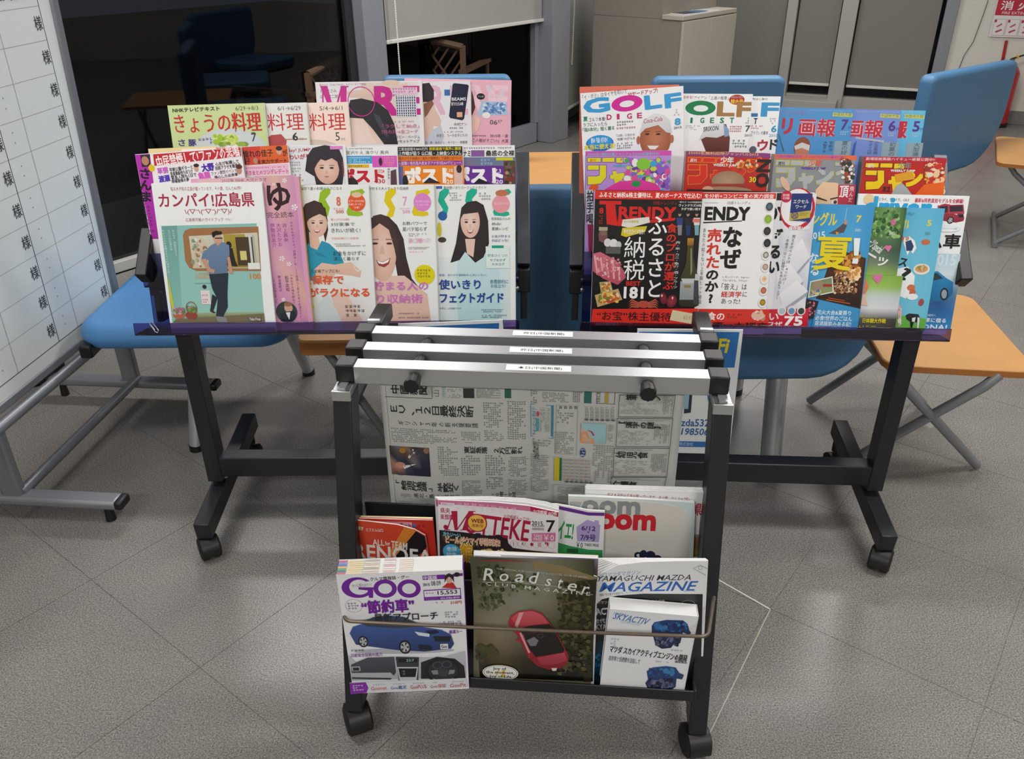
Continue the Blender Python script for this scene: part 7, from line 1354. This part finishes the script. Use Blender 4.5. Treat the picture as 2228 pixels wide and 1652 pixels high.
A.p([(764, 1463), (850, 1462), (862, 1474), (766, 1472)], 'b4b8c0'); A.r(766, 1449, 784, 1459, 'c0c4ca'); A.r(768, 1451, 782, 1458, '26282e'); A.e(964, 1458, 39, 28, '1c1e24', hole=.86); A.e(964, 1458, 32, 22, '2c2e36'); A.e(952, 1446, 11, 8, '50545e', hole=.8); A.e(972, 1444, 11, 8, '50545e', hole=.8); A.e(964, 1462, 13, 9, '3c4048'); A.p([(938, 1458), (952, 1456), (954, 1466), (942, 1466)], '8a8e96'); A.p([(978, 1456), (990, 1456), (988, 1464), (976, 1466)], '8a8e96')
A.p([(761, 1484), (1014, 1474), (1017, 1494), (763, 1508)], 'dfe2e8'); A.p([(761, 1485), (796, 1483), (802, 1495), (798, 1506), (763, 1509)], '8a2ab0'); A.n_(768, 1488, 794, 1502, 3, 'f0e0f8', .9, 11)
for k, (s_, c) in enumerate([('Goonet', 'c86070'), ('Goo鑑定', '40609c'), ('GooPLUS', 'c05060'), ('Goo保証', 'b86874'), ('GooPit', 'c06a74')]): A.t(s_, 807 + k * 43, 1492 - k * 1.7, 842 + k * 43, 1500 - k * 1.7, c, .03, 2); A.n_(812 + k * 43, 1486 - k * 1.7, 840 + k * 43, 1490 - k * 1.7, 1, '9a9aa8', .9, 12 + k)
gt = A.thing; gW, gH = A.W, A.H; done(A)
# coloured index printed along the top edge of that thick magazine
M0 = Matrix([[1, 0, 0, 0], [0, 0, 1, gH + .0002], [0, -1, 0, 0], [0, 0, 0, 1]])
T = Art(V(0, 0, 0), V(1, 0, 0), V(0, 1, 0), V(0, 0, 1), step=1e-6); rd = random.Random(5); th_ = .036
for k, (x0, x1, cs) in enumerate([(.001, .016, ['c86a7c', '8a90c8', '6a84c0', 'd8b070', '70a488', '5a8490']), (.018, .044, ['d8c8b0', 'e0d0a8', 'd8b8b8', 'd0c0a8', 'e0c8b0']), (.046, .072, ['b8b0a8', 'e4dcc8', 'd4c0b8', 'd8d4c8']), (.08, .10, ['d8b8b8', 'e8e0dc', 'e4dcd8']), (.108, .13, ['e4dcd8', 'e8dcc8'])]):
    nrow = 7
    for j in range(nrow):
        a, b = th_ * j / nrow, th_ * (j + .8) / nrow
        T.add([(x0, a), (x1, a), (x1, b), (x0, b)], [(0, 1, 2, 3)], hx(cs[(j * 5 + k) % len(cs)]))
ob = T.build(gt, 'index_print', .7); ob.data.transform(M0)

O_ = [(1031, 1222), (1034, 1218), (1070, 1216.5), (1120, 1217.5), (1160, 1221), (1222, 1231), (1299, 1256), (1292, 1380), (1285, 1497), (1030, 1488)]
A = fmag(-.152, 'club magazine with a red open sports car seen from above among trees', (1031, 1217), (1300, 1224), (1030, 1488), .003, outline=O_, cover='6c6a54', group=KB, rough=.22)
A.grid(1033, 1222, 1290, 1484, ['4a4c34 50523c 6c6c58 7c7c6c 6a6a50 3c3c28', '4c4e34 5c5e48 80826f 8c8e80 6c6448 3a3820', '6a6850 84826c 8c8c7c 84806c 5c5434 2c2c18', '7a7258 8c8670 8a8474 5c5438 3a3a22 26260f', '6c6040 80745c 6a6250 3c3826 26240f 201f10', '3c3620 54492c 342c1c 1c1a10 161610 181812', '15140c 1a170f 121210 0f1010 101110 111312'])
A.p([(1160, 1221), (1222, 1231), (1299, 1257), (1298, 1264), (1220, 1250), (1160, 1236)], '8c7c58'); A.p([(1285, 1262), (1298, 1260), (1286, 1484), (1270, 1484)], '2a2a18')
A.bl(1036, 1226, 1100, 1320, ['3a4426', '2c341c', '4c5430', '5c6240'], 90, 2, 6, 61); A.bl(1100, 1240, 1170, 1300, ['4a5430', '3a4426', '68704c'], 46, 2, 5, 62); A.bl(1210, 1260, 1288, 1470, ['2c2c14', '3c3e1e', '4c5028', '242612', '58522c'], 260, 2, 7, 63); A.bl(1040, 1290, 1090, 1330, ['4a5430', '5c6038'], 30, 2, 4, 64); A.bl(1034, 1400, 1090, 1440, ['3a3820', '4c4828'], 24, 4, 9, 65)
A.p([(1033, 1219), (1070, 1217), (1120, 1218), (1160, 1222), (1120, 1220.5), (1070, 1219.5)], 'a02838')
# the car seen from above
A.p([(1106, 1354), (1112, 1338), (1130, 1328), (1160, 1326), (1180, 1334), (1196, 1354), (1202, 1362), (1225, 1400), (1237, 1425), (1236, 1440), (1222, 1452), (1196, 1456), (1170, 1448), (1150, 1430), (1136, 1402), (1124, 1378), (1112, 1368)], 'b42c38', '8c1c2c')
A.p([(1112, 1344), (1128, 1331), (1158, 1328), (1178, 1336), (1194, 1354), (1160, 1358), (1130, 1368)], 'd4606a', 'b83440'); A.p([(1130, 1332), (1140, 1330), (1126, 1364), (1120, 1360)], 'e8a4a8'); A.p([(1126, 1368), (1150, 1360), (1196, 1356), (1204, 1366), (1180, 1370), (1140, 1380)], '1c1416', '2c2428'); A.p([(1140, 1380), (1180, 1371), (1206, 1370), (1228, 1410), (1226, 1418), (1190, 1424), (1166, 1428), (1150, 1408)], '241c1c', '14100f')
A.p([(1146, 1392), (1162, 1384), (1172, 1392), (1166, 1404), (1154, 1404)], '7a7e80'); A.e(1176, 1382, 7, 5, '3c3a3c', hole=.7); A.p([(1168, 1430), (1228, 1418), (1234, 1436), (1200, 1446), (1176, 1444)], 'c04854', 'a03040'); A.p([(1200, 1452), (1212, 1452), (1210, 1458), (1202, 1458)], 'e8d8d8'); A.p([(1130, 1376), (1134, 1374), (1154, 1418), (1150, 1420)], 'e0a0a6'); A.p([(1122, 1392), (1130, 1388), (1130, 1392), (1124, 1396)], 'b82c38')
for k, ch in enumerate('Roadster'):
    x = [1051, 1087, 1120, 1151, 1186, 1214, 1235, 1266][k]; wd = [24, 20, 20, 22, 14, 10, 20, 16][k]; yb = [1262, 1263, 1265, 1268, 1274, 1279, 1284, 1291][k]; hh = [27, 17, 18, 26, 17, 22, 17, 17][k]
    A.t(ch, x, yb - hh, x + wd, yb, 'e6e8e4', .012, -2 - k * 1.1, shear=.18)
A.p([(1051, 1264), (1130, 1265), (1200, 1272), (1290, 1292), (1290, 1293), (1200, 1273.2), (1130, 1266), (1051, 1265)], 'b8bab0'); A.t('C L U B   M A G A Z I N E', 1056, 1275, 1284, 1283, 'd8dad4', .01, -5.5); A.t('THE OFFICIAL PUBLICATION OF ROADSTER CLUB OF JAPAN', 1080, 1243, 1278, 1248, 'c8cac0', 0, -5)
A.e(1089, 1462, 39, 16.5, 'f2f2ee'); A.e(1089, 1462, 36.5, 15, '2a2a28', hole=.97); A.bl(1075, 1452, 1104, 1472, ['e8c868', 'd8b848'], 8, 2, 4, 66); A.t('Joy of', 1073, 1450, 1102, 1457, '2a2a24', .03); A.t('the moment,', 1058, 1458, 1119, 1465, '2a2a24', .03); A.t('Joy of Life', 1065, 1467, 1113, 1474, '2a2a24', .03); A.t('vol.76 Spring 2015', 1061, 1480, 1117, 1486, 'dcdcd6', .01); done(A)
for k, (y, dy_, lab) in enumerate([(-.1475, 0, 'magazine with a grey and violet photo, just behind the red sports car'), (-.142, 4, 'white-topped magazine, second behind the red sports car'), (-.137, 7, 'cream-topped magazine, last behind the red sports car')]):
    A = fmag(y, lab, (1030, 1208 - dy_), (1302, 1219 - dy_), (1030, 1486), .0045, cover=['e4e2ea', 'eceae8', 'eae0cc'][k], group=KB)
    if k == 0: A.grid(1090, 1212, 1300, 1262, ['e8e4ee d0cce0 8c84a4 8a7c8c', 'e0dce8 c0b8d0 5c5068 4a3c40', '8a7c80 7c6c74 5a4c50 3c3030']); A.p([(1166, 1215), (1200, 1216), (1222, 1232), (1176, 1226)], '7a749c'); A.p([(1033, 1210), (1060, 1212), (1034, 1222)], '9088b8')
    done(A)
def fan(k): return [(1285 - 2.4 * k, 1266 - 6.5 * k), (1310 - 4 * k, 1247 - 4.4 * k), (1345 - 6 * k, 1230 - 2 * k), (1400 - 4 * k, 1223.5 - 1.1 * k), (1470, 1221.5 - .7 * k), (1541 - .8 * k, 1221 - .6 * k), (1526, 1500), (1288, 1500)]
A = fmag(-.124, 'dealer magazine with blue slanted title over black, front of its curled pile', (1285, 1217), (1541, 1221), (1288, 1500), .003, outline=fan(0), cover='e6e8ec', group=KB)
A.p([(1290, 1322), (1310, 1304), (1345, 1296), (1400, 1292), (1529, 1293), (1524, 1499), (1289, 1499)], '1c1e20', '262a30'); A.p([(1289, 1400), (1330, 1390), (1330, 1499), (1289, 1499)], '16384c', '1c6a94')
A.t('山口マツダマガジン', 1300, 1244, 1393, 1254, '7a9cc0', .0, 7, shear=.25); A.t('YAMAGUCHI MAZDA', 1300, 1252, 1502, 1264, '3a3c40', .005, 2.5, shear=.35); A.t('MAGAZINE', 1302, 1266, 1519, 1287, '2a68c0', .02, 2.5, shear=.35); A.t('地域で走る歓びを発信する、カーライフマガジン', 1304, 1288, 1400, 1294, '6a7078', .0, 8); A.t('山口マツダ', 1487, 1284, 1513, 1288, '7a90b0', .01)
A.p([(1507, 1237), (1524, 1229), (1540, 1237), (1539, 1239), (1524, 1231), (1510, 1237), (1536, 1251), (1535, 1253)], 'b4b8bc'); A.e(1524, 1236, 5, 4, '9aa0a4', hole=.8)
A.t('いマツダの安全思想を体現する先進安全技術', 1300, 1306, 1446, 1314, 'd8dadc', .01, 3); A.t('ACT', 1296, 1323, 1328, 1338, 'e6e8ea', .05, 6); A.t('世代目', 1292, 1346, 1328, 1356, 'd8dadc', .03, 6); A.t('SKYAC', 1290, 1358, 1328, 1370, 'd8dadc', .03, 6); A.e(1497, 1316, 16, 10, 'a8b0b0', hole=.95); A.bl(1290, 1420, 1310, 1495, ['2a8ac8', '1a5a88', '48a8e0'], 14, 2, 5, 71); done(A)
for k in range(1, 8):
    lab = ['', 'white dealer magazine copy just behind the front one of the curled pile', 'white dealer magazine copy, third of the curled pile', 'white dealer magazine copy, fourth of the curled pile', 'white dealer magazine copy, fifth of the curled pile', 'white dealer magazine copy, sixth of the curled pile', 'white dealer magazine copy, second from the back of the curled pile', 'white dealer magazine copy at the back of the curled pile'][k]
    done(fmag(-.124 + .0038 * k, lab, (1285 - 2.4 * k, 1217 - .6 * k), (1541 - .8 * k, 1221 - .6 * k), (1288, 1500), .0026, outline=fan(k), cover='e9eaec', group=KB))
A = fmag(-.156, 'thick white booklet with two blue engines, in front of the dealer magazines', (1326, 1325), (1520, 1342), (1310, 1497), .030, cover='e9ebef', spine='e4e6ea', spine_side='R', group=KB)
A.t('MAZDA', 1334, 1334, 1362, 1340, '8aa8d8', 0, -6, shear=.4); A.t('SKYACTIV', 1333, 1340, 1415, 1354, '4070c0', .015, -7, shear=.4); A.t('TECHNOLOGY', 1350, 1352, 1396, 1359, '8ab0d8', 0, -7, shear=.4)
A.p([(1418, 1362), (1424, 1354), (1450, 1349), (1486, 1350), (1496, 1358), (1500, 1372), (1504, 1378), (1498, 1382), (1486, 1376), (1480, 1400), (1466, 1402), (1460, 1410), (1440, 1412), (1426, 1404), (1422, 1388), (1418, 1376)], '1e4480', '1c2440'); A.bl(1420, 1352, 1496, 1376, ['2a64a8', '1c3c7c', '3478b8', '142858'], 80, 2, 7, 72); A.bl(1424, 1378, 1478, 1408, ['2a3054', '4a5078', '1a1c34', '6a7094'], 80, 2, 6, 73)
A.n_(1328, 1388, 1352, 1408, 4, 'a8b0bc', .6, 3); A.n_(1460, 1413, 1500, 1418, 1, 'a0a8b4', .8, 4); A.t('マツダ スカイアクティブエンジンの開発', 1325, 1414, 1497, 1430, '26282e', .02, -3); A.t('高効率と低燃費を目指して', 1324, 1430, 1393, 1441, '3c4048', .01, -3); A.t('人見光夫', 1468, 1432, 1496, 1437, '4a4c54', .01); A.t('横尾健志', 1468, 1438, 1495, 1443, '3a3c44', .02); A.n_(1426, 1434, 1460, 1442, 2, '9aa0a8', .6, 5)
A.p([(1407, 1460), (1420, 1452), (1450, 1449), (1470, 1452), (1478, 1464), (1488, 1468), (1484, 1478), (1472, 1476), (1470, 1494), (1460, 1501), (1410, 1499), (1404, 1486), (1410, 1478)], '26508c', '222a4c'); A.bl(1410, 1452, 1474, 1472, ['2a64a8', '1c3c7c', '3a80b8', '28406c'], 70, 2, 7, 74); A.bl(1408, 1474, 1468, 1498, ['3a3c60', '5a5c84', '1c1e38', '7a7ca0'], 70, 2, 6, 75); done(A)
bpy.data.objects.remove(_to)
bpy.data.curves.remove(_tc)
